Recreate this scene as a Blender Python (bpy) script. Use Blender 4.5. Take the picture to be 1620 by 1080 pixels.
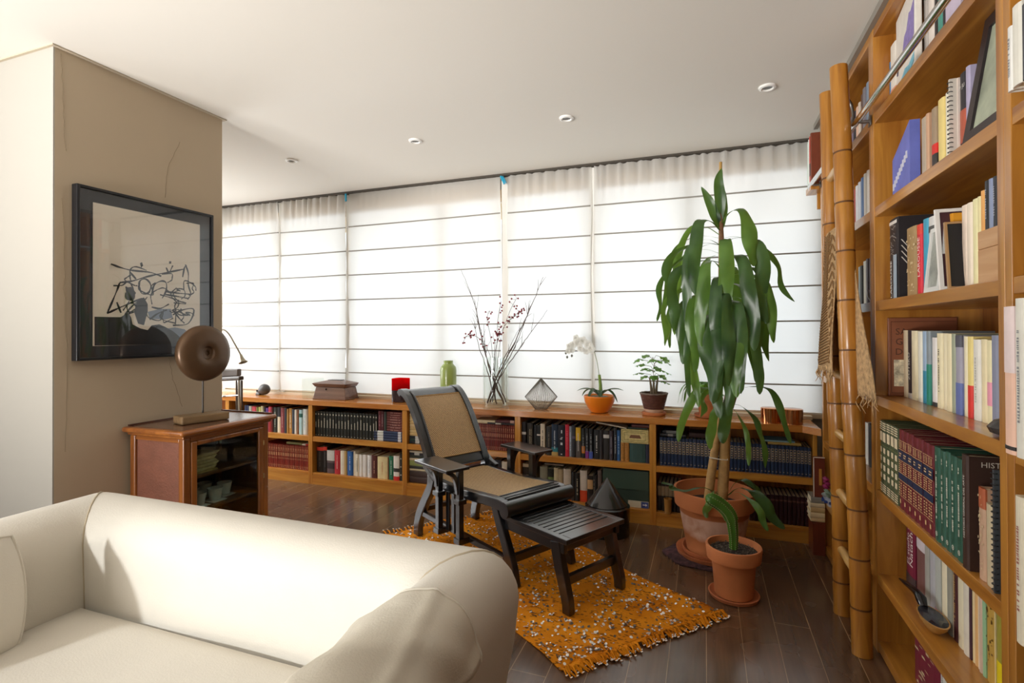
import bpy, bmesh, math, random
from mathutils import Vector, Matrix
for _o in list(bpy.data.objects):
    bpy.data.objects.remove(_o)
SC = bpy.context.scene
COL = SC.collection
RND = random.Random(7)

# ---------------------------------------------------------------- camera, world, lights, exposure
CAM_YAW, CAM_PITCH, CAM_ROLL = 0.352677, 0.00658675, -0.00348064
cd = bpy.data.cameras.new('camera')
cd.sensor_width = 36.0
cd.lens = 827.23 / 1620 * 36.0
cd.shift_y = -(540 - 519.835) / 1620
cd.clip_start = 0.02
cam = bpy.data.objects.new('camera', cd)
COL.objects.link(cam)
_f = Vector((-math.sin(CAM_YAW), math.cos(CAM_YAW), 0)); _r = Vector((math.cos(CAM_YAW), math.sin(CAM_YAW), 0)); _u = Vector((0, 0, 1))
_f2 = _f * math.cos(CAM_PITCH) + _u * math.sin(CAM_PITCH); _u2 = _u * math.cos(CAM_PITCH) - _f * math.sin(CAM_PITCH)
_r3 = _r * math.cos(CAM_ROLL) + _u2 * math.sin(CAM_ROLL); _u3 = _u2 * math.cos(CAM_ROLL) - _r * math.sin(CAM_ROLL)
cam.matrix_world = Matrix(((_r3.x, _u3.x, -_f2.x, 0), (_r3.y, _u3.y, -_f2.y, 0), (_r3.z, _u3.z, -_f2.z, 1.3), (0, 0, 0, 1)))
SC.camera = cam

SC.view_settings.view_transform = 'Standard'
SC.view_settings.look = 'None'
SC.view_settings.gamma = 1.0
SC.view_settings.use_curve_mapping = False
SC.cycles.transparent_max_bounces = 24
SC.view_settings.exposure = 0.90

w = bpy.data.worlds.new('sky'); SC.world = w; w.use_nodes = True
bg = w.node_tree.nodes['Background']
bg.inputs['Color'].default_value = (0.88, 0.95, 1.0, 1)
bg.inputs['Strength'].default_value = 0.76

def area_light(name, loc, target, sx, sy, power, color, spread=math.pi):
    d = bpy.data.lights.new(name, 'AREA'); d.shape = 'RECTANGLE'; d.size = sx; d.size_y = sy
    d.energy = power; d.color = color; d.spread = spread
    o = bpy.data.objects.new(name, d); COL.objects.link(o); o.location = loc
    o.rotation_euler = (Vector(target) - Vector(loc)).to_track_quat('-Z', 'Y').to_euler()
    return o
# late sun through the rear opening behind the camera, and daylight from that opening and the side opening
sd_ = bpy.data.lights.new('sun', 'SUN'); sd_.energy = 1.5; sd_.angle = math.radians(3.0); sd_.color = (0.90, 0.95, 1.0)
sun = bpy.data.objects.new('sun', sd_); COL.objects.link(sun)
sun.rotation_euler = Vector((0.40, 1.30, -0.50)).to_track_quat('-Z', 'Y').to_euler()
area_light('rear_window_daylight', (-2.6, -2.75, 1.4), (-1.4, 2.0, 1.2), 1.8, 1.9, 9, (1.0, 0.965, 0.92))
area_light('ceiling_fill_light', (-2.65, -2.6, 0.60), (-1.9, 0.7, 2.7), 1.85, 0.8, 50, (1.0, 0.965, 0.92), 1.35)  # unseen upward fill added at the rear opening to brighten the ceiling
area_light('side_window_daylight', (-4.35, -0.75, 1.75), (-1.2, 0.9, 0.6), 1.7, 1.5, 9, (1.0, 0.97, 0.93))
# unseen fill light added in the recess behind the pillar to brighten the counter
area_light('recess_fill_light', (-5.1, 3.05, 1.5), (-2.4, 3.0, 0.2), 1.3, 1.7, 33, (0.96, 0.98, 1.0))
# daylight on the outside of the blinds
area_light('street_daylight', (-1.9, 6.2, 2.6), (-1.9, 3.9, 1.6), 7.5, 3.5, 82, (0.89, 0.955, 1.0))

# ---------------------------------------------------------------- helpers
def lin(c):
    c = c / 255.0
    return c / 12.92 if c <= 0.04045 else ((c + 0.055) / 1.055) ** 2.4
def rgb(h):
    return (lin(int(h[0:2], 16)), lin(int(h[2:4], 16)), lin(int(h[4:6], 16)), 1.0)
MATS = {}
def pmat(name, h, rough=0.5, metal=0.0, coat=0.0, spec=0.5, trans=0.0, var=0.0, vscale=8.0, bump=0.0, bscale=60.0, sheen=0.0):
    if name in MATS: return MATS[name]
    m = bpy.data.materials.new(name); m.use_nodes = True; MATS[name] = m
    nt = m.node_tree; b = nt.nodes['Principled BSDF']
    b.inputs['Base Color'].default_value = rgb(h); b.inputs['Roughness'].default_value = rough
    b.inputs['Metallic'].default_value = metal; b.inputs['Coat Weight'].default_value = coat
    b.inputs['Specular IOR Level'].default_value = spec; b.inputs['Transmission Weight'].default_value = trans
    b.inputs['Sheen Weight'].default_value = sheen
    tc = nt.nodes.new('ShaderNodeTexCoord')
    if var > 0:
        n = nt.nodes.new('ShaderNodeTexNoise'); n.inputs['Scale'].default_value = vscale; n.inputs['Detail'].default_value = 4
        nt.links.new(tc.outputs['Object'], n.inputs['Vector'])
        r = nt.nodes.new('ShaderNodeValToRGB'); c = rgb(h)
        r.color_ramp.elements[0].position = 0.3; r.color_ramp.elements[1].position = 0.7
        r.color_ramp.elements[0].color = tuple(x * (1 - var) for x in c[:3]) + (1,)
        r.color_ramp.elements[1].color = tuple(min(1, x * (1 + var)) for x in c[:3]) + (1,)
        nt.links.new(n.outputs['Fac'], r.inputs['Fac']); nt.links.new(r.outputs['Color'], b.inputs['Base Color'])
    if bump > 0:
        n2 = nt.nodes.new('ShaderNodeTexNoise'); n2.inputs['Scale'].default_value = bscale; n2.inputs['Detail'].default_value = 5
        nt.links.new(tc.outputs['Object'], n2.inputs['Vector'])
        bu = nt.nodes.new('ShaderNodeBump'); bu.inputs['Strength'].default_value = bump; bu.inputs['Distance'].default_value = 0.01
        nt.links.new(n2.outputs['Fac'], bu.inputs['Height']); nt.links.new(bu.outputs['Normal'], b.inputs['Normal'])
    return m
def wood(name, h1, h2, axis, rough=0.3, coat=0.2, scale=1.0):
    if name in MATS: return MATS[name]
    m = bpy.data.materials.new(name); m.use_nodes = True; MATS[name] = m
    nt = m.node_tree; b = nt.nodes['Principled BSDF']
    tc = nt.nodes.new('ShaderNodeTexCoord'); mp = nt.nodes.new('ShaderNodeMapping')
    s = [14 * scale] * 3; s['XYZ'.index(axis)] = 1.1 * scale
    mp.inputs['Scale'].default_value = s
    n = nt.nodes.new('ShaderNodeTexNoise'); n.inputs['Scale'].default_value = 1.6; n.inputs['Detail'].default_value = 7; n.inputs['Distortion'].default_value = 0.76
    nt.links.new(tc.outputs['Object'], mp.inputs['Vector']); nt.links.new(mp.outputs['Vector'], n.inputs['Vector'])
    r = nt.nodes.new('ShaderNodeValToRGB'); r.color_ramp.elements[0].position = 0.32; r.color_ramp.elements[1].position = 0.72
    r.color_ramp.elements[0].color = rgb(h1); r.color_ramp.elements[1].color = rgb(h2)
    nt.links.new(n.outputs['Fac'], r.inputs['Fac']); nt.links.new(r.outputs['Color'], b.inputs['Base Color'])
    b.inputs['Roughness'].default_value = rough; b.inputs['Coat Weight'].default_value = coat; b.inputs['Coat Roughness'].default_value = 0.15
    return m
def thin_glass(name, tint='ffffff', gloss=0.9, opacity=0.0):
    if name in MATS: return MATS[name]
    m = bpy.data.materials.new(name); m.use_nodes = True; MATS[name] = m
    nt = m.node_tree; nt.nodes.clear()
    out = nt.nodes.new('ShaderNodeOutputMaterial'); mix = nt.nodes.new('ShaderNodeMixShader')
    tr = nt.nodes.new('ShaderNodeBsdfTransparent'); tr.inputs['Color'].default_value = rgb(tint)
    gl = nt.nodes.new('ShaderNodeBsdfGlossy'); gl.inputs['Roughness'].default_value = 0.02
    gl.inputs['Color'].default_value = (gloss, gloss, gloss, 1)
    lw = nt.nodes.new('ShaderNodeLayerWeight'); lw.inputs['Blend'].default_value = 0.5
    po = nt.nodes.new('ShaderNodeMath'); po.operation = 'POWER'; po.inputs[1].default_value = 4.0; nt.links.new(lw.outputs['Facing'], po.inputs[0])
    ma = nt.nodes.new('ShaderNodeMath'); ma.operation = 'MULTIPLY_ADD'; ma.inputs[1].default_value = 0.75; ma.inputs[2].default_value = 0.045; nt.links.new(po.outputs[0], ma.inputs[0])
    nt.links.new(ma.outputs[0], mix.inputs['Fac']); nt.links.new(tr.outputs['BSDF'], mix.inputs[1]); nt.links.new(gl.outputs['BSDF'], mix.inputs[2])
    nt.links.new(mix.outputs['Shader'], out.inputs['Surface'])
    return m
def translucent(name, h, t=0.5, ht=None, transp=0.0):
    if name in MATS: return MATS[name]
    m = bpy.data.materials.new(name); m.use_nodes = True; MATS[name] = m
    nt = m.node_tree; nt.nodes.clear()
    out = nt.nodes.new('ShaderNodeOutputMaterial'); mix = nt.nodes.new('ShaderNodeMixShader'); mix.inputs['Fac'].default_value = t
    d = nt.nodes.new('ShaderNodeBsdfDiffuse'); d.inputs['Color'].default_value = rgb(h)
    tl = nt.nodes.new('ShaderNodeBsdfTranslucent'); tl.inputs['Color'].default_value = rgb(ht or h)
    nt.links.new(d.outputs['BSDF'], mix.inputs[1]); nt.links.new(tl.outputs['BSDF'], mix.inputs[2])
    nt.links.new(mix.outputs['Shader'], out.inputs['Surface'])
    return m

def sheer(name, h, op):
    m = translucent(name, h, .5); nt = m.node_tree
    out = [n for n in nt.nodes if n.type == 'OUTPUT_MATERIAL'][0]; src = out.inputs['Surface'].links[0].from_socket
    tr = nt.nodes.new('ShaderNodeBsdfTransparent'); mx = nt.nodes.new('ShaderNodeMixShader'); mx.inputs['Fac'].default_value = op
    nt.links.new(tr.outputs['BSDF'], mx.inputs[1]); nt.links.new(src, mx.inputs[2]); nt.links.new(mx.outputs['Shader'], out.inputs['Surface'])
    return m

class MB:
    """collects geometry in world coordinates; build() links it as ONE object"""
    def __init__(s): s.v = []; s.f = []; s.m = []; s.k = 0
    def add(s, vs, fs):
        o = len(s.v); s.v += [tuple(p) for p in vs]; s.f += [tuple(i + o for i in f) for f in fs]; s.m += [s.k] * len(fs); return s
    def box(s, x0, x1, y0, y1, z0, z1):
        x0, x1 = min(x0, x1), max(x0, x1); y0, y1 = min(y0, y1), max(y0, y1); z0, z1 = min(z0, z1), max(z0, z1)
        return s.add([(x0, y0, z0), (x1, y0, z0), (x1, y1, z0), (x0, y1, z0), (x0, y0, z1), (x1, y0, z1), (x1, y1, z1), (x0, y1, z1)],
                     [(0, 3, 2, 1), (4, 5, 6, 7), (0, 1, 5, 4), (1, 2, 6, 5), (2, 3, 7, 6), (3, 0, 4, 7)])
    def hexa(s, bottom, top):
        return s.add(list(bottom) + list(top), [(0, 3, 2, 1), (4, 5, 6, 7), (0, 1, 5, 4), (1, 2, 6, 5), (2, 3, 7, 6), (3, 0, 4, 7)])
    def loft(s, rings, cap=True, closed=True):
        n = len(rings[0]); vs = [p for r in rings for p in r]; fs = []
        for i in range(len(rings) - 1):
            for j in range(n if closed else n - 1):
                a = i * n + j; b = i * n + (j + 1) % n
                fs.append((a, b, b + n, a + n))
        if cap:
            fs.append(tuple(reversed(range(n)))); fs.append(tuple(range((len(rings) - 1) * n, len(rings) * n)))
        return s.add(vs, fs)
    def tube(s, path, rad, seg=10, cap=True, flat=None):
        P = [Vector(p) for p in path]; rings = []
        R = rad if isinstance(rad, (list, tuple)) else [rad] * len(P)
        up = None
        for i, p in enumerate(P):
            t = (P[min(i + 1, len(P) - 1)] - P[max(i - 1, 0)])
            if t.length < 1e-9: t = Vector((0, 0, 1))
            t.normalize()
            if up is None:
                up = Vector((0, 0, 1)) if abs(t.z) < 0.9 else Vector((1, 0, 0))
            a = t.cross(up)
            if a.length < 1e-6: a = t.cross(Vector((0, 1, 0)))
            a.normalize(); b = a.cross(t).normalized(); up = b
            rings.append([p + (a * math.cos(2 * math.pi * k / seg) + b * math.sin(2 * math.pi * k / seg)) * R[i] for k in range(seg)])
        return s.loft(rings, cap)
    def lathe(s, c, prof, seg=32, cap=True, sx=1.0, sy=1.0):
        rings = [[(c[0] + r * sx * math.cos(2 * math.pi * k / seg), c[1] + r * sy * math.sin(2 * math.pi * k / seg), c[2] + z) for k in range(seg)] for r, z in prof]
        return s.loft(rings, cap)
    def beam(s, p, q, w, h, up=(0, 0, 1)):
        p, q = Vector(p), Vector(q); t = (q - p).normalized(); a = t.cross(Vector(up)).normalized() * w / 2; b = a.cross(t).normalized() * h / 2
        return s.loft([[e - a - b, e + a - b, e + a + b, e - a + b] for e in (p, q)])
    def sweep_rect(s, path, w, h, side):
        """rectangular bar along a path; SIDE is the constant sideways direction"""
        P = [Vector(p) for p in path]; sd = Vector(side).normalized(); rings = []
        for i, p in enumerate(P):
            t = (P[min(i + 1, len(P) - 1)] - P[max(i - 1, 0)]).normalized(); n = sd.cross(t).normalized()
            hh = h[i] if isinstance(h, (list, tuple)) else h
            rings.append([p - sd * w / 2 - n * hh / 2, p + sd * w / 2 - n * hh / 2, p + sd * w / 2 + n * hh / 2, p - sd * w / 2 + n * hh / 2])
        return s.loft(rings)
    def prism(s, poly, ext):
        e = Vector(ext); n = len(poly); A = [Vector(p) for p in poly]
        return s.add(A + [p + e for p in A], [tuple(reversed(range(n))), tuple(range(n, 2 * n))] + [(i, (i + 1) % n, (i + 1) % n + n, i + n) for i in range(n)])
    def grid(s, fn, nu, nv):
        vs = [fn(i / nu, j / nv) for i in range(nu + 1) for j in range(nv + 1)]
        fs = [(i * (nv + 1) + j, (i + 1) * (nv + 1) + j, (i + 1) * (nv + 1) + j + 1, i * (nv + 1) + j + 1) for i in range(nu) for j in range(nv)]
        return s.add(vs, fs)
    def build(s, name, mats, parent=None, smooth=False, bevel=0.0, origin=None, seg=2, sub=0, solid=0.0, angle=0.7):
        me = bpy.data.meshes.new(name)
        if parent is not None:
            o0 = Vector(parent['_w'])
        elif origin is not None:
            o0 = Vector(origin)
        else:
            xs = [p[0] for p in s.v]; ys = [p[1] for p in s.v]; zs = [p[2] for p in s.v]
            o0 = Vector(((min(xs) + max(xs)) / 2, (min(ys) + max(ys)) / 2, min(zs)))
        me.from_pydata([tuple(Vector(p) - o0) for p in s.v], [], s.f)
        bm = bmesh.new(); bm.from_mesh(me); bmesh.ops.recalc_face_normals(bm, faces=bm.faces); bm.to_mesh(me); bm.free()
        mats = mats if isinstance(mats, (list, tuple)) else [mats]
        for m in mats: me.materials.append(m)
        if len(mats) > 1: me.polygons.foreach_set('material_index', s.m)
        if smooth:
            me.polygons.foreach_set('use_smooth', [True] * len(me.polygons))
            if sub == 0: me.set_sharp_from_angle(angle=angle)
        me.update()
        o = bpy.data.objects.new(name, me); COL.objects.link(o)
        if parent is not None: o.parent = parent
        else: o.location = o0
        o['_w'] = tuple(o0)
        if bevel > 0:
            b = o.modifiers.new('edge', 'BEVEL'); b.width = bevel; b.segments = seg; b.limit_method = 'ANGLE'; b.angle_limit = 0.8
        if sub:
            b = o.modifiers.new('sub', 'SUBSURF'); b.levels = sub; b.render_levels = sub
        if solid:
            b = o.modifiers.new('solid', 'SOLIDIFY'); b.thickness = solid; b.offset = 0
        return o
def thing(name, label, cat, loc, group=None):
    o = bpy.data.objects.new(name, None); COL.objects.link(o); o.location = loc; o.empty_display_size = 0.05
    o['_w'] = tuple(loc); o['label'] = label; o['category'] = cat
    if group: o['group'] = group
    return o
def tag(o, label, cat, group=None, kind=None):
    o['label'] = label; o['category'] = cat
    if group: o['group'] = group
    if kind: o['kind'] = kind
    return o
def struct(name, mb, mats, parent=None, **kw):
    o = mb.build(name, mats, parent, **kw)
    if parent is None: o['kind'] = 'structure'
    return o
def spline(pts, n=8):
    """Catmull-Rom through the points"""
    P = [Vector(p) for p in pts]; P = [P[0] * 2 - P[1]] + P + [P[-1] * 2 - P[-2]]; out = []
    for i in range(1, len(P) - 2):
        for k in range(n):
            t = k / n; a, b, c, d = P[i - 1], P[i], P[i + 1], P[i + 2]
            out.append(0.5 * ((2 * b) + (c - a) * t + (2 * a - 5 * b + 4 * c - d) * t * t + (3 * b - a - 3 * c + d) * t ** 3))
    out.append(P[-2]); return out
_TXT = {}
def text_mesh(body):
    """(vertices, faces, width, height) of a line of writing"""
    if body in _TXT: return _TXT[body]
    cu = bpy.data.curves.new('writing', 'FONT'); cu.body = body; cu.resolution_u = 2
    o = bpy.data.objects.new('writing', cu); COL.objects.link(o)
    bpy.context.view_layer.update()
    dg = bpy.context.evaluated_depsgraph_get(); me = o.evaluated_get(dg).to_mesh()
    vs = [tuple(v.co) for v in me.vertices]; fs = [tuple(p.vertices) for p in me.polygons]
    o.evaluated_get(dg).to_mesh_clear(); bpy.data.objects.remove(o); bpy.data.curves.remove(cu)
    xs = [v[0] for v in vs]; ys = [v[1] for v in vs]
    _TXT[body] = (vs, fs, (min(xs), max(xs)), (min(ys), max(ys))); return _TXT[body]
# ---------------------------------------------------------------- materials of the room
M_ceil = pmat('ceiling paint', 'dedad2', 0.9, spec=0.1)
M_wall = pmat('white wall paint', 'a8a49c', 0.9, spec=0.1)
M_tan = pmat('cream pillar paint', 'bdac94', 0.85, spec=0.15, var=0.03, vscale=1.5)
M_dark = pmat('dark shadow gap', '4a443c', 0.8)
M_black = pmat('black satin', '151515', 0.35)
M_chrome = pmat('chrome', 'd8d8d8', 0.12, metal=1.0)
M_white = pmat('white gloss', 'efeeea', 0.3)
WX = wood('cherry wood lengthwise', 'b36c21', 'd79a42', 'X'); WY = wood('cherry wood along the case', 'b36c21', 'd79a42', 'Y'); WZ = wood('cherry wood upright', 'b36c21', 'd79a42', 'Z')
TX = wood('tall case wood lengthwise', '985c1e', 'ca8e3c', 'Y', rough=.34, coat=.5); TZ = wood('tall case wood upright', '985c1e', 'ca8e3c', 'Z', rough=.34, coat=.5)
TB = wood('tall case back boards', '8a4c12', 'b87422', 'Z', rough=0.45, coat=0.05)
WB = wood('cherry back boards', '8f4a12', 'c07a26', 'Z', rough=0.45, coat=0.05)
CEIL = 2.56
def floor_material():
    m = bpy.data.materials.new('dark plank floor'); m.use_nodes = True
    nt = m.node_tree; b = nt.nodes['Principled BSDF']; N = nt.nodes.new; L = nt.links.new
    tc = N('ShaderNodeTexCoord'); mp = N('ShaderNodeMapping'); mp.inputs['Rotation'].default_value = (0, 0, math.pi / 2)
    L(tc.outputs['Object'], mp.inputs['Vector'])
    br = N('ShaderNodeTexBrick'); br.inputs['Scale'].default_value = 1.0; br.inputs['Brick Width'].default_value = 1.9; br.inputs['Row Height'].default_value = 0.142
    br.inputs['Mortar Size'].default_value = 0.0016; br.inputs['Mortar Smooth'].default_value = 0.3
    br.inputs['Color1'].default_value = rgb('58402e'); br.inputs['Color2'].default_value = rgb('6b4e38'); br.inputs['Mortar'].default_value = rgb('a98a68')
    br.offset = 0.37
    L(mp.outputs['Vector'], br.inputs['Vector'])
    mp2 = N('ShaderNodeMapping'); mp2.inputs['Scale'].default_value = (22, 1.4, 1); L(tc.outputs['Object'], mp2.inputs['Vector'])
    n = N('ShaderNodeTexNoise'); n.inputs['Scale'].default_value = 2.0; n.inputs['Detail'].default_value = 7; L(mp2.outputs['Vector'], n.inputs['Vector'])
    mr = N('ShaderNodeMapRange'); mr.inputs['From Min'].default_value = 0.25; mr.inputs['From Max'].default_value = 0.75; mr.inputs['To Min'].default_value = 0.72; mr.inputs['To Max'].default_value = 1.25
    L(n.outputs['Fac'], mr.inputs['Value'])
    mx = N('ShaderNodeMix'); mx.data_type = 'RGBA'; mx.blend_type = 'MULTIPLY'; mx.inputs['Factor'].default_value = 1.0
    L(br.outputs['Color'], mx.inputs['A']); L(mr.outputs['Result'], mx.inputs['B']); L(mx.outputs['Result'], b.inputs['Base Color'])
    n2 = N('ShaderNodeTexNoise'); n2.inputs['Scale'].default_value = 2.5; n2.inputs['Detail'].default_value = 3; L(tc.outputs['Object'], n2.inputs['Vector'])
    m2 = N('ShaderNodeMapRange'); m2.inputs['To Min'].default_value = 0.17; m2.inputs['To Max'].default_value = 0.36; L(n2.outputs['Fac'], m2.inputs['Value'])
    L(m2.outputs['Result'], b.inputs['Roughness'])
    bu = N('ShaderNodeBump'); bu.inputs['Strength'].default_value = 0.08; bu.inputs['Distance'].default_value = 0.004; L(br.outputs['Fac'], bu.inputs['Height']); bu.invert = True
    L(bu.outputs['Normal'], b.inputs['Normal'])
    b.inputs['Specular IOR Level'].default_value = 0.8; b.inputs['Coat Weight'].default_value = 0.3; b.inputs['Coat Roughness'].default_value = 0.12
    return m
# ---------------------------------------------------------------- room shell
struct('floor', MB().box(-5.3, 1.12, -2.9, 4.35, -0.06, 0.0), floor_material(), origin=(0, 0, 0))
struct('ceiling', MB().box(-5.3, 1.12, -2.9, 4.35, CEIL, CEIL + 0.08), M_ceil, origin=(0, 0, CEIL))
struct('wall_right', MB().box(1.02, 1.12, -2.9, 4.35, 0, CEIL), M_wall)
struct('wall_left', MB().box(-5.3, -5.2, 2.3, 2.4, 0, CEIL).box(-5.3, -5.2, 3.7, 4.35, 0, CEIL).box(-5.3, -5.2, 2.4, 3.7, 0, .65).box(-5.3, -5.2, 2.4, 3.7, 2.35, CEIL).box(-4.7, -4.6, -2.9, -1.7, 0, CEIL).box(-4.7, -4.6, 0.2, 1.6, 0, CEIL).box(-4.7, -4.6, -1.7, 0.2, 0, 0.85).box(-4.7, -4.6, -1.7, 0.2, 2.45, CEIL), M_wall)
pil = struct('wall_pillar', MB().box(-5.2, -2.66, 1.45, 2.295, 0, CEIL), M_tan)
# front face of the pillar is white, the side with the picture is cream
struct('wall_front', MB().box(-5.2, -2.6605, 1.444, 1.45, 0, CEIL), M_wall)
struct('trim_pillar', MB().box(-4.9, -2.642, 1.432, 2.312, CEIL - 0.006, CEIL), pmat('pillar edge trim', 'b8ab96', 0.8))
w2 = struct('window_added', MB().box(-5.27, -5.22, 2.4, 2.45, .65, 2.35).box(-5.27, -5.22, 3.65, 3.7, .65, 2.35).box(-5.27, -5.22, 2.45, 3.65, .65, .70).box(-5.27, -5.22, 2.45, 3.65, 2.30, 2.35), pmat('white window frame', 'e6e4de', .5))  # unseen end window added to go with the recess fill light
MB().box(-5.25, -5.246, 2.45, 3.65, .70, 2.30).build('glazing', thin_glass('window glass'), w2)
# hairline cracks in the plaster
def crack(pts):
    mb = MB(); P = []
    for i in range(len(pts) - 1):
        for k in range(7):
            t = k / 7; P.append((-2.6595, pts[i][0] * (1 - t) + pts[i + 1][0] * t + RND.uniform(-.004, .004), pts[i][1] * (1 - t) + pts[i + 1][1] * t))
    mb.tube(P, 0.0009, 4)
    return mb.build('crack', pmat('plaster crack', '8a7a62', 0.9), pil)
crack([(1.474, 2.537), (1.484, 2.303), (1.492, 2.08)]); crack([(1.480, 1.9), (1.487, 1.5), (1.499, 1.209), (1.495, 0.705)])
crack([(2.032, 2.335), (1.961, 2.176), (1.944, 1.988)]); crack([(1.97, 1.17), (1.994, 1.054), (2.052, 0.878)])
# rear wall behind the camera, unseen from here; opening shaped to confine the sun patch
struct('wall_back', MB().box(-5.2, -3.6, -2.9, -2.8, 0, CEIL).box(-1.75, 1.12, -2.9, -2.8, 0, CEIL).box(-3.6, -1.75, -2.9, -2.8, 2.32, CEIL).box(-3.6, -1.75, -2.9, -2.8, 0, 0.35), M_wall)
# window wall
YW = 3.93
struct('wall_window', MB().box(-5.3, 1.12, 4.0, 4.1, 0, 0.72).box(-5.3, 1.12, 4.0, 4.1, 2.44, CEIL).box(0.76, 1.12, 3.95, 4.1, 0.72, 2.44), M_wall)
fr = MB(); M_frame = wood('pale window timber', 'bfa07c', 'd8c09c', 'X', rough=0.5, coat=0.0)
fr.box(-5.2, 0.76, 3.945, 4.02, 0.72, 0.775).box(-5.2, 0.76, 3.955, 4.02, 2.36, 2.46)
win = struct('window_1', fr, M_frame)
mu = MB()
for x in (-4.52, -3.78, -3.0, -2.06, -1.49, -0.79, -0.10, 0.72): mu.box(x - 0.035, x + 0.035, 3.96, 4.02, 0.775, 2.36)
mu.build('mullion', pmat('grey window frame', 'c4c6c4', 0.4), win)
gp = MB()
for x in (-4.518, -3.78, -3.005, -1.497, -0.786): gp.box(x - 0.026, x + 0.026, 3.9085, 3.925, 0.742, 2.54)
gp.build('cover_strip', pmat('white cover strip', 'e6e4de', 0.5), win)
MB().box(-5.2, 0.76, 3.995, 3.999, 0.775, 2.36).build('glazing', thin_glass('window glass'), win)
struct('wall_parapet', MB().box(-5.3, 1.12, 4.55, 4.65, -.1, 0.93), pmat('balcony wall', 'b9b4aa', .9))
struct('trim_awning', MB().box(-5.3, 1.12, 4.10, 4.75, 2.40, 2.46), pmat('awning cloth', 'c9a970', .9))
struct('trim_sill', MB().box(-5.2, 0.66, 3.895, 3.96, 0.718, 0.742), pmat('pale sill', 'dccdb4', 0.5))
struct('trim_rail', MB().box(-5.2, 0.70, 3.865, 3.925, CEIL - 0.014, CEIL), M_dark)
# ceiling edge strip above the tall bookcase
struct('trim_case', MB().box(0.632, 0.655, -1.5, 3.63, CEIL - 0.03, CEIL), pmat('grey aluminium strip', '8b857b', 0.5))
struct('trim_case_white', MB().box(0.655, 0.668, -1.5, 3.60, CEIL - 0.026, CEIL), M_white)
# ---------------------------------------------------------------- ceiling spotlights
for i, (x, y, where) in enumerate(((0.311, 2.977, 'beside the tall bookcase'), (-0.755, 2.99, 'above the orange bowl, second from the bookcase'), (-1.774, 2.994, 'third from the bookcase'), (-2.818, 3.015, 'farthest from the bookcase, beside the pillar'))):
    t = thing('ceiling_spotlight', 'small round white recessed ceiling spotlight ' + where, 'spotlight', (x, y, CEIL), 'recessed ceiling spotlights')
    MB().lathe((x, y, CEIL), [(0.024, -0.001), (0.030, -0.012), (0.041, -0.009), (0.043, 0.0)], 28, cap=False).build('ring', M_white, t, smooth=True)
    MB().lathe((x, y, CEIL), [(0.027, -0.004), (0.0, -0.0035)], 24, cap=False).build('lamp', pmat('dark lamp glass', '3b3a34', 0.1), t)
# ---------------------------------------------------------------- roman blinds
M_blind = translucent('sheer blind fabric', 'f4f2ee', 0.62, 'f6f6f4')
M_rod = pmat('grey blind rod', '99958d', 0.6)
BARS = [2.248, 2.03, 1.815, 1.595, 1.37, 1.155, 0.945]
def blind(x0, x1, pleat, label, seed):
    r = random.Random(seed)
    t = thing('roman_blind', label, 'blind', ((x0 + x1) / 2, 3.895, 0.76), 'roman blinds across the window wall')
    zs = [2.545] + BARS + [0.765]; ph = [r.uniform(0, 6) for _ in range(6)]
    nx = max(24, int((x1 - x0) * 60)); rows = []
    for i in range(len(zs) - 1):
        nz = 10 if i == 0 else 5
        for k in range(nz): rows.append((zs[i] + (zs[i + 1] - zs[i]) * k / nz, i, k / nz))
    rows.append((zs[-1], len(zs) - 2, 1.0))
    sag = [r.uniform(-.004, .004) for _ in zs]
    def p(u, v):
        z, i, q = rows[round(v * (len(rows) - 1))]
        x = x0 + (x1 - x0) * u
        y = 3.895 - 0.012 * math.sin(math.pi * q) * (0.7 if i else 0.2)
        if i == 0:
            a = pleat * (1 - q) ** 1.3
            y += a * (0.012 * math.sin(x * 78 + ph[0] + 2 * math.sin(x * 9)) + 0.008 * math.sin(x * 131 + ph[1]))
        e = min(u, 1 - u) * (x1 - x0)
        y += 0.006 * math.exp(-e / 0.03) * math.sin(z * 9 + ph[2])
        xx = x + 0.006 * math.exp(-e / 0.04) * math.sin(z * 5 + ph[3]) * (1 if u < .5 else -1)
        return (xx, y, z + sag[i] * u * (1 if i else 0))
    MB().grid(p, nx, len(rows) - 1).build('fabric', M_blind, t, smooth=True, angle=3.0)
    for i, z in enumerate(BARS):
        z0 = z + sag[i + 1] * 0; z1 = z + r.uniform(-.006, .006)
        MB().tube([(x0 + 0.004, 3.889, z0), ((x0 + x1) / 2, 3.888, (z0 + z1) / 2 - 0.002), (x1 - 0.004, 3.889, z1)], 0.0058, 6).build('rod', M_rod, t)
    MB().box(x0, x1, 3.888, 3.902, 0.757, 0.767).build('hem_bar', pmat('pale hem bar', 'd9d2c4', 0.6), t)
blind(-5.15, -4.53, 0.8, 'white sheer roman blind beyond the pillar, at the far end of the row', 1)
blind(-4.505, -3.790, 0.8, 'narrow white sheer roman blind behind the disc sculpture, above the skull', 2)
blind(-3.770, -3.018, 1.0, 'white sheer roman blind above the brown wooden casket', 3)
blind(-2.992, -1.525, 0.12, 'wide flat topped white roman blind above the red candle holder', 4)
blind(-1.468, -0.796, 1.0, 'white sheer roman blind with gathered top behind the wire ornament', 5)
blind(-0.776, 0.725, 1.2, 'wide gathered white roman blind behind the tall dracaena', 6)
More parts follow.
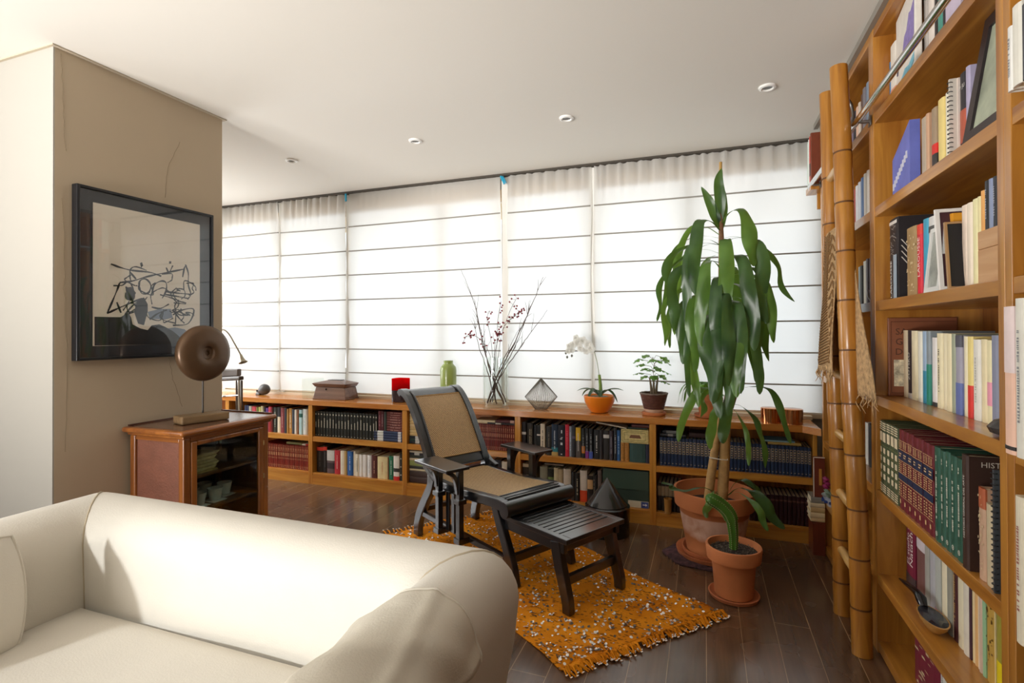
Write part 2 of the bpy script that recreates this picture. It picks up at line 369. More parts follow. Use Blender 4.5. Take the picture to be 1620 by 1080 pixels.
# turquoise pegs that clip the blinds
M_peg = pmat('turquoise plastic', '1f9fc4', 0.35)
for x, d, lab in ((-3.005, 0.006, 'turquoise plastic clip on the rail above the casket side blind'), (-1.50, 0.03, 'slanted turquoise plastic clip on the rail beside the gathered blind')):
    t = MB().beam((x - d * .6, 3.875, 2.545), (x + d * .6, 3.868, 2.475), 0.016, 0.012, (0, 1, 0)).beam((x - d * .2 + .006, 3.872, 2.54), (x + d + .004, 3.862, 2.48), 0.01, 0.01, (0, 1, 0)).build('blind_clip', M_peg, bevel=0.003)
    tag(t, lab, 'clip')
ROWS = [
('A1', 'X', 3.665, 0.41, [
 (-3.979,-3.948,0.226,'2a3560','navy blue',''),(-3.947,-3.929,0.227,'3a4a80','blue',''),(-3.927,-3.891,0.222,'c9c9bd','white',''),
 (-3.889,-3.839,0.218,'d8485a','pink red',''),(-3.838,-3.815,0.215,'8a9a52','olive',''),(-3.814,-3.785,0.216,'d3d67a','pale yellow',''),
 (-3.783,-3.752,0.229,'cfcaa2','cream',''),(-3.75,-3.729,0.219,'2a1d3a','dark plum',''),(-3.728,-3.695,0.214,'6a3d94','purple',''),
 (-3.694,-3.659,0.227,'d84a62','crimson','B:0:.55:a02a2c'),(-3.658,-3.642,0.223,'6a2622','dark red',''),
 (-3.638,-3.595,0.224,'2b3029','black','L:c9cdbd'),(-3.593,-3.557,0.226,'efe3c8','cream','B:.62:1:2a2a33'),
 (-3.556,-3.513,0.222,'8f3b40','maroon','L:d7a6a0'),(-3.512,-3.483,0.224,'2f3440','slate',''),(-3.482,-3.464,0.215,'c79a55','tan',''),
 (-3.463,-3.428,0.221,'d09a48','ochre','L:f4efe0'),(-3.426,-3.397,0.217,'3f4754','slate grey',''),(-3.396,-3.372,0.213,'f2eee6','white',''),
 (-3.371,-3.348,0.214,'8a5a3a','brown',''),(-3.347,-3.31,0.215,'b4dbe4','light blue','B:.7:.85:2f6a62'),
 (-3.308,-3.265,0.223,'e4eef0','pale white','L:9fc3d0'),(-3.264,-3.245,0.225,'a3917b','taupe',''),
]),
('A2', 'X', 3.665, 0.1, [
 (-3.764,-3.745,0.209,'7f2a24','dark red gilt','S:d6a77c'),(-3.744,-3.725,0.209,'8c2f26','dark red gilt','S:d6a77c'),
 (-3.724,-3.705,0.209,'8c2f26','dark red gilt','S:d6a77c'),(-3.704,-3.685,0.209,'7f2a24','dark red gilt','S:d6a77c'),
 (-3.684,-3.666,0.209,'8c2f26','dark red gilt','S:d6a77c'),(-3.665,-3.646,0.209,'8c2f26','dark red gilt','S:d6a77c'),
 (-3.645,-3.626,0.209,'7f2a24','dark red gilt','S:d6a77c'),(-3.625,-3.607,0.209,'8c2f26','dark red gilt','S:d6a77c'),
 (-3.606,-3.587,0.209,'8c2f26','dark red gilt','S:d6a77c'),(-3.586,-3.568,0.209,'7f2a24','dark red gilt','S:d6a77c'),
 (-3.567,-3.548,0.209,'8c2f26','dark red gilt','S:d6a77c'),(-3.547,-3.529,0.209,'8c2f26','dark red gilt','S:d6a77c'),
 (-3.528,-3.509,0.209,'7f2a24','dark red gilt','S:d6a77c'),(-3.508,-3.49,0.209,'8c2f26','dark red gilt','S:d6a77c'),
 (-3.489,-3.471,0.209,'8c2f26','dark red gilt','S:d6a77c'),(-3.47,-3.452,0.209,'7f2a24','dark red gilt','S:d6a77c'),
 (-3.451,-3.433,0.209,'8c2f26','dark red gilt','S:d6a77c'),(-3.432,-3.414,0.209,'8c2f26','dark red gilt','S:d6a77c'),
 (-3.413,-3.395,0.209,'7f2a24','dark red gilt','S:d6a77c'),(-3.394,-3.376,0.209,'8c2f26','dark red gilt','S:d6a77c'),
 (-3.375,-3.357,0.209,'8c2f26','dark red gilt','S:d6a77c'),(-3.356,-3.338,0.209,'7f2a24','dark red gilt','S:d6a77c'),
 (-3.337,-3.319,0.209,'8c2f26','dark red gilt','S:d6a77c'),(-3.318,-3.301,0.209,'8c2f26','dark red gilt','S:d6a77c'),
 (-3.299,-3.282,0.209,'7f2a24','dark red gilt','S:d6a77c'),(-3.281,-3.263,0.209,'8c2f26','dark red gilt','S:d6a77c'),
 (-3.262,-3.245,0.209,'8c2f26','dark red gilt','S:d6a77c'),
]),
('B1', 'X', 3.66, 0.41, [
 (-3.17,-3.141,0.214,'1d2424','black','K:d9d6c4'),(-3.14,-3.113,0.214,'1d2424','black','K:d9d6c4'),(-3.112,-3.081,0.214,'1d2424','black','K:d9d6c4'),
 (-3.08,-3.052,0.214,'1d2424','black','K:d9d6c4'),(-3.051,-3.021,0.214,'1d2424','black','K:d9d6c4'),(-3.02,-2.99,0.214,'1d2424','black','K:d9d6c4'),
 (-2.989,-2.96,0.214,'1d2424','black','K:d9d6c4'),(-2.959,-2.93,0.214,'1d2424','black','K:d9d6c4'),(-2.929,-2.899,0.215,'1d2424','black','K:d9d6c4'),
 (-2.898,-2.867,0.215,'1d2424','black','K:d9d6c4'),(-2.866,-2.833,0.215,'1d2424','black','K:d9d6c4'),
 (-2.832,-2.804,0.215,'1d2424','black','K:d9d6c4'),(-2.803,-2.771,0.215,'1d2424','black','K:d9d6c4'),(-2.77,-2.74,0.215,'1d2424','black','K:d9d6c4'),
 (-2.739,-2.71,0.215,'1d2424','black','K:d9d6c4'),(-2.709,-2.677,0.216,'1d2424','black','K:d9d6c4'),(-2.676,-2.647,0.216,'1d2424','black','K:d9d6c4'),
 (-2.646,-2.615,0.216,'1d2424','black','K:d9d6c4'),(-2.614,-2.582,0.216,'1d2424','black','K:d9d6c4'),
 (-2.581,-2.553,0.216,'1d2424','black','K:d9d6c4'),(-2.552,-2.533,0.216,'1d2424','black','K:d9d6c4'),
]),
('B2', 'X', 3.66, 0.1, [
 (-3.153,-3.083,0.216,'1d1b1c','black','B:.86:1:e03a2a|L:5c5c5c'),(-3.082,-3.046,0.222,'201d1e','black','B:.86:1:e03a2a|L:5c5c5c'),
 (-3.045,-2.968,0.194,'6b5a5e','grey picture','B:.55:1:d8d8d4|B:.2:.45:3c3238'),(-2.965,-2.908,0.2,'bf2f3a','red','L:f3d8cc'),
 (-2.907,-2.864,0.199,'efe6d2','cream white',''),(-2.863,-2.833,0.203,'b99a62','tan',''),(-2.831,-2.777,0.2,'2f66ad','blue','L:cfe0f0'),
 (-2.775,-2.752,0.204,'ece3cd','ivory',''),(-2.75,-2.713,0.185,'ece4cf','cream','L:4a3f33'),(-2.712,-2.677,0.182,'eeeae4','white',''),
 (-2.676,-2.639,0.185,'f0edea','white',''),(-2.631,-2.592,0.183,'f1f0ef','white','L:c9cdd6'),
 (-2.59,-2.536,0.187,'5b2a26','dark red brown','L:e0aa90'),(-2.534,-2.439,0.181,'ecdca8','wide cream','L:d27a4a'),
 (-2.438,-2.427,0.178,'9c7453','thin tan',''),(-2.425,-2.381,0.194,'2f7a5c','green','L:cfe6d6'),
 (-2.379,-2.325,0.198,'ece7de','white','B:.35:.5:3a3632|B:0:.17:c8302c'),(-2.323,-2.297,0.218,'252524','black','T3'),
]),
('C1', 'X', 3.66, 0.41, [
 (-1.681,-1.665,0.194,'7a2a24','maroon','S:c98f6c'),(-1.665,-1.649,0.194,'6c2320','maroon','S:c98f6c'),
 (-1.648,-1.633,0.194,'6c2320','maroon','S:c98f6c'),(-1.632,-1.616,0.194,'6c2320','maroon','S:c98f6c'),
 (-1.616,-1.6,0.194,'7a2a24','maroon','S:c98f6c'),(-1.599,-1.584,0.194,'6c2320','maroon','S:c98f6c'),
 (-1.583,-1.568,0.194,'6c2320','maroon','S:c98f6c'),(-1.567,-1.551,0.194,'6c2320','maroon','S:c98f6c'),
 (-1.551,-1.535,0.194,'7a2a24','maroon','S:c98f6c'),(-1.535,-1.519,0.194,'6c2320','maroon','S:c98f6c'),
 (-1.518,-1.503,0.194,'6c2320','maroon','S:c98f6c'),(-1.502,-1.487,0.194,'6c2320','maroon','S:c98f6c'),
 (-1.487,-1.471,0.194,'7a2a24','maroon','S:c98f6c'),(-1.471,-1.455,0.194,'6c2320','maroon','S:c98f6c'),
 (-1.455,-1.44,0.193,'6c2320','maroon','S:c98f6c'),(-1.439,-1.424,0.193,'6c2320','maroon','S:c98f6c'),
 (-1.423,-1.408,0.193,'7a2a24','maroon','S:c98f6c'),(-1.407,-1.392,0.193,'6c2320','maroon','S:c98f6c'),
 (-1.392,-1.377,0.193,'6c2320','maroon','S:c98f6c'),(-1.376,-1.361,0.193,'6c2320','maroon','S:c98f6c'),
 (-1.36,-1.346,0.193,'7a2a24','maroon','S:c98f6c'),(-1.345,-1.33,0.193,'6c2320','maroon','S:c98f6c'),
]),
('C2', 'X', 3.66, 0.1, [
 (-1.895,-1.87,0.088,'d9d2bd','cream',''),(-1.676,-1.602,0.171,'c9a375','tan','L:8a6a44'),(-1.596,-1.544,0.192,'26282c','black',''),
 (-1.436,-1.388,0.229,'e0d9c6','ivory',''),(-1.503,-1.441,0.238,'2a2c33','dark',''),
]),
('D1', 'X', 3.66, 0.405, [
 (-1.279,-1.241,0.231,'231f22','black','B:.6:.68:d8d4cf'),(-1.234,-1.188,0.225,'2b2620','dark brown','L:a89a80|L2:8a7c66'),
 (-1.182,-1.158,0.214,'22262a','black',''),(-1.157,-1.131,0.215,'1f2325','black','B:.64:.69:d8d4cf'),(-1.13,-1.096,0.226,'ddd0ba','cream','L:3a3028'),
 (-1.086,-1.048,0.21,'2a2a2c','charcoal','L:7c7466'),(-1.046,-0.999,0.226,'22344a','navy','B:.12:.26:2f7c88|B:0:.12:c0a262|L:c9d3dc'),
 (-0.997,-0.946,0.224,'1b1f2b','black','N28'),(-0.944,-0.915,0.232,'c9253d','red','L:e0687a'),(-0.914,-0.896,0.22,'8f98a8','grey blue','L:c8ced8'),
 (-0.895,-0.868,0.226,'2c2e35','slate','B:.58:.66:5a4f66'),(-0.866,-0.831,0.214,'5c5654','grey','B:.56:1:e0b32c|L:c9c5bf'),
 (-0.824,-0.8,0.212,'1d2223','black','B:.16:.4:c8762a|L:8a8f8f'),(-0.797,-0.773,0.214,'1d2024','black','B:0:.24:8a3f92|L:9aa0a4'),
 (-0.77,-0.744,0.211,'1b1e22','black','B:0:.24:4a5fb4|L:9aa0a4'),(-0.737,-0.696,0.204,'23262a','black','L:d9d9d6'),
 (-0.695,-0.673,0.206,'2a2528','black',''),(-0.67,-0.629,0.204,'32302f','charcoal','B:.74:.86:c9c6c2'),
 (-0.626,-0.602,0.206,'37303a','dark plum','L:8a8490'),(-0.596,-0.575,0.226,'24262b','black','L:b9bcc0'),
 (-0.574,-0.552,0.21,'2e5f9a','blue','L:9fc0e0'),
]),
('D2', 'X', 3.66, 0.095, [
 (-1.269,-1.214,0.234,'c9bda0','cream','B:.66:.9:2b241c'),(-1.211,-1.192,0.215,'c9b48a','tan',''),(-1.134,-1.077,0.222,'8d8c78','grey beige',''),
 (-1.075,-1.033,0.213,'7d9a56','green','B:.72:1:242620'),(-1.03,-0.998,0.222,'d3c7a2','cream',''),(-0.997,-0.962,0.215,'b9a582','beige',''),
 (-0.958,-0.904,0.219,'d6c9b8','white','B:0:.24:d8432a'),(-0.897,-0.871,0.206,'1e1c1c','black',''),(-0.87,-0.841,0.2,'221f1d','black','L:c9bfa0'),
 (-0.838,-0.787,0.22,'dccfc0','white','B:0:.36:e0502a'),(-0.784,-0.745,0.189,'251f1c','black','B:.5:.85:c9a070'),
 (-0.742,-0.73,0.202,'2a2622','black','L:a89a84'),(-0.728,-0.715,0.194,'241f1e','black',''),(-0.711,-0.683,0.232,'6d5d55','grey brown',''),
]),
('E1', 'X', 3.66, 0.4, [
 (-0.288,-0.265,0.189,'2a3d5c','navy','P:c8b490'),(-0.264,-0.241,0.189,'223454','navy','P:c8b490'),(-0.24,-0.217,0.189,'223454','navy','P:c8b490'),
 (-0.216,-0.193,0.189,'2a3d5c','navy','P:c8b490'),(-0.193,-0.17,0.189,'223454','navy','P:c8b490'),(-0.169,-0.146,0.188,'223454','navy','P:c8b490'),
 (-0.145,-0.123,0.188,'2a3d5c','navy','P:c8b490'),(-0.122,-0.099,0.188,'223454','navy','P:c8b490'),(-0.099,-0.076,0.188,'223454','navy','P:c8b490'),
 (-0.075,-0.053,0.188,'2a3d5c','navy','P:c8b490'),(-0.052,-0.03,0.187,'223454','navy','P:c8b490'),(-0.029,-0.007,0.187,'223454','navy','P:c8b490'),
 (-0.006,0.016,0.187,'2a3d5c','navy','P:c8b490'),(0.016,0.038,0.187,'223454','navy','P:c8b490'),(0.039,0.061,0.187,'223454','navy','P:c8b490'),
 (0.062,0.083,0.186,'2a3d5c','navy','P:c8b490'),(0.084,0.106,0.186,'223454','navy','P:c8b490'),(0.107,0.128,0.186,'223454','navy','P:c8b490'),
 (0.129,0.15,0.186,'2a3d5c','navy','P:c8b490'),(0.151,0.172,0.186,'223454','navy','P:c8b490'),(0.173,0.194,0.185,'223454','navy','P:c8b490'),
 (0.195,0.216,0.185,'2a3d5c','navy','P:c8b490'),(0.217,0.238,0.185,'223454','navy','P:c8b490'),(0.239,0.26,0.185,'223454','navy','P:c8b490'),
 (0.26,0.281,0.185,'2a3d5c','navy','P:c8b490'),(0.282,0.303,0.184,'223454','navy','P:c8b490'),(0.304,0.324,0.184,'223454','navy','P:c8b490'),
 (0.325,0.346,0.184,'2a3d5c','navy','P:c8b490'),(0.346,0.367,0.184,'223454','navy','P:c8b490'),(0.367,0.388,0.184,'223454','navy','P:c8b490'),
 (0.389,0.409,0.183,'2a3d5c','navy','P:c8b490'),(0.41,0.43,0.183,'223454','navy','P:c8b490'),(0.431,0.451,0.183,'223454','navy','P:c8b490'),
 (0.451,0.471,0.183,'2a3d5c','navy','P:c8b490'),(0.472,0.492,0.183,'223454','navy','P:c8b490'),(0.493,0.513,0.183,'223454','navy','P:c8b490'),
 (0.513,0.533,0.182,'2a3d5c','navy','P:c8b490'),(0.534,0.554,0.182,'223454','navy','P:c8b490'),(0.554,0.574,0.182,'223454','navy','P:c8b490'),
 (0.575,0.594,0.182,'2a3d5c','navy','P:c8b490'),(0.595,0.614,0.182,'223454','navy','P:c8b490'),
]),
('E2', 'X', 3.67, 0.09, [
 (-0.304,-0.28,0.184,'2a2220','dark brown','B:.55:.9:8a7458'),(-0.279,-0.255,0.185,'2a2220','dark brown','B:.55:.9:8a7458'),
 (-0.254,-0.231,0.185,'2a2220','dark brown','B:.55:.9:8a7458'),(-0.23,-0.206,0.185,'2a2220','dark brown','B:.55:.9:8a7458'),
 (-0.205,-0.182,0.185,'2a2220','dark brown','B:.55:.9:8a7458'),(-0.181,-0.158,0.186,'2a2220','dark brown','B:.55:.9:8a7458'),
 (0.264,0.288,0.174,'35171a','dark maroon','B:.8:.85:6a4a40'),(0.289,0.313,0.175,'35171a','dark maroon','B:.8:.85:6a4a40'),
 (0.314,0.338,0.175,'35171a','dark maroon','B:.8:.85:6a4a40'),(0.339,0.362,0.175,'35171a','dark maroon','B:.8:.85:6a4a40'),
 (0.363,0.387,0.176,'35171a','dark maroon','B:.8:.85:6a4a40'),(0.388,0.411,0.176,'35171a','dark maroon','B:.8:.85:6a4a40'),
 (0.412,0.436,0.176,'35171a','dark maroon','B:.8:.85:6a4a40'),(0.437,0.46,0.177,'35171a','dark maroon','B:.8:.85:6a4a40'),
 (0.461,0.484,0.177,'35171a','dark maroon','B:.8:.85:6a4a40'),(0.485,0.508,0.177,'35171a','dark maroon','B:.8:.85:6a4a40'),
 (0.509,0.532,0.178,'35171a','dark maroon','B:.8:.85:6a4a40'),(0.533,0.555,0.178,'35171a','dark maroon','B:.8:.85:6a4a40'),
 (0.556,0.579,0.178,'35171a','dark maroon','B:.8:.85:6a4a40'),(0.58,0.603,0.179,'35171a','dark maroon','B:.8:.85:6a4a40'),
 (0.604,0.626,0.179,'35171a','dark maroon','B:.8:.85:6a4a40'),
]),
('S7', 'Y', 0.735, 0.32, [
 (2.466,2.371,0.3,'7c1f3c','maroon','W:El sueño de|W2:Natacha|B:0:.14:4a3d40'),(2.369,2.282,0.29,'7c5652','brown','B:.6:1:d9cfd4'),
 (2.281,2.242,0.285,'a9a8a0','grey',''),(2.24,2.195,0.28,'b3b3b8','pale grey',''),(2.194,2.148,0.28,'b6b9b2','grey','B:0:.12:c06a8a'),
 (2.147,2.098,0.275,'efe3c4','cream',''),(2.096,2.061,0.27,'9a988a','grey',''),(2.059,2.06,0.27,'efe4cc','white',''),
 (2.056,2.026,0.28,'4a1f22','dark maroon','L:c9a060'),(2.024,1.983,0.265,'e9dfc0','cream',''),(1.982,1.948,0.265,'e4dccb','white',''),
 (1.946,1.935,0.28,'4a2a3a','thin plum',''),(1.934,1.918,0.265,'efd9a8','cream',''),(1.918,1.901,0.265,'e8b87a','orange',''),
 (1.9,1.886,0.26,'efdcc0','ivory',''),(1.886,1.868,0.26,'d9bda8','pinkish',''),(1.866,1.849,0.265,'9cc79a','pale green',''),
 (1.848,1.803,0.265,'c9a24a','brown marbled','V'),(1.802,1.796,0.265,'ecd9a0','thin cream',''),(1.793,1.756,0.25,'a39a3a','olive','B:0:.36:efd916'),
 (1.755,1.737,0.26,'2e2a30','black','B:.9:1:e03a22'),(1.735,1.72,0.255,'ecc9b8','pink white',''),
]),
('S6', 'Y', 0.66, 0.66, [
 (2.49,2.456,0.283,'4b553c','green and ivory gilt','G1'),(2.454,2.41,0.283,'4b553c','green and ivory gilt','G1'),
 (2.408,2.365,0.283,'4b553c','green and ivory gilt','G1'),(2.363,2.323,0.283,'4b553c','green and ivory gilt','G1'),
 (2.321,2.28,0.283,'4b553c','green and ivory gilt','G1'),(2.276,2.233,0.285,'6c242c','maroon and blue gilt','G2'),
 (2.231,2.186,0.285,'6c242c','maroon and blue gilt','G2'),(2.184,2.139,0.285,'6c242c','maroon and blue gilt','G2'),
 (2.137,2.094,0.285,'6c242c','maroon and blue gilt','G2'),(2.092,2.05,0.285,'6c242c','maroon and blue gilt','G2'),
 (2.049,2.009,0.285,'6c242c','maroon and blue gilt','G2'),(2.008,1.969,0.285,'6c242c','maroon and blue gilt','G2'),
 (1.966,1.923,0.285,'2f5a4a','dark green','M:e8e4d4'),(1.921,1.887,0.283,'2f5a4a','dark green','M:e8e4d4'),
 (1.885,1.854,0.285,'2f5a4a','dark green','M:e8e4d4'),(1.852,1.815,0.283,'2f5a4a','dark green','M:e8e4d4'),
 (1.814,1.772,0.285,'2f5a4a','dark green','M:e8e4d4'),
]),
('S5', 'Y', 0.735, 1.04, [
 (2.481,2.442,0.262,'e9d8b8','cream',''),(2.437,2.399,0.262,'3a2f33','dark','W:ZOTSKO|B:0:.08:d8d0c8'),(2.395,2.336,0.26,'efe3bf','pale cream',''),
 (2.332,2.292,0.258,'e9e6d6','ivory',''),(2.29,2.253,0.258,'9fb6cf','blue','B:0:.45:3a8aa6'),
 (2.251,2.215,0.257,'8f9aa0','green grey','B:0:.55:2f8a76'),(2.212,2.169,0.237,'eae4e0','white','B:0:.06:3a3a3a'),
 (2.167,2.12,0.252,'f0e4bd','cream','L:3a2f22'),(2.119,2.086,0.25,'f1e5c2','pale cream',''),(2.085,2.047,0.25,'efe2ba','cream',''),
 (2.046,2.02,0.25,'a3a990','grey green',''),(2.019,1.974,0.245,'a8a4b4','lilac grey','B:0:.4:6a78b4|B:.85:1:5a5a66'),
 (1.972,1.947,0.243,'f0e6c6','cream',''),(1.945,1.911,0.243,'eed98a','yellow','B:0:.4:e0362c'),(1.908,1.864,0.235,'eeeae0','white','L:c0bcae'),
 (1.863,1.833,0.235,'efe0b6','cream',''),(1.831,1.803,0.232,'efe4b8','yellowish','B:.22:.5:f0a0b4'),(1.801,1.766,0.247,'8a8ea4','slate blue',''),
 (1.765,1.742,0.24,'ece0be','cream',''),
]),
('S4', 'Y', 0.69, 1.42, [
 (2.474,2.373,0.315,'2a2629','tall black patterned','LAR'),(2.291,2.198,0.25,'a98a5e','tan patterned','V2'),
 (2.195,2.15,0.246,'d8283a','red','W:LAROUSSE|B:.86:1:e04030'),(2.147,2.101,0.255,'3fa0c0','turquoise',''),
 (2.099,2.05,0.25,'d5d3d0','pale grey','L:8a8a86|B:.8:.88:4a4a4a'),(2.048,2.021,0.25,'8a9098','grey','B:.8:.95:e8e8e6'),
 (1.988,1.95,0.225,'e9dfd2','ivory',''),(1.949,1.908,0.23,'e8a02a','orange',''),(1.863,1.827,0.238,'ecd9c6','pinkish cream',''),
 (1.825,1.793,0.236,'eedfca','cream',''),(1.791,1.759,0.238,'ece4b0','yellowish',''),(1.756,1.739,0.24,'e9dda8','cream',''),
 (1.735,1.718,0.245,'f0e6ba','pale cream',''),
]),
('S3', 'Y', 0.69, 1.8, [
 (2.153,2.103,0.215,'b9a890','beige',''),(2.101,2.078,0.215,'c9a080','tan',''),
 (2.051,2.011,0.21,'5a3a30','dark brown','B:.3:.45:d8281f|B:0:.3:2a2624|B:.45:1:a08a70'),(2.008,1.961,0.22,'e6cf82','yellow',''),
 (1.958,1.927,0.222,'ece6d2','cream white',''),(1.911,1.867,0.235,'d9cbc0','pale grey',''),
 (1.865,1.824,0.235,'241f26','black','B:.15:.55:b5553a|W:Fr JU'),(1.823,1.799,0.238,'b0a8c4','lilac',''),
]),
('S2', 'Y', 0.7, 2.18, [
 (2.522,2.49,0.2,'3f7fb4','thin blue',''),(2.487,2.413,0.25,'e2ddd2','white','B:.2:.3:e0a080'),(2.143,2.116,0.3,'b9b2ac','grey',''),
 (2.114,2.067,0.29,'ddd2c8','cream',''),(2.063,2.041,0.25,'2a2220','black',''),(2.037,1.999,0.2,'4a8f80','teal',''),
 (1.995,1.979,0.24,'2f2a2e','black',''),(1.975,1.872,0.22,'c9bcd0','lilac white',''),
]),
('F2', 'Y', 0.7, 2.18, [
 (3.09,3.048,0.2,'8a7a90','mauve',''),(3.042,3.007,0.21,'2f2a30','black',''),(3.002,2.961,0.215,'e0b8a0','salmon',''),
 (2.958,2.923,0.22,'d8c8b8','cream',''),(2.917,2.875,0.24,'7a5a50','brown','L:e0c0a0'),(2.871,2.829,0.25,'a8a4b0','grey',''),
 (2.824,2.784,0.255,'8fa0b4','blue grey',''),(2.781,2.755,0.25,'c98a7a','pink',''),(2.752,2.718,0.25,'8a6a84','mauve',''),
]),
('F3', 'Y', 0.7, 1.8, [
 (3.036,3.007,0.2,'b4443a','red',''),(3.003,2.967,0.21,'d8d8dc','white',''),(2.962,2.923,0.215,'c9cdd4','pale grey',''),
 (2.918,2.875,0.225,'4a6a9a','blue',''),(2.871,2.834,0.23,'e8e4da','ivory',''),(2.83,2.794,0.235,'efe9e0','white',''),
 (2.79,2.746,0.25,'f2eee6','white',''),
]),
('F4', 'Y', 0.72, 1.42, [
 (3.07,3.025,0.2,'9fb0b4','pale blue',''),(3.02,2.98,0.2,'3a3a3c','black',''),(2.976,2.92,0.215,'e9e4d8','white',''),
 (2.916,2.885,0.22,'4a3038','dark plum',''),(2.882,2.845,0.22,'5a3a40','plum',''),
]),
('F6', 'Y', 0.72, 0.66, [
 (2.971,2.928,0.2,'e8e6e0','white',''),(2.918,2.877,0.2,'2a2a2e','black',''),
]),
]
# ---------------------------------------------------------------- low bookcase under the window: units and one worktop
YF = 3.63
UX = [-5.10, -4.145, -3.19, -2.255, -1.295, -0.331, 0.64]
unit_place = ['hidden behind the pillar', 'behind the glass cabinet', 'under the brown casket', 'behind the cane chair', 'below the orange bowl', 'behind the potted dracaena']
SHZ = [(.41, .10), (.41, .10), (.41, .10), (.41, .10), (.405, .095), (.40, .09)]
for i in range(6):
    x0, x1 = UX[i], UX[i + 1]; zs, zb = SHZ[i]
    t = thing('low_bookcase', 'low cherry wood bookcase unit with two shelves ' + unit_place[i], 'bookcase', ((x0 + x1) / 2, 3.78, 0), 'low bookcase units under the window')
    MB().box(x0, x0 + .0215, YF, 3.955, 0, .678).build('side_panel', WZ, t, bevel=.0015); MB().box(x1 - .0215, x1, YF, 3.955, 0, .678).build('side_panel', WZ, t, bevel=.0015)
    MB().box(x0 + .0215, x1 - .0215, YF + .003, 3.945, zs - .042, zs).build('shelf', WX, t, bevel=.0015)
    MB().box(x0 + .0215, x1 - .0215, YF + .003, 3.945, zb - .02, zb).build('bottom_shelf', WX, t, bevel=.0015)
    MB().box(x0 + .0215, x1 - .0215, YF + .001, YF + .02, 0, zb - .0205).build('plinth', WX, t)
    MB().box(x0 + .0215, x1 - .0215, 3.945, 3.955, 0, .678).build('back_panel', WB, t)
wt = MB().add([(-5.12, YF - .006, .678), (.56, YF - .006, .678), (.645, YF - .10, .678), (.645, 3.955, .678), (-5.12, 3.955, .678), (-5.12, YF - .006, .72), (.56, YF - .006, .72), (.645, YF - .10, .72), (.645, 3.955, .72), (-5.12, 3.955, .72)],
              [(4, 3, 2, 1, 0), (5, 6, 7, 8, 9), (0, 1, 6, 5), (1, 2, 7, 6), (2, 3, 8, 7), (3, 4, 9, 8), (4, 0, 5, 9)]).build('worktop', wood('cherry worktop', 'b56a24', 'd08c40', 'X', rough=0.25, coat=0.4), bevel=.002)
tag(wt, 'long cherry wood worktop running over the low bookcases under the blinds', 'worktop')
# ---------------------------------------------------------------- tall bookcase along the right wall
XF = 0.65
TY = [0.512, 1.522, 2.532, 3.535]
tall_place = ['nearest the camera, cut by the frame edge', 'in the middle, holding the gilt leather sets', 'behind the bamboo ladder, next to the window']
SHELF_Z = [.05, .32, .66, 1.04, 1.42, 1.80, 2.18]
for i in range(3):
    y0, y1 = TY[i], TY[i + 1]
    t = thing('tall_bookcase', 'tall cherry wood bookcase unit ' + tall_place[i], 'bookcase', (.83, (y0 + y1) / 2, 0), 'tall bookcase units')
    for a, b in ((y0, y0 + .031), (y1 - .031, y1)): MB().box(XF, 1.005, a, b, 0, 2.53).build('side_panel', TZ, t, bevel=.0015)
    for z in SHELF_Z: MB().box(XF + .002, 1.0, y0 + .031, y1 - .031, z - .038, z).build('shelf', TX, t, bevel=.0015)
    MB().box(XF + .001, 1.0, y0 + .031, y1 - .031, 2.495, 2.53).build('top_panel', TX, t, bevel=.0015)
    MB().box(XF + .012, XF + .03, y0 + .031, y1 - .031, 0, .012).build('plinth', TX, t)
    bk = MB()
    n = 5
    for k in range(n):
        w = (y1 - y0 - .062) / n; bk.box(1.0, 1.012, y0 + .031 + k * w + .001, y0 + .031 + (k + 1) * w - .001, 0, 2.53)
    bk.build('back_panel', TB, t)
# short end shelf between the last upright and the window
t = thing('end_shelf', 'short wall shelf holding a few books between bookcase and window blind', 'shelf', (.80, 3.6, 2.14))
MB().box(.60, .98, 3.54, 3.70, 2.145, 2.18).build('board', TX, t, bevel=.002)
MB().box(.655, .98, 3.66, 3.68, 2.05, 2.145).build('bracket', TZ, t)

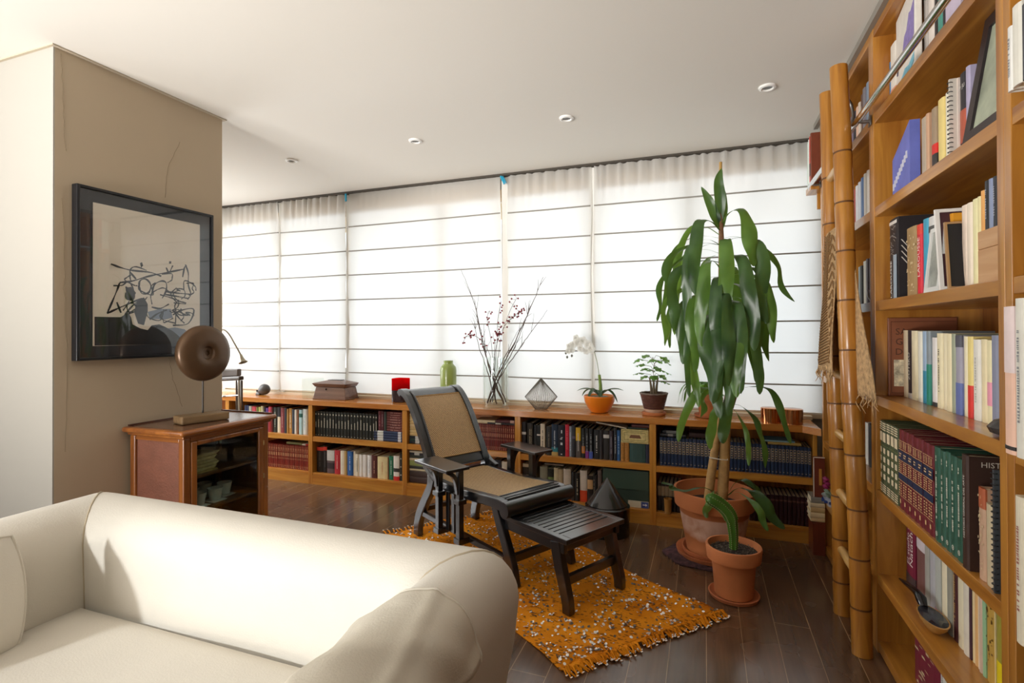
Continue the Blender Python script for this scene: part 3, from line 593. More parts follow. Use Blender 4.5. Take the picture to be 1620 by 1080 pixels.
# ---------------------------------------------------------------- books
ORD = 'first second third fourth fifth sixth seventh eighth ninth tenth eleventh twelfth thirteenth fourteenth fifteenth sixteenth seventeenth eighteenth nineteenth twentieth'.split()
TENS = {2: 'twenty', 3: 'thirty', 4: 'forty'}
def ordinal(n):
    if n <= 20: return ORD[n - 1]
    if n % 10 == 0: return {30: 'thirtieth', 40: 'fortieth'}[n]
    return TENS[n // 10] + '-' + ORD[n % 10 - 1]
M_page = pmat('book pages', 'd9ccae', 0.9, var=0.08, vscale=300)
def bmat(h, rough=0.45): return pmat('cover ' + h + str(rough), h, rough, var=0.06, vscale=25)
def make_book(P, wd, h, depth, col, opt, root, rnd, rough=0.45):
    """P(w, d, z) maps spine coordinates to the room; the spine faces d < 0"""
    rr = min(.004, wd * .2)
    prof = [(0, depth), (0, rr), (wd * .2, .0008), (wd * .5, 0), (wd * .8, .0008), (wd, rr), (wd, depth), (wd - .0022, depth), (wd - .0022, rr + .003), (.0022, rr + .003), (.0022, depth)]
    if wd < .008: prof = [(0, depth), (0, 0), (wd, 0), (wd, depth), (wd - .001, depth), (wd - .001, .003), (.001, .003), (.001, depth)]
    a = [P(x, d, 0) for x, d in prof]; e = Vector(P(0, 0, h)) - Vector(P(0, 0, 0))
    mb = MB().prism(a, e)
    if P(1, 0, 0)[0] - P(0, 0, 0)[0] != 0: mb.f = [tuple(reversed(f)) for f in mb.f]
    mb.build('cover', bmat(col, rough), root)
    e0 = .0022 if wd >= .008 else .001
    q = [P(e0, rr + .004, .003), P(wd - e0, rr + .004, .003), P(wd - e0, depth - .005, .003), P(e0, depth - .005, .003)]
    MB().prism(q, Vector(P(0, 0, h - .008)) - Vector(P(0, 0, 0))).build('page_block', M_page, root)
    def strip(mb, w0, w1, z0, z1, d=-.0007): mb.add([P(w0, d, z0), P(w1, d, z0), P(w1, d, z1), P(w0, d, z1)], [(0, 1, 2, 3)])
    for o in opt.split('|'):
        if not o: continue
        k = o.split(':')
        if k[0] == 'B':
            f0, f1 = float(k[1]), float(k[2])
            pr = [(-.0003, rr * .7 + .004), (-.0003, rr * .7), (wd * .2, .0002), (wd * .5, -.0006), (wd * .8, .0002), (wd + .0003, rr * .7), (wd + .0003, rr * .7 + .004)]
            MB().prism([P(x, d, f0 * h) for x, d in pr], Vector(P(0, 0, (f1 - f0) * h)) - Vector(P(0, 0, 0))).build('spine_band', bmat(k[3]), root)
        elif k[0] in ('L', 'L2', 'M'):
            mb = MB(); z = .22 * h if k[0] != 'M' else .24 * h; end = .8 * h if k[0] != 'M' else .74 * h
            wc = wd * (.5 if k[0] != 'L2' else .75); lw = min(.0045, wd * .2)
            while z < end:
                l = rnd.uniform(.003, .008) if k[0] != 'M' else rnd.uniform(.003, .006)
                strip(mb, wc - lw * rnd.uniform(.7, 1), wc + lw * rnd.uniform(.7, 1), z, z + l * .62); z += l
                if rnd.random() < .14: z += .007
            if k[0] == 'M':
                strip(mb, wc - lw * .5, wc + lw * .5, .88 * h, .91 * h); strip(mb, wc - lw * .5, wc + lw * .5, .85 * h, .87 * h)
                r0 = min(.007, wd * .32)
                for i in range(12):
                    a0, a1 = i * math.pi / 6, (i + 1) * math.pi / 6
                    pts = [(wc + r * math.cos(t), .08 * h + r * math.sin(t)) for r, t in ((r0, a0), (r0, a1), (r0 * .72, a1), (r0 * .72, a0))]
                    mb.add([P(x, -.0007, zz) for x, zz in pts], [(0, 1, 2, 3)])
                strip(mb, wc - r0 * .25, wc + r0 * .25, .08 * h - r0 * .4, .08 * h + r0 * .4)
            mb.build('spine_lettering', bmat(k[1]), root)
        elif k[0] == 'K':
            mb = MB(); wc = wd * .5; strip(mb, wc - .006, wc + .006, .865 * h, .885 * h); strip(mb, wc - .004, wc + .004, .89 * h, .915 * h)
            z = .36 * h; end = rnd.uniform(.55, .78) * h
            while z < end:
                l = rnd.uniform(.004, .009); strip(mb, wc - .0035, wc + .0035, z, z + l * .7); z += l
            strip(mb, wc - .004, wc + .004, .05 * h, .065 * h); mb.build('spine_lettering', bmat(k[1]), root)
        elif k[0] == 'S':
            mb = MB()
            for f in (.10, .13, .40, .43, .72, .75, .93): strip(mb, wd * .12, wd * .88, f * h, f * h + .0016)
            strip(mb, wd * .3, wd * .7, .52 * h, .66 * h); strip(mb, wd * .34, wd * .62, .78 * h, .88 * h); strip(mb, wd * .35, wd * .6, .03 * h, .07 * h)
            mb.build('spine_lettering', bmat(k[1], .35), root)
        elif k[0] == 'P':
            mb = MB(); a, b = wd * .12, wd * .88
            strip(mb, a, b, .44 * h, .455 * h); strip(mb, a, b, .86 * h, .875 * h); strip(mb, a, a + .002, .455 * h, .86 * h); strip(mb, b - .002, b, .455 * h, .86 * h)
            for f in (.52, .6, .68, .76): strip(mb, wd * .3, wd * rnd.uniform(.5, .75), f * h, f * h + .006)
            strip(mb, wd * .35, wd * .65, .08 * h, .10 * h)
            mb.build('spine_label_print', bmat(k[1], .4), root)
        elif k[0] == 'G1':
            mb = MB()
            for f in (.88, .91, .94, .97, .05, .08, .11, .02): strip(mb, wd * .05, wd * .95, f * h, f * h + .004)
            for f0, f1 in ((.72, .85),): strip(mb, wd * .1, wd * .9, f0 * h, f1 * h)
            for f in (.56, .44, .32, .20): strip(mb, wd * .22, wd * .78, f * h, (f + .075) * h)
            mb.build('spine_label_print', bmat('e6d6b4', .4), root)
            mb = MB()
            for f in (.665, .535, .415, .295): strip(mb, 0, wd, f * h, (f + .008) * h)
            mb.build('spine_band', bmat('6f7a4a', .4), root)
        elif k[0] == 'G2':
            for f0, f1 in ((.62, .74), (.37, .45)):
                mb = MB(); strip(mb, -.0002, wd + .0002, f0 * h, f1 * h, -.0004); mb.build('spine_label_print', bmat('22304f', .4), root)
            mb = MB()
            for f in (.86, .75, .61, .455, .36, .165): strip(mb, 0, wd, f * h, f * h + .0018, -.0009)
            for f0, f1 in ((.77, .85), (.47, .60), (.18, .34)):
                n = 5
                for i in range(n):
                    for q in range(2):
                        z = (f0 + (f1 - f0) * (i + .3) / n) * h; w0 = wd * (.12 + .42 * q); strip(mb, w0, w0 + wd * .34 * rnd.uniform(.6, 1), z, z + (f1 - f0) * h / n * .45, -.0009)
            for f in (.66, .69): strip(mb, wd * .2, wd * rnd.uniform(.55, .85), f * h, f * h + .004, -.0009)
            strip(mb, wd * .35, wd * .6, .07 * h, .12 * h, -.0009)
            mb.build('spine_gilt_pattern', bmat('e2bd88', .35), root)
        elif k[0] in ('V', 'V2'):
            mb = MB()
            for i in range(26):
                w0 = rnd.uniform(.05, .8) * wd; z0 = rnd.uniform(.04, .9) * h; ww = rnd.uniform(.05, .2) * wd; hh = rnd.uniform(.01, .05) * h
                mb.add([P(w0, -.0007, z0), P(w0 + ww, -.0007, z0 + hh * .3), P(w0 + ww * .7, -.0007, z0 + hh), P(w0 - ww * .1, -.0007, z0 + hh * .7)], [(0, 1, 2, 3)])
            mb.build('spine_pattern', bmat('6a4a1e' if k[0] == 'V' else 'd8c39a'), root)
        elif k[0] == 'T3':
            mb = MB()
            for f in (.2, .5, .8):
                mb.add([P(wd * .3, -.0007, f * h), P(wd * .7, -.0007, f * h), P(wd * .5, -.0007, (f + .06) * h)], [(0, 1, 2)])
            mb.build('spine_pattern', bmat('e6e2da'), root)
        elif k[0] == 'N28':
            mb = MB(); strip(mb, wd * .35, wd * .65, .36 * h, .44 * h); strip(mb, wd * .3, wd * .6, .54 * h, .57 * h); strip(mb, wd * .4, wd * .7, .59 * h, .61 * h); strip(mb, wd * .4, wd * .6, .05 * h, .08 * h)
            strip(mb, wd * .45, wd * .6, .74 * h, .84 * h); mb.build('spine_lettering', bmat('d9dade'), root)
        elif k[0] in ('W', 'W2'):
            vs, fs, (xa, xb), (ya, yb) = text_mesh(k[1])
            col2 = {'LAROUSSE': 'ffe9e0', 'Natacha': 'f6f2ee', 'El sueño de': 'f2e6e6'}.get(k[1], 'e9e4da')
            span = .55 * h if k[0] == 'W' else .5 * h
            sc = min(span / (xb - xa), wd * (.62 if k[0] == 'W2' else .5) / (yb - ya)); wc = wd * (.36 if '|W2' in opt and k[0] == 'W' else .5 if k[0] == 'W' else .68)
            if k[1] == 'Fr JU':
                sc = wd * .8 / (xb - xa); mb = MB(); mb.add([P(wd * .1 + (x - xa) * sc, -.0008, .80 * h + (y - ya) * sc) for x, y, zz in vs], fs)
            else:
                mb = MB(); mb.add([P(wc - (y - (ya + yb) / 2) * sc, -.0008, .27 * h + (x - xa) * sc) for x, y, zz in vs], fs)
            mb.build('spine_title', bmat(col2), root)
        elif k[0] == 'LAR':
            vs, fs, (xa, xb), (ya, yb) = text_mesh('LAROUSSE'); sc = .46 * h / (xb - xa)
            mb = MB(); mb.add([P(wd * .26 - (y - (ya + yb) / 2) * sc * .9, -.0008, .03 * h + (x - xa) * sc) for x, y, zz in vs], fs); mb.build('spine_title', bmat('e9e6e0'), root)
            mb = MB(); strip(mb, wd * .52, wd * .9, .0, .55 * h); mb.build('spine_band', bmat('9fb4c4', .3), root)
            mb = MB()
            for i in range(30):
                w0 = rnd.uniform(.1, .6) * wd; z0 = rnd.uniform(.56, .97) * h; l = rnd.uniform(.1, .4) * wd
                dz = rnd.uniform(-.04, .04) * h
                mb.add([P(w0, -.0008, z0), P(w0 + .0025, -.0008, z0), P(w0 + l + .0025, -.0008, z0 + dz), P(w0 + l, -.0008, z0 + dz)], [(0, 1, 2, 3)])
            strip(mb, wd * .1, wd * .95, .93 * h, .97 * h); mb.build('spine_pattern', bmat('e4ded6'), root)
            mb = MB()
            for i in range(4):
                z0 = (.72 - .07 * i) * h; mb.add([P(wd + .0012, .01, z0), P(wd + .0012, .014, z0), P(wd + .0012, .08, z0 - .09), P(wd + .0012, .076, z0 - .09)], [(0, 1, 2, 3)])
            mb.build('cover_pattern', bmat('d9d2c8'), root)
ROW_PLACE = {
 'A1': 'upper row behind the glass cabinet', 'A2': 'lower row behind the glass cabinet', 'B1': 'upper row under the casket', 'B2': 'lower row under the casket',
 'C1': 'upper row right of the cane chair back', 'C2': 'lower row behind the cane chair', 'D1': 'upper row below the orange bowl', 'D2': 'lower row beside the black drum',
 'E1': 'upper row behind the dracaena trunks', 'E2': 'lower row behind the terracotta pot', 'S7': 'shelf with the horn spoon', 'S6': 'shelf of gilt leather sets',
 'S5': 'shelf of pale paperbacks', 'S4': 'shelf with the leaning photo frames', 'S3': 'shelf with the blue folder', 'S2': 'shelf behind the chrome rail',
 'F2': 'top shelf behind the ladder top', 'F3': 'second shelf behind the ladder', 'F4': 'shelf beside the hanging woven cloth', 'F6': 'low shelf behind the ladder'}
def book_row(key, ax, plane, base, items):
    rnd = random.Random(key)
    for n, (a0, a1, h, col, desc, opt) in enumerate(items):
        wd = abs(a1 - a0) - .0006; jd = rnd.uniform(0, .006)
        series = opt[:1] in ('K', 'S', 'P', 'M') or opt in ('G1', 'G2') or (key == 'E2')
        if series: jd *= .3
        dep = (.20 if ax == 'X' else .17) + rnd.uniform(-.02, .02)
        if ax == 'X':
            P = lambda w, d, z, a0=a0, jd=jd: (a0 + w, plane + jd + d, base + .0004 + z)
        else:
            P = lambda w, d, z, a0=a0, jd=jd: (plane + jd + d, a0 - w, base + .0004 + z)
        h += rnd.uniform(-.0015, .0015)
        noun = 'volume' if series else 'book'
        lab = f'{desc} {noun}, {ordinal(n + 1)} from the left in the {ROW_PLACE[key]}' if ROW_PLACE[key].split()[0] in ('upper', 'lower') else f'{desc} {noun}, {ordinal(n + 1)} from the left on the {ROW_PLACE[key]}'
        root = thing('bound_volume' if series else 'book', lab, 'bound volume' if series else 'book', P(wd / 2, dep / 2, 0), 'books in the ' + ROW_PLACE[key] if ax == 'X' else 'books on the ' + ROW_PLACE[key])
        make_book(P, wd, h, dep, col, opt, root, rnd, .35 if series else .5)
for r_ in ROWS: book_row(*r_)
# lying books: (x0, x1, z0, z1, colour, description, spine plane)
def flat_book(x0, x1, z0, z1, col, label, yp=3.66, depth=.15, group=None, opt='', tilt=0.0):
    vol = 'volume' in label.split(',')[0].split(' lying')[0]
    root = thing('bound_volume' if vol else 'book', label, 'bound volume' if vol else 'book', ((x0 + x1) / 2, yp + depth / 2, z0), group)
    L = x1 - x0; T = z1 - z0 - .0006
    # lying: spine coordinates w -> up, z -> along x
    P = lambda w, d, z: (x0 + z, yp + d, z0 + .0003 + w + tilt * z)
    rnd = random.Random(label)
    make_book(P, T, L, depth, col, opt, root, rnd)
# ---------------------------------------------------------------- books lying flat in the low bookcase
flat_book(-3.50, -3.33, .312, .333, '8a8a5a', 'olive green book lying flat on the dark red gilt volumes behind the cabinet', 3.68)
flat_book(-3.325, -3.215, .312, .327, 'ece4d8', 'white and red book lying flat on the dark red volumes beside the upright', 3.68, opt='B:.35:.65:c8302c')
# navy volumes and maroon volumes at the end of the casket unit
hts = [.411, .432, .453, .474, .495]
for i in range(4):
    flat_book(-2.565, -2.285, hts[i], hts[i + 1], '24365c', f'navy blue volume with white bars, {ordinal(i + 1)} from the bottom of its stack', 3.66, .17, 'navy volumes lying under the maroon stack', 'B:.12:.32:d8dcd8|B:.82:.92:c8ccd4')
def up_book(x0, x1, z0, h, col, label, opt='', group=None):
    root = thing('book', label, 'book', ((x0 + x1) / 2, 3.73, z0), group)
    make_book(lambda w, d, z: (x0 + w, 3.662 + d, z0 + .0004 + z), x1 - x0 - .0006, h, .16, col, opt, root, random.Random(label))
up_book(-2.525, -2.496, .496, .158, '6a2a34', 'maroon book standing on the navy stack, next to the black volumes', 'L:b98a90')
up_book(-2.495, -2.472, .496, .158, '5a2630', 'dark maroon book standing on the navy stack, second from the black volumes', 'L:b98a90')
up_book(-2.470, -2.445, .496, .155, '3c4640', 'grey green book standing on the navy stack beside the maroon stack')
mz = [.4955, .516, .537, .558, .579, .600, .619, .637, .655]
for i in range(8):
    flat_book(-2.440, -2.285, mz[i], mz[i + 1], '6a2f2c', f'maroon volume with pinkish gilt edge, {ordinal(i + 1)} from the bottom of its stack', 3.66, .15, 'maroon volumes stacked on the navy ones', 'L:c99a90|B:.96:1:d8a894')  # the pinkish gilt strip along each spine is a painted highlight
# stacks just right of the casket unit, half behind the chair back
cz = [.411, .43, .452, .472]
for i in range(3):
    flat_book(-2.228, -2.05, cz[i], cz[i + 1], '2a3a44' if i != 1 else '2c4a48', f'dark slate volume with white bars, {ordinal(i + 1)} from the bottom under the cream stack', 3.66, .16, 'slate volumes under the cream stack', 'B:.3:.5:d4d8d8|B:.7:.95:d4d8d8')
z = .4725
for i in range(8):
    hh_ = (.026, .022, .02, .028, .02, .024, .018, .022)[i]
    flat_book(-2.225, -2.06 + .01 * (i % 3), z, z + hh_, ('e0c48a', 'e6cf9a', 'd9bd86', 'e4cc9c')[i % 4], f'cream yellow book, {ordinal(i + 1)} from the bottom of the stack beside the chair back', 3.66, .14, 'cream stack beside the chair back'); z += hh_
low = [(.048, '4a3a38', 'large dark brown album at the very bottom of the stack behind the chair arm', ''), (.048, '4c3d3a', 'large dark brown album, second from the bottom behind the chair arm', ''), (.016, 'd8cba8', 'thin cream book lying on the brown albums', ''),
       (.022, '3a3a36', 'dark grey book lying under the green book', 'B:.6:.9:8a8a80'), (.042, '9aa866', 'pale green book in the stack behind the chair arm', ''), (.02, 'e6d2b0', 'cream book lying on the pale green book', ''), (.024, '2c342c', 'dark green book near the top of the stack behind the chair arm', ''), (.02, '33343a', 'dark grey paperback near the top of that stack', 'B:.2:.4:c9c9c4'), (.014, 'e0d9c4', 'thin white book topmost in the stack behind the chair arm', '')]
z = .1005
for hh_, c_, l_, o_ in low:
    flat_book(-2.225, -2.0, z, z + hh_, c_, l_, 3.655, .17, 'mixed stack behind the chair arm', o_); z += hh_
flat_book(-1.66, -1.49, .605, .632, 'e2cfa6', 'cream book lying on the maroon volumes behind the chair back', 3.67)
flat_book(-1.55, -1.33, .605, .617, '23242c', 'thin black book lying on the maroon volumes beside the upright', 3.662, opt='B:.3:.5:c9c4b8')
flat_book(-1.485, -1.33, .6175, .640, '5a2428', 'dark red book lying above the thin black book', 3.67, opt='B:.75:.95:c9a79a')
flat_book(-1.10, -.96, .332, .345, '8a8378', 'grey book lying on the cream books under the chair arm level', 3.67)
# right end of the orange bowl unit: boxes and small books
up_book(-.549, -.522, .405, .13, 'b8813c', 'small ochre book standing under the banknote box, first of two', 'V')
up_book(-.521, -.492, .405, .13, 'b47c38', 'small ochre book standing under the banknote box, second of two', 'V')
up_book(-.489, -.382, .405, .127, '33504e', 'thick teal grey album standing between ochre and navy books')
up_book(-.380, -.352, .405, .128, '23263a', 'small navy book standing against the upright below the banknote box')
t = thing('banknote_box', 'cream tin box printed like a banknote lying on the small books', 'box', (-.45, 3.74, .5345))
MB().box(-.546, -.36, 3.66, 3.80, .5345, .628).build('body', pmat('banknote print', 'd9c98a', 0.5, var=.2, vscale=60), t, bevel=.003)
mb = MB()
for a in (.008, .02):
    for x0, x1, z0, z1 in ((-.546 + a, -.36 - a, .5345 + a, .537 + a), (-.546 + a, -.36 - a, .6255 - a, .628 - a), (-.546 + a, -.5435 + a, .5345 + a, .628 - a), (-.3625 - a, -.36 - a, .5345 + a, .628 - a)): mb.box(x0, x1, 3.6585, 3.6602, z0, z1)
mb.build('printed_frame', pmat('banknote ink', '8a7a3a', .6), t)
MB().prism([(-.49, 3.6598, .57), (-.41, 3.6598, .57), (-.42, 3.6598, .592), (-.48, 3.6598, .592)], (0, -.001, 0)).build('printed_vignette', pmat('brown ink', '7a5238', .6), t)
flat_book(-.50, -.37, .6285, .641, '2f4238', 'dark green book lying on the banknote box', 3.68)
flat_book(-.475, -.355, .6415, .664, '5c2e2c', 'maroon book lying topmost above the banknote box', 3.67)
flat_book(-.72, -.51, .660, .668, 'd9d0b8', 'thin white book lying slanted across the black books', 3.662, .1, opt='', tilt=-.14)
# dark green file with two flaps beside the drum
t = thing('file_box', 'large dark green file box with two flaps standing beside the black drum', 'box', (-.52, 3.76, .095))
MB().box(-.672, -.36, 3.665, 3.86, .0955, .348).build('body', pmat('dark green card', '34443a', .5), t, bevel=.003)
MB().box(-.674, -.361, 3.660, 3.664, .215, .346).build('flap', pmat('green card flap', '3c4f42', .45), t, bevel=.001)
MB().box(-.50, -.362, 3.660, 3.664, .097, .142).build('label', pmat('cream label', 'd8ceb4', .6), t)
mb = MB().box(-.412, -.364, 3.658, 3.6598, .099, .140); mb.build('emblem', pmat('blue emblem', '3f4f8f', .5), t)
mb = MB().box(-.402, -.38, 3.6568, 3.6578, .117, .123).add([(-.383, 3.6572, .110), (-.371, 3.6572, .120), (-.383, 3.6572, .130)], [(0, 1, 2)]); mb.build('emblem_mark', pmat('white print', 'e8e8ee', .5), t)
# dracaena unit: flat books above the navy set, wooden beaker
flat_book(-.285, -.12, .594, .612, '2c2f34', 'dark grey book lying on the navy set, lower of two at the left end', 3.67, opt='B:.3:.5:8a8a86')
flat_book(-.27, -.15, .6125, .632, '23262e', 'black book lying on the dark grey book at the left end', 3.68, opt='B:.2:.8:7c7c7a')
flat_book(-.10, .08, .594, .624, '3a2422', 'dark brown book lying on the navy set behind the dracaena trunks', 3.69)
flat_book(.375, .56, .585, .602, 'b99a52', 'ochre paperback lying on the navy set behind the ladder side', 3.672)
flat_book(.335, .525, .6025, .612, '6f9fae', 'thin light blue book lying on the ochre paperback', 3.672, opt='B:.1:.9:8ab4be')
t = thing('wooden_beaker', 'small orange brown wooden beaker in front of the dark brown volumes', 'beaker', (-.235, 3.652, .09))
MB().lathe((-.235, 3.637, .0905), [(.022, 0), (.026, .09), (.0275, .092), (.0275, .098), (.0245, .098), (.022, .01), (0, .008)], 24).build('body', wood('beaker wood', '8a5a24', 'b07a3a', 'Z'), t, smooth=True)
# corner pile between low bookcase and tall bookcase, standing on the floor
t = thing('storage_box', 'dark red wooden box on the floor in the corner under the piled books', 'box', (.60, 3.52, 0))
MB().box(.585, .649, 3.46, 3.60, 0, .185).build('body', wood('dark red box', '5a2416', '7a3420', 'Z'), t, bevel=.003)
MB().box(.583, .649, 3.458, 3.602, .185, .195).build('lid', wood('dark red box', '5a2416', '7a3420', 'Z'), t, bevel=.002)
z = .1955
for i, (hh_, c_, l_) in enumerate(((.022, 'd8b98a', 'cream book lying on the dark red corner box'), (.03, 'e0c79a', 'tan paperback, second in the corner pile'), (.03, 'cfae7a', 'pale brown paperback, third in the corner pile'), (.025, 'd9c4a0', 'cream paperback, fourth in the corner pile'), (.035, '8a8478', 'grey patterned book at the top of the corner pile'))):
    dx = .003 * (i % 2)
    flat_book(.575 - dx, .646, z, z + hh_, c_, l_, 3.455, .12, 'books piled in the corner'); z += hh_
t = thing('picture_book', 'brown hardback with white border and orange ornament standing on the corner pile', 'book', (.62, 3.47, z))
MB().box(.590, .648, 3.462, 3.486, z + .0005, z + .232).build('cover', bmat('74321f'), t, bevel=.001)
MB().box(.589, .5935, 3.4605, 3.4618, z + .0005, z + .232).box(.589, .648, 3.4605, 3.4618, z + .2275, z + .232).build('border', bmat('e6ded0'), t)
MB().box(.618, .632, 3.4605, 3.4618, z + .07, z + .165).build('ornament', bmat('c88a3c'), t)
# orchid and dish on the far bay's low shelf
t = thing('porcelain_dish', 'blue and white porcelain dish with a small succulent behind the ladder', 'dish', (.70, 3.36, .3205))
MB().lathe((.69, 3.36, .3205), [(.03, 0), (.05, .004), (.075, .06), (.079, .062), (.071, .055), (.04, .012), (0, .01)], 28).build('bowl', pmat('blue and white porcelain', 'dfe3ea', .2, var=.0), t, smooth=True)
mb = MB()
for i in range(14):
    a = i * .449; mb.box(.69 + .0705 * math.cos(a) - .008, .69 + .0705 * math.cos(a) + .008, 3.36 + .0705 * math.sin(a) - .005, 3.36 + .0705 * math.sin(a) + .005, .347, .360)
mb.build('blue_pattern', pmat('cobalt glaze', '3a4f8f', .25), t)
mb = MB()
for i in range(16):
    a = i * 2.4; r0 = .01 + .003 * i; b = Vector((.69 + r0 * math.cos(a), 3.36 + r0 * math.sin(a), .37)); tip = b + Vector((math.cos(a) * .03, math.sin(a) * .03, .045 - .001 * i))
    mb.tube([b, (b + tip) / 2 + Vector((0, 0, .004)), tip], [.007, .009, .002], 6)
mb.build('succulent', pmat('grey green succulent', '8fa08a', .5), t, smooth=True)
t = thing('orchid_bloom', 'small magenta orchid flower beside the porcelain dish', 'flower', (.64, 3.34, .42))
mb = MB()
for i in range(6):
    a = i * 1.047; mb.lathe((.632 + .004 * math.cos(a * 2), 3.34 + .024 * math.cos(a), .455 + .024 * math.sin(a)), [(.002, -.012), (.014, -.004), (.015, .004), (.002, .012)], 8)
mb.build('petals', pmat('magenta petals', '8f1f55', .5), t, smooth=True)
MB().tube([(.69, 3.36, .36), (.665, 3.35, .40), (.634, 3.34, .45)], .002, 6).build('stem', pmat('green stem', '5a7a3a', .5), t)

# ---------------------------------------------------------------- things on the shelves of the tall bookcase
def case_book(y0, y1, x, z0, h, dep, col, label, opt='', lean=0.0):
    root = thing('book', label, 'book', (x + dep / 2, (y0 + y1) / 2, z0))
    P = lambda w, d, z: (x + d, y0 - w - lean * z, z0 + .0004 + z)
    make_book(P, abs(y1 - y0) - .0006, h, dep, col, opt, root, random.Random(label)); return root
# S8 lowest shelf
case_book(2.27, 2.055, .70, .05, .222, .24, '7a2438', 'big maroon album with pale ornaments on the lowest shelf of the tall bookcase', 'V2')
case_book(2.05, 2.005, .70, .05, .218, .2, 'e6e2dc', 'white book beside the maroon album on the lowest shelf', 'L:8a8a90')
case_book(2.0, 1.96, .70, .05, .215, .2, 'b0b0b4', 'grey book, second beside the maroon album on the lowest shelf')
for i, (c_, d_) in enumerate((('d8cdb8', 'cream'), ('6a4a3a', 'brown'), ('c9c4ba', 'pale grey'), ('3a4a5a', 'slate blue'), ('d9b48a', 'tan'))):
    case_book(1.955 - i * .042, 1.955 - (i + 1) * .042, .70, .05, .218 - .008 * (i % 3), .19, c_, f'{d_} book on the lowest shelf, {ordinal(i + 3)} beside the maroon album')
# S6: brown slipcase, magazine, paperback, ring notebook
case_book(1.768, 1.728, .655, .66, .305, .26, '3f2a22', 'big dark brown history volume with gilt title beside the green set', 'W:HISTORIA GENERAL DEL ARTE')
hb = [o for o in bpy.data.objects if o.get('label', '').startswith('big dark brown history volume')][0]
vs, fs, (xa, xb), (ya, yb) = text_mesh('HISTORIA'); mb = MB(); mb.add([(.685 + (x - xa) * .021, 1.7270, .938 + (y - ya) * .020) for x, y, q in vs], fs); mb.build('cover_title', bmat('d8d0c0'), hb)
case_book(1.700, 1.665, .665, .66, .235, .2, 'c9a488', 'picture magazine with orange and black cover beside the ring notebook', 'V2|B:.78:1:b5603c')
case_book(1.663, 1.618, .665, .66, .205, .17, 'cdbd9c', 'beige paperback block between magazine and ring notebook')
def ring_notebook(y, x, z0, h, dep, col, label, flip=False):
    t = thing('ring_notebook', label, 'notebook', (x + dep / 2, y, z0))
    MB().box(x + .004, x + dep, y - .004, y + .004, z0 + .0005, z0 + h).build('cover', pmat('notebook ' + col, col, .5), t)
    mb = MB()
    n = int(h / .0135)
    for i in range(n):
        zc = z0 + .008 + i * .0135
        mb.tube([(x + .006 + .006 * math.cos(q * .785), y + .0075 * math.sin(q * .785), zc) for q in range(9)], .0013, 5, cap=False)
    mb.build('ring_binding', pmat('black wire', '1c1c1e', .4), t); return t
ring_notebook(1.607, .656, .66, .30, .2, '3c4044', 'black ring notebook standing at the near end of the gilt sets shelf')
case_book(1.598, 1.562, .668, .66, .295, .2, 'a8a8a2', 'grey spiral bound report beside the black ring notebook')
# S5: brown hardback facing out, dark stone
t = thing('book', 'brown hardback with embossed capitals leaning behind the pale paperbacks', 'book', (.8, 2.49, 1.04))
MB().box(.690, .915, 2.484, 2.499, 1.0405, 1.352).build('cover', bmat('8a5236'), t, bevel=.002)
mb = MB()
for body, zz, s in (('SA', 1.285, .036), ('GE', 1.245, .036), ('DE', 1.205, .036)):
    vs, fs, (xa, xb), (ya, yb) = text_mesh(body); mb.add([(.715 + (x - xa) * s, 2.4832, zz + y * s) for x, y, q in vs], fs)
mb.build('cover_title', bmat('4a2a1c'), t)
MB().box(.708, .80, 2.4826, 2.4836, 1.08, 1.185).build('cover_picture', pmat('engraved picture', 'cfc4a8', .6, var=.5, vscale=60), t)
MB().box(.698, .910, 2.4830, 2.4838, 1.335, 1.338).box(.698, .910, 2.4830, 2.4838, 1.052, 1.055).box(.698, .701, 2.4830, 2.4838, 1.055, 1.335).build('cover_border', bmat('6a3a24'), t)
t = thing('stone', 'dark grey polished stone lying in front of the pale paperbacks', 'stone', (.70, 1.62, 1.04))
mb = MB(); mb.lathe((.695, 1.615, 1.0405), [(.012, 0), (.034, .008), (.04, .022), (.026, .04), (.004, .048)], 9, sx=1.0, sy=1.2); mb.build('body', pmat('dark stone', '3c3a3a', .25, var=.3, vscale=40), t, smooth=True)
MB().lathe((.712, 1.595, 1.085), [(.004, 0), (.02, .008), (.024, .024), (.012, .042), (.002, .046)], 9).build('head', pmat('dark stone', '3c3a3a', .25), t, smooth=True)
# S4: frames leaning, wooden boxes with cases on them
def standing_frame(name, label, x0, x1, y, z0, h, thick, lean, mat_f, mat_in, border, twist=0.0):
    """frame standing on a shelf; its picture faces the camera side (-Y), LEAN tips the top towards +Y"""
    t = thing(name, label, 'picture frame', ((x0 + x1) / 2, y, z0))
    def bx(a0, a1, c0, c1, d0, d1):
        bt = []; tp = []
        for q, zz in ((bt, c0), (tp, c1)):
            for xx, dd in ((a0, d0), (a1, d0), (a1, d1), (a0, d1)): q.append((xx, y + dd + lean * zz + twist * (xx - x0), z0 + .0005 + zz))
        return MB().hexa(bt, tp)
    b = border; mb = bx(x0, x1, 0, b, 0, thick)
    for q in (bx(x0, x1, h - b, h, 0, thick), bx(x0, x0 + b, b, h - b, 0, thick), bx(x1 - b, x1, b, h - b, 0, thick)): mb.add(q.v, q.f)
    mb.build('frame', mat_f, t)
    bx(x0 + b, x1 - b, b, h - b, thick * .4, thick * .8).build('photograph', mat_in, t); return t
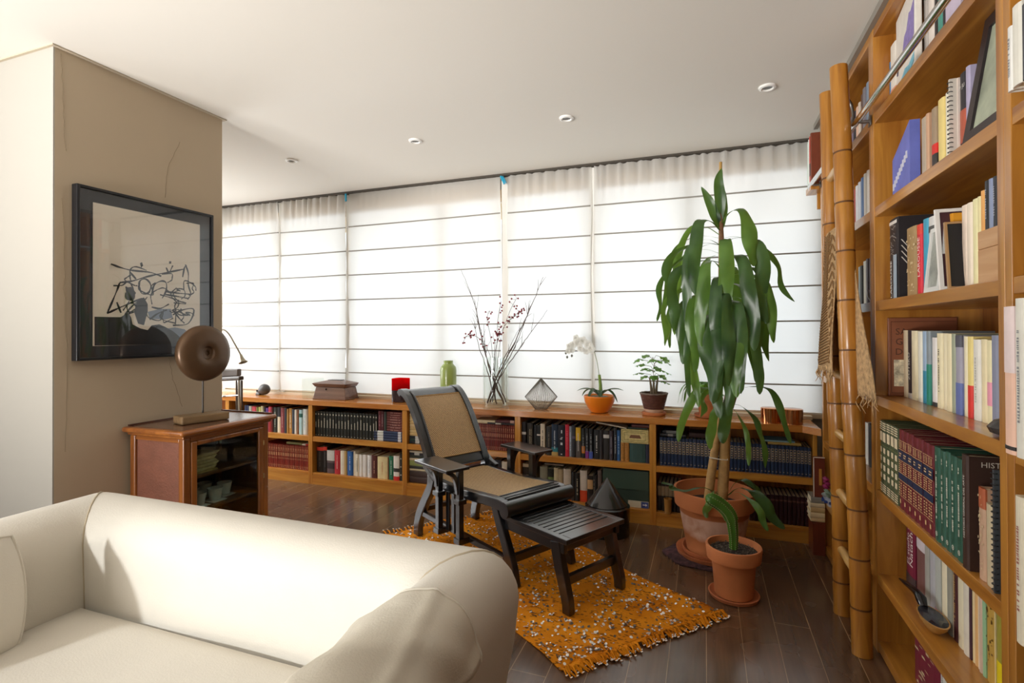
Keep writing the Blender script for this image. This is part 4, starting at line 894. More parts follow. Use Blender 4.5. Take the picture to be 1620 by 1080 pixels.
def facing_frame(name, label, y0, y1, x, z0, h, thick, lean, mat_f, mat_in, border):
    """frame standing on a shelf with its picture towards the room (-X), top leaning back by LEAN * height"""
    t = thing(name, label, 'picture frame', (x, (y0 + y1) / 2, z0))
    def bx(a0, a1, c0, c1, d0, d1):
        return MB().hexa(*[[(x + dd + lean * zz, yy, z0 + .0005 + zz) for yy, dd in ((a0, d0), (a1, d0), (a1, d1), (a0, d1))] for zz in (c0, c1)])
    b = border; mb = bx(y0, y1, 0, b, 0, thick)
    for q in (bx(y0, y1, h - b, h, 0, thick), bx(y0, y0 + b, b, h - b, 0, thick), bx(y1 - b, y1, b, h - b, 0, thick)): mb.add(q.v, q.f)
    mb.build('frame', mat_f, t); bx(y0 + b, y1 - b, b, h - b, thick * .4, thick * .8).build('photograph', mat_in, t); return t
M_photo = pmat('grey photograph', '9a9c94', .35, var=.45, vscale=22)
facing_frame('photo_frame', 'silver photo frame with grey portrait leaning beside the pale grey book', 1.905, 2.015, .655, 1.42, .20, .012, .10, pmat('silver frame', 'dcdcd8', .3), M_photo, .014)
standing_frame('photo_frame', 'white edged frame with plum back leaning in front of the cream books', .655, .80, 1.885, 1.42, .245, .012, .14, pmat('white painted frame', 'eeeae4', .4), pmat('plum board', '4a2a30', .5), .010, .0)
standing_frame('photo_frame', 'small black frame with wooden edge leaning behind the plum frame', .657, .80, 1.835, 1.42, .195, .010, .13, pmat('thin tan frame', 'a9845a', .4), pmat('black board', '17161a', .5), .006)
for z0, z1, lab in ((1.4205, 1.51, 'lower pale wooden box at the near end of the photo frame shelf'), (1.5105, 1.558, 'upper pale wooden box carrying the black cases')):
    t = thing('wooden_box', lab, 'box', (.76, 1.66, z0)); MB().box(.675, .86, 1.58, 1.712, z0, z1).build('body', wood('pale box wood', 'b98858', 'd0a478', 'Y', rough=.5), t, bevel=.002)
    MB().box(.676, .859, 1.5805, 1.7115, z1 - .012, z1 - .010).build('lid_joint', pmat('joint', '7a5636', .7), t)
for i, c_ in enumerate(('e8a85a', '1e1e24', '8a96b4', '22242c', 'c9ccd0', '3a2028')):
    case_book(1.710 - i * .0205, 1.710 - (i + 1) * .0205, .68, 1.5585, .125 - (.02 if i == 0 else 0), .13, c_, f'{("orange", "black", "blue grey", "dark slate", "silver", "dark plum")[i]} disc case standing on the pale wooden boxes', 'L:9a9aa4' if i in (1, 3) else '')
# S3: blue folder, ring notebook, photograph frame
t = thing('map_folder', 'blue folder printed with a town map and slanted top beside beige books', 'folder', (.70, 2.28, 1.80))
MB().prism([(.685, 2.40, 1.8005), (.67, 2.17, 1.8005), (.67, 2.17, 2.03), (.685, 2.40, 1.955)], (.03, 0, 0)).build('folder', pmat('blue map print', '6a74c4', .5, var=.12, vscale=14), t)
mb = MB()
for i in range(9):
    y = 2.385 - i * .022; zc = 1.835 + i * .009
    mb.box(.668 + (.0005 if i < 0 else 0) + (2.40 - 0) * 0 + .0655 * (y - 2.17) - .0008 - .0, .668 + .0655 * (y - 2.17) + .001, y - .012, y + .002, zc, zc + .026)
mb.build('map_print', pmat('pale map print', 'c9c9d8', .6), t)
for i in range(5):
    case_book(2.46 - i * .036, 2.46 - (i + 1) * .036, .80, 1.80, .17 + .01 * (i % 3), .14, ('5a2a2a', '2c3a34', '3a5a64', '4a4a50', '39404a')[i], f'{("dark red", "dark green", "teal", "grey", "slate")[i]} small book standing behind the blue folder')
ring_notebook(1.876, .672, 1.80, .235, .19, 'd0c8bc', 'pale ring notebook standing beside the cream white book on the blue folder shelf')
facing_frame('photo_frame', 'large black framed photograph of figures leaning at the near end of the blue folder shelf', 1.56, 1.772, .665, 1.80, .34, .018, .16, pmat('black picture frame', '2a2226', .35), pmat('faded group photograph', 'a9b09a', .4, var=.4, vscale=10), .034)
# S2: album with purple painting
t = thing('album', 'large white album with purple and turquoise painting behind the chrome rail', 'album', (.70, 2.2, 2.18))
def alb(d0, d1, z0, z1, f0=0., f1=1.):
    a = Vector((.70, 2.40, 0)); b = Vector((.672, 2.12, 0)); n = Vector((1, -.1, 0)); p0 = a + (b - a) * f0; p1 = a + (b - a) * f1
    return MB().hexa([p0 + n * d0 + Vector((0, 0, z0)), p1 + n * d0 + Vector((0, 0, z0)), p1 + n * d1 + Vector((0, 0, z0)), p0 + n * d1 + Vector((0, 0, z0))],
                     [p0 + n * d0 + Vector((0, 0, z1)), p1 + n * d0 + Vector((0, 0, z1)), p1 + n * d1 + Vector((0, 0, z1)), p0 + n * d1 + Vector((0, 0, z1))])
alb(0, .02, 2.1805, 2.49).build('cover', bmat('e2ddd4'), t, bevel=.004)
def patch(pts, name, col):
    a = Vector((.70, 2.40, 0)); b = Vector((.672, 2.12, 0)); n = Vector((1, -.1, 0))
    MB().prism([a + (b - a) * u - n * .0006 + Vector((0, 0, 2.18 + v * .31)) for u, v in pts], tuple(n * -.0006)).build(name, pmat('paint ' + col, col, .6, var=.2, vscale=60), t)
patch([(.35, .40), (.5, .30), (.7, .34), (.95, .42), (.97, .80), (.82, .74), (.72, .76), (.6, .62), (.48, .60)], 'purple_paint', '8a7ab4')
patch([(.05, .06), (.2, .04), (.45, .10), (.6, .06), (.95, .12), (.96, .22), (.7, .18), (.5, .22), (.3, .16), (.1, .16)], 'turquoise_paint', '7ab8cc')
patch([(.05, .30), (.12, .28), (.18, .40), (.12, .46), (.08, .38)], 'dark_brush_mark', '4a4458')
# near unit, books standing forward of the upright at the frame edge
def near_book(y0, y1, x, z0, h, col, label, opt=''):
    return case_book(y0, y1, x, z0, h, .2, col, label, opt)
near_book(1.395, 1.376, .602, 1.80, .135, 'ecebe6', 'slim white book standing forward at the frame edge, upper shelf', 'L:8a8a8a')
near_book(1.375, 1.340, .600, 1.80, .165, 'e9e6da', 'thick cream white book standing forward at the frame edge, upper shelf')
near_book(1.339, 1.31, .600, 1.80, .15, '3c4048', 'dark grey book standing forward at the frame edge, upper shelf')
near_book(1.417, 1.377, .600, 1.04, .31, 'f0c4ac', 'tall pink and orange book standing forward at the frame edge', 'B:.03:.055:2a2420|B:.55:1:ead6d4')
near_book(1.374, 1.340, .600, 1.04, .325, 'e4e0d4', 'tall white book with vertical grey title standing forward at the frame edge', 'L:8a8a8c')
near_book(1.338, 1.30, .600, 1.04, .32, '3a3634', 'black book behind the tall white one at the frame edge')
near_book(1.380, 1.350, .600, .66, .30, 'e6dcc4', 'tall cream book with thin red title and ink drawing at the frame edge', 'L:a86a5a')
near_book(1.349, 1.32, .602, .66, .29, 'd9d4c6', 'pale book beside the cream one with ink drawing at the frame edge', 'L:6a6a6a')
# papers and magazines in the far unit seen between ladder and upright
t = thing('magazine', 'white magazine leaning on the gilt sets shelf level behind the ladder', 'magazine', (.74, 2.72, .66))
MB().hexa([(.70, 2.60, .6605), (.86, 2.60, .6605), (.86, 2.612, .6605), (.70, 2.612, .6605)], [(.70, 2.70, .93), (.86, 2.70, .93), (.86, 2.712, .93), (.70, 2.712, .93)]).build('cover', bmat('e8e6dc'), t)
MB().box(.695, .6995, 2.60, 2.66, .6605, .72).build('corner_print', bmat('4a5068'), t)
case_book(2.80, 2.60, .69, 1.04, .035, .2, 'c9b49a', 'tan magazine lying on the shelf behind the hanging woven cloth')
case_book(2.80, 2.61, .70, 1.0755, .03, .2, '8a8076', 'grey book lying on the tan magazine behind the ladder')
t = thing('teacup', 'pale grey cup on the shelf beside the hanging woven cloth', 'cup', (.70, 2.66, 1.42))
MB().lathe((.70, 2.66, 1.4205), [(.022, 0), (.036, .03), (.038, .055), (.034, .055), (.03, .02), (0, .01)], 24).build('bowl', pmat('grey porcelain', 'c4c8d0', .25), t, smooth=True)
# end shelf books
for i, (c_, d_) in enumerate((('cfe0d4', 'pale green'), ('e9ece8', 'white'), ('c23a2c', 'red and black'), ('7a3a24', 'brown'))):
    y0 = 3.685 - i * .032
    case_book(y0, y0 - .031, .605, 2.18, .285 + .008 * i, .2, c_, f'{d_} book on the short end shelf beside the blind', 'B:.2:.45:26221f|L:e03a2a' if i == 2 else '')
# horn spoon
t = thing('horn_spoon', 'horn ladle with black handle and tan bowl lying on the shelf', 'spoon', (.70, 2.0, .3205))
bw = (.696, 2.085, .3205)
MB().lathe(bw, [(.008, 0), (.03, .008), (.052, .03), (.06, .046), (.055, .046), (.045, .028), (.02, .012), (0, .01)], 28, sx=.62, sy=1.35).build('bowl', pmat('tan horn', 'b98a4a', .25, var=.25, vscale=20), t, smooth=True)
MB().lathe((bw[0], bw[1], bw[2] + .0445), [(.057, .0), (.054, .002), (.0, .0005)], 24, cap=False, sx=.62, sy=1.35).build('bowl_inside', pmat('dark horn', '2c2a30', .12), t, smooth=True)
MB().tube([(.694, 2.155, .362), (.693, 2.175, .380), (.692, 2.20, .386), (.690, 2.24, .384), (.688, 2.30, .376), (.685, 2.36, .366)], [.012, .017, .013, .011, .009, .003], 10).build('handle', pmat('black horn', '18161a', .12), t, smooth=True)
ART_LINES = [
 [(1.668,1.63),(1.711,1.618),(1.766,1.61),(1.852,1.61),(1.912,1.596)],
 [(1.707,1.545),(1.766,1.558),(1.832,1.584),(1.892,1.604),(1.975,1.628),(2.041,1.648)],
 [(1.707,1.543),(1.694,1.505),(1.676,1.458),(1.651,1.395)],
 [(1.651,1.395),(1.694,1.418),(1.757,1.449),(1.813,1.476)],
 [(1.734,1.527),(1.757,1.51),(1.775,1.492),(1.766,1.463),(1.738,1.471),(1.734,1.499)],
 [(2.046,1.673),(2.063,1.627),(2.063,1.564),(2.078,1.513),(2.058,1.485)],
 [(2.03,1.603),(2.041,1.656),(2.054,1.668)],
 [(1.933,1.503),(1.997,1.497),(2.058,1.49)],
 [(1.933,1.518),(1.997,1.515),(2.08,1.513)],
 [(1.975,1.398),(2.03,1.426),(2.096,1.431),(2.063,1.354),(1.975,1.342)],
 [(1.975,1.424),(2.008,1.384),(2.041,1.354)],
 [(1.799,1.532),(1.803,1.562),(1.832,1.574),(1.857,1.547),(1.847,1.507),(1.813,1.5),(1.799,1.532)],
 [(1.862,1.498),(1.876,1.548),(1.912,1.571),(1.938,1.564),(1.938,1.523),(1.917,1.482)],
 [(1.725,1.382),(1.766,1.435),(1.813,1.476)],
 [(1.775,1.407),(1.748,1.396),(1.734,1.368)],
 [(1.852,1.37),(1.892,1.401),(1.943,1.423)],
 [(1.862,1.434),(1.907,1.429),(1.954,1.454)],
 [(1.694,1.45),(1.713,1.4)],
 [(1.756,1.6),(1.784,1.569)],
 [(1.938,1.644),(1.954,1.621),(1.975,1.659)],
]
ART_BLOBS = [
 [(1.597,1.378),(1.651,1.378),(1.712,1.379),(1.729,1.391),(1.748,1.401),(1.761,1.378),(1.768,1.345),(1.804,1.326),(1.842,1.317),(1.862,1.341),(1.902,1.347),(1.933,1.334),(1.975,1.312),(2.002,1.291),(2.03,1.26),(2.03,1.242),(1.597,1.245)],
 [(1.789,1.465),(1.823,1.481),(1.842,1.448),(1.842,1.409),(1.823,1.341),(1.794,1.35),(1.775,1.407)],
 [(1.734,1.522),(1.761,1.529),(1.784,1.501),(1.766,1.465),(1.743,1.462),(1.738,1.49)],
 [(1.933,1.324),(1.986,1.332),(2.041,1.322),(2.11,1.269),(2.121,1.244),(2.032,1.244),(2.002,1.289)],
 [(1.803,1.65),(1.813,1.657),(1.819,1.64),(1.809,1.628)],
 [(1.954,1.679),(1.966,1.68),(1.966,1.668),(1.954,1.666)],
 [(1.842,1.409),(1.902,1.426),(1.964,1.429),(1.975,1.383),(1.933,1.372),(1.852,1.375)],
]
# ---------------------------------------------------------------- reclining planter's chair with slatted footrest
CO = Vector((-1.58, 3.115, 0.008)); CU = Vector((.872, -.489, 0)).normalized(); CV = Vector((.489, .872, 0)).normalized()
def cp(s, t, z): return CO + CU * s + CV * t + Vector((0, 0, z))
M_ebony = pmat('black lacquered wood', '0f1014', 0.3, coat=1.0, spec=0.5)
M_ebony.node_tree.nodes['Principled BSDF'].inputs['Coat IOR'].default_value = 1.6
M_ebony.node_tree.nodes['Principled BSDF'].inputs['Coat Roughness'].default_value = 0.14
def cane_material():
    m = bpy.data.materials.new('woven cane'); m.use_nodes = True; nt = m.node_tree; b = nt.nodes['Principled BSDF']; N = nt.nodes.new; L = nt.links.new
    tc = N('ShaderNodeTexCoord'); mp = N('ShaderNodeMapping'); mp.inputs['Rotation'].default_value = (0, 0, math.radians(-29.3)); L(tc.outputs['Object'], mp.inputs['Vector'])
    w1 = N('ShaderNodeTexWave'); w1.bands_direction = 'DIAGONAL'; w1.inputs['Scale'].default_value = 34; w1.inputs['Distortion'].default_value = 1.2; w1.inputs['Detail'].default_value = 2; L(mp.outputs['Vector'], w1.inputs['Vector'])
    n = N('ShaderNodeTexNoise'); n.inputs['Scale'].default_value = 260; L(tc.outputs['Object'], n.inputs['Vector'])
    a = N('ShaderNodeMath'); a.operation = 'MULTIPLY'; L(w1.outputs['Fac'], a.inputs[0]); a.inputs[1].default_value = .55
    a2 = N('ShaderNodeMath'); a2.operation = 'ADD'; L(a.outputs[0], a2.inputs[0]); L(n.outputs['Fac'], a2.inputs[1])
    r = N('ShaderNodeValToRGB'); r.color_ramp.elements[0].position = .42; r.color_ramp.elements[0].color = rgb('5a3f24'); r.color_ramp.elements[1].position = 1.0; r.color_ramp.elements[1].color = rgb('d0ad7c')
    L(a2.outputs[0], r.inputs['Fac']); L(r.outputs['Color'], b.inputs['Base Color']); b.inputs['Roughness'].default_value = .55
    bu = N('ShaderNodeBump'); bu.inputs['Strength'].default_value = .4; bu.inputs['Distance'].default_value = .002; L(a2.outputs[0], bu.inputs['Height']); L(bu.outputs['Normal'], b.inputs['Normal'])
    return m
M_cane = cane_material()
ch = thing('planter_chair', 'black wooden reclining chair with cane seat, wide arms and slatted footrest on the orange rug', 'chair', tuple(cp(.4, 0, 0)))
# seat side profile (s, z): centre of the rails
SEAT = [(.085, .385), (.25, .375), (.45, .378), (.62, .390), (.74, .398), (.81, .392), (.855, .372)]
HW = .215
for sg in (-1, 1):
    MB().sweep_rect(spline([cp(s, sg * HW, z) for s, z in SEAT], 4), .045, .055, CV).build('seat_rail', M_ebony, ch, bevel=.006)
# front roll
prof = []
ring = []
for k in range(20):
    a = 2 * math.pi * k / 20; ring.append((.842 + .036 * math.cos(a), .382 + .042 * math.sin(a)))
MB().loft([[cp(s, t, z) for s, z in ring] for t in (-.245, .245)]).build('front_roll', M_ebony, ch, smooth=True)
MB().sweep_rect([cp(.775, -.195, .414), cp(.775, .195, .414)], .075, .024, CU).build('front_rail', M_ebony, ch, bevel=.006)
mb = MB()
for s_ in (.757, .795): mb.beam(cp(s_, -.2, .4265), cp(s_, .2, .4265), .006, .003)
mb.build('rail_groove', pmat('groove black', '050506', .5), ch)
MB().sweep_rect([cp(.10, -.195, .392), cp(.10, .195, .392)], .05, .05, CU).build('rear_rail', M_ebony, ch, bevel=.006)
sp = spline([(s, 0, z) for s, z in [(.12, .408), (.25, .400), (.45, .403), (.6, .412), (.738, .423)]], 8)
MB().grid(lambda u, v: cp(sp[round(u * (len(sp) - 1))][0], -.194 + .388 * v, sp[round(u * (len(sp) - 1))][2] - .006 * math.sin(math.pi * v) * math.sin(math.pi * u)), len(sp) - 1, 8).build('cane_seat', M_cane, ch, smooth=True, angle=3)
# backrest
BACK = [(.125, .400), (.085, .470), (.035, .555), (-.02, .645), (-.075, .73), (-.13, .80), (-.185, .855), (-.235, .885), (-.275, .890), (-.295, .872)]
BW = .205
for sg in (-1, 1):
    MB().sweep_rect(spline([cp(s, sg * BW, z) for s, z in BACK], 4), .05, .042, CV).build('back_stile', M_ebony, ch, bevel=.006)
    MB().sweep_rect(spline([cp(s + .022, sg * (BW - .021), z + .014) for s, z in BACK[1:8]], 4), .012, .014, CV).build('stile_bead', M_ebony, ch, bevel=.003)
MB().sweep_rect(spline([cp(s, 0, z) for s, z in BACK[6:]], 5), .36, .030, CV).build('top_rail', M_ebony, ch, bevel=.008)
MB().sweep_rect(spline([cp(s, 0, z) for s, z in [(.106, .437), (.088, .466), (.072, .492)]], 5), .36, .026, CV).build('bottom_rail', M_ebony, ch, bevel=.005)
bs = spline([(s, 0, z) for s, z in [(.075, .490)] + BACK[2:7]], 8)
MB().grid(lambda u, v: cp(bs[round(u * (len(bs) - 1))][0] + .016, -.183 + .366 * v, bs[round(u * (len(bs) - 1))][2] + .010), len(bs) - 1, 8).build('cane_back', M_cane, ch, smooth=True, angle=3)
mb = MB()
for e in (-.181, .181): mb.tube([cp(p[0] + .018, e, p[2] + .012) for p in bs], .003, 6)
for p in (bs[0], bs[-1]): mb.tube([cp(p[0] + .018, -.181, p[2] + .012), cp(p[0] + .018, .181, p[2] + .012)], .003, 6)
mb.build('cane_edging', pmat('pale cane edging', 'b9935e', .5), ch)
# hinge blocks
for sg in (-1, 1):
    MB().sweep_rect([cp(.06, sg * .235, .47), cp(.13, sg * .235, .425), cp(.19, sg * .235, .405)], .03, .03, CV).build('hinge_block', M_ebony, ch, bevel=.004)
# legs
for sg in (-1, 1):
    MB().sweep_rect(spline([cp(.145, sg * .225, .40), cp(.115, sg * .225, .33), cp(.06, sg * .225, .25), (cp(-.005, sg * .225, .15)), cp(-.035, sg * .225, .07), cp(-.04, sg * .225, .0)], 5), .038, .062, CV).build('leg', M_ebony, ch, bevel=.005)
    MB().sweep_rect(spline([cp(.735, sg * .205, .375), cp(.765, sg * .205, .30), cp(.815, sg * .205, .20), cp(.86, sg * .205, .10), cp(.885, sg * .205, .0)], 5), .038, .052, CV).build('leg', M_ebony, ch, bevel=.005)
    MB().beam(cp(-.02, sg * .225, .155), cp(.85, sg * .207, .12), .028, .032).build('stretcher', M_ebony, ch, bevel=.004)
MB().beam(cp(.845, -.2, .125), cp(.845, .2, .125), .028, .042).build('cross_stretcher', M_ebony, ch, bevel=.004)
MB().beam(cp(-.015, -.22, .165), cp(-.015, .22, .165), .028, .032).build('cross_stretcher', M_ebony, ch, bevel=.004)
# arms on posts with slats below
for sg in (-1, 1):
    a = MB(); c = [cp(.215, sg * .245, .535), cp(.552, sg * .245, .535), cp(.552, sg * .40, .535), cp(.215, sg * .40, .535)]
    a.hexa(c, [p + Vector((0, 0, .018)) for p in c]); a.build('armrest', M_ebony, ch, bevel=.004)
    for s_ in (.285, .495):
        MB().sweep_rect([cp(s_, sg * .275, .15), cp(s_, sg * .275, .535)], .032, .036, CV).build('arm_post', M_ebony, ch, bevel=.003)
        MB().sweep_rect([cp(s_, sg * .275, .338), cp(s_, sg * .275, .366)], .055, .06, CV).build('post_collar', M_ebony, ch, bevel=.004)
        MB().sweep_rect([cp(s_, sg * .262, .118), cp(s_, sg * .262, .152)], .075, .056, CV).build('post_foot', M_ebony, ch, bevel=.004)
        MB().sweep_rect(spline([cp(s_, sg * .288, .395), cp(s_, sg * .296, .45), cp(s_, sg * .318, .50), cp(s_, sg * .365, .532)], 5), .026, .022, CU).build('arm_bracket', M_ebony, ch, bevel=.003)
    for s_ in (.335, .39, .445):
        MB().sweep_rect([cp(s_, sg * .245, .14), cp(s_, sg * .245, .365)], .014, .03, CV).build('slat', M_ebony, ch, bevel=.002)
# footrest
f0, f1, fz = .80, 1.25, .345
ft = MB(); ft.beam(cp(f0, -.195, fz - .0125), cp(f1, -.195, fz - .0125), .035, .024).beam(cp(f0, .195, fz - .0125), cp(f1, .195, fz - .0125), .035, .024).beam(cp(f1 - .03, -.178, fz - .0125), cp(f1 - .03, .178, fz - .0125), .06, .024)
ft.build('footrest_frame', M_ebony, ch, bevel=.003)
n = 11
for i in range(n):
    s_ = f0 + .03 + i * (f1 - f0 - .095) / (n - 1)
    MB().beam(cp(s_, -.178, fz - .011), cp(s_, .178, fz - .011), .028, .018).build('footrest_slat', M_ebony, ch, bevel=.002)
for sg in (-1, 1):
    MB().beam(cp(.80, sg * .19, fz - .05), cp(1.225, sg * .19, fz - .05), .024, .05).build('footrest_rail', M_ebony, ch, bevel=.003)
    MB().sweep_rect(spline([cp(1.165, sg * .188, fz - .03), cp(1.185, sg * .188, .22), cp(1.215, sg * .188, .12), cp(1.235, sg * .188, .05), cp(1.238, sg * .188, .0)], 5), .036, [.062 - .0007 * i for i in range(21)], CV).build('footrest_leg', M_ebony, ch, bevel=.004)
MB().beam(cp(1.2, -.175, fz - .05), cp(1.2, .175, fz - .05), .022, .05).build('footrest_rail', M_ebony, ch, bevel=.003)
MB().beam(cp(1.205, -.172, .135), cp(1.205, .172, .135), .026, .042).build('footrest_stretcher', M_ebony, ch, bevel=.003)
# ---------------------------------------------------------------- sofa
M_sofa = pmat('cream cotton cover', 'cfc8bb', 0.85, spec=0.15, var=.02, vscale=6, bump=.12, bscale=220, sheen=.15)
M_sleeve = pmat('loose linen arm cover', 'd0c9ba', 0.9, spec=0.1, var=.03, vscale=9, bump=.15, bscale=240)
sofa = thing('sofa', 'cream white two seat sofa with rolled arms, seen from its seat side', 'sofa', (-1.26, .75, 0))
RA, ZA = .118, .632          # roll radius and height of its centre
XL, XR, YB, Y0 = -1.967, -.553, 1.205, .18
# profile: (offset from centre line, height), inner side negative
PROF = [(-.105, .20), (-.106, .40), (-.110, .50), (-.114, .56)]
for k in range(13):
    a = math.pi - math.pi * k / 12; PROF.append((RA * math.cos(a), ZA + RA * math.sin(a) * .98))
PROF += [(.108, .54), (.082, .40), (.060, .20), (.060, .06)]
def station(p, n, m):
    """p corner of the centre line, n outward normal, m inward mitre vector"""
    return [(p[0] + (n[0] if o > 0 else m[0]) * o, p[1] + (n[1] if o > 0 else m[1]) * o, z) for o, z in PROF]
st = []
for y in (Y0, .4, .6, .8, .95, 1.08): st.append(station((XL, y), (-1, 0), (-1, 0)))
for k in range(9):
    a = math.pi - (math.pi / 2) * k / 8; st.append(station((XL, YB), (math.cos(a), math.sin(a)), (-1, 1)))
for x in (-1.7, -1.45, -1.2, -.95, -.72): st.append(station((x, YB), (0, 1), (0, 1)))
for k in range(9):
    a = math.pi / 2 - (math.pi / 2) * k / 8; st.append(station((XR, YB), (math.cos(a), math.sin(a)), (1, 1)))
for y in (1.08, .95, .8, .6, .4, Y0): st.append(station((XR, y), (1, 0), (1, 0)))
MB().loft(st).build('upholstered_frame', M_sofa, sofa, smooth=True, angle=1.2)
MB().box(XL + .1, XR - .1, Y0 + .02, YB - .05, .06, .30).build('base', M_sofa, sofa, bevel=.02)
# corner seams and piping
for cx, m in ((XL, (-1, 1)), (XR, (1, 1))):
    pts = [(cx + m[0] * o * (1 if o < 0 else .7), YB + m[1] * o * (1 if o < 0 else .7), z + .0012) for o, z in PROF[1:14]]
    MB().tube(pts, .0028, 6).build('seam', pmat('seam thread', 'b3a58c', .9), sofa, smooth=True)
def seat(u, v):
    x = XL + .095 + (XR - XL - .19) * u; y = Y0 - .02 + (YB - .098 - Y0) * v
    ex = min(u, 1 - u) * (XR - XL - .19); ey = min(v, 1 - v) * 1.0
    crown = (1 - math.exp(-ex / .09)) * (1 - math.exp(-ey / .035))
    return (x, y, .432 + .024 * crown + .006 * math.sin(x * 7 + y * 3) * crown)
MB().grid(seat, 60, 44).build('seat_cushion', M_sofa, sofa, smooth=True, angle=3)
# loose cover over the near part of the right arm
def sleeve(u, v):
    y = .965 - .78 * u
    a = math.pi * (1.02 - 1.0 * v)
    r = RA + .006 + .004 * math.sin(y * 31 + a * 2.2) * math.sin(v * 5) + .004 * math.sin(y * 13 - a * 4) + .007 * max(0, math.sin((y + a * .12) * 22)) ** 4 + .006 * max(0, math.sin(y * 9 - a * 5)) ** 6
    if u < .06: r += .003 * math.sin(v * 18)
    y += .02 * math.sin(a * 1.5) * (1 - u)
    if a < 0:
        return (XR + r * 1.0 + .004 - .002 * a, y, ZA + a * .14)
    return (XR + r * math.cos(a), y, ZA + r * math.sin(a) * .98)
sl = MB().grid(sleeve, 70, 40); o = sl.build('arm_cover', M_sleeve, sofa, smooth=True, angle=3, solid=.003)
o['label'] = 'loose wrinkled linen cover over the right arm'
MB().tube([sleeve(0, k / 30) for k in range(31)], .004, 6).build('cover_hem', M_sleeve, sofa, smooth=True)
# round edged cushion against the left arm
def cushion(cx, cy, cz, w, h, t, yaw, lean, name, label):
    tg = thing(name, label, 'cushion', (cx, cy, cz - h / 2)); R = Matrix.Rotation(yaw, 3, 'Z') @ Matrix.Rotation(lean, 3, 'X')
    def side(sg):
        def f(u, v):
            a, b = 2 * u - 1, 2 * v - 1
            x = a * w / 2 * (1 - .10 * b * b); z = b * h / 2 * (1 - .10 * a * a)
            d = t / 2 * max(0, (1 - a * a)) ** .5 * max(0, (1 - b * b)) ** .5
            return tuple(Vector((cx, cy, cz)) + R @ Vector((x, sg * d, z)))
        return f
    mb = MB().grid(side(1), 24, 24); mb.grid(side(-1), 24, 24); mb.build('cover', M_sofa, tg, smooth=True, angle=2.2)
    ed = [(a, b) for a, b in [(-1 + k / 8, -1) for k in range(16)] + [(1, -1 + k / 8) for k in range(16)] + [(1 - k / 8, 1) for k in range(16)] + [(-1, 1 - k / 8) for k in range(17)]]
    MB().tube([tuple(Vector((cx, cy, cz)) + R @ Vector((a * w / 2 * (1 - .1 * b * b), 0, b * h / 2 * (1 - .1 * a * a)))) for a, b in ed], .004, 6).build('piping', M_sofa, tg, smooth=True)
cushion(-1.795, .675, .59, .46, .34, .11, math.radians(88), math.radians(-6), 'cushion', 'round edged cream cushion leaning on the left sofa arm')
# ---------------------------------------------------------------- orange sequin rug
A_, B_, C_, D_ = Vector((.04, 2.60, 0)), Vector((-.53, 1.955, 0)), Vector((-1.93, 2.89, 0)), Vector((-1.36, 3.55, 0))
def rug_z(u, v):
    z = .004 + .0025 * math.sin(u * 23 + v * 7) * math.sin(v * 17)
    z += .012 * math.exp(-((u - .07 + .05 * math.sin(v * 9)) / .03) ** 2) * (.4 + .6 * math.sin(v * 7) ** 2)
    z += .010 * math.exp(-(((u - .33 - .25 * (v - .3)) / .025) ** 2)) * math.exp(-((v - .62) / .22) ** 2)
    return z
def rug_pt(u, v):
    p = (A_ * v + B_ * (1 - v)) * (1 - u) + (D_ * v + C_ * (1 - v)) * u
    w = .014 * math.sin(u * 11 + v * 2) * (abs(v - .5) * 2) + .016 * math.sin(v * 13) * (1 - u)
    q = p + Vector((w * .5, w, 0)); return Vector((q.x, q.y, rug_z(u, v)))
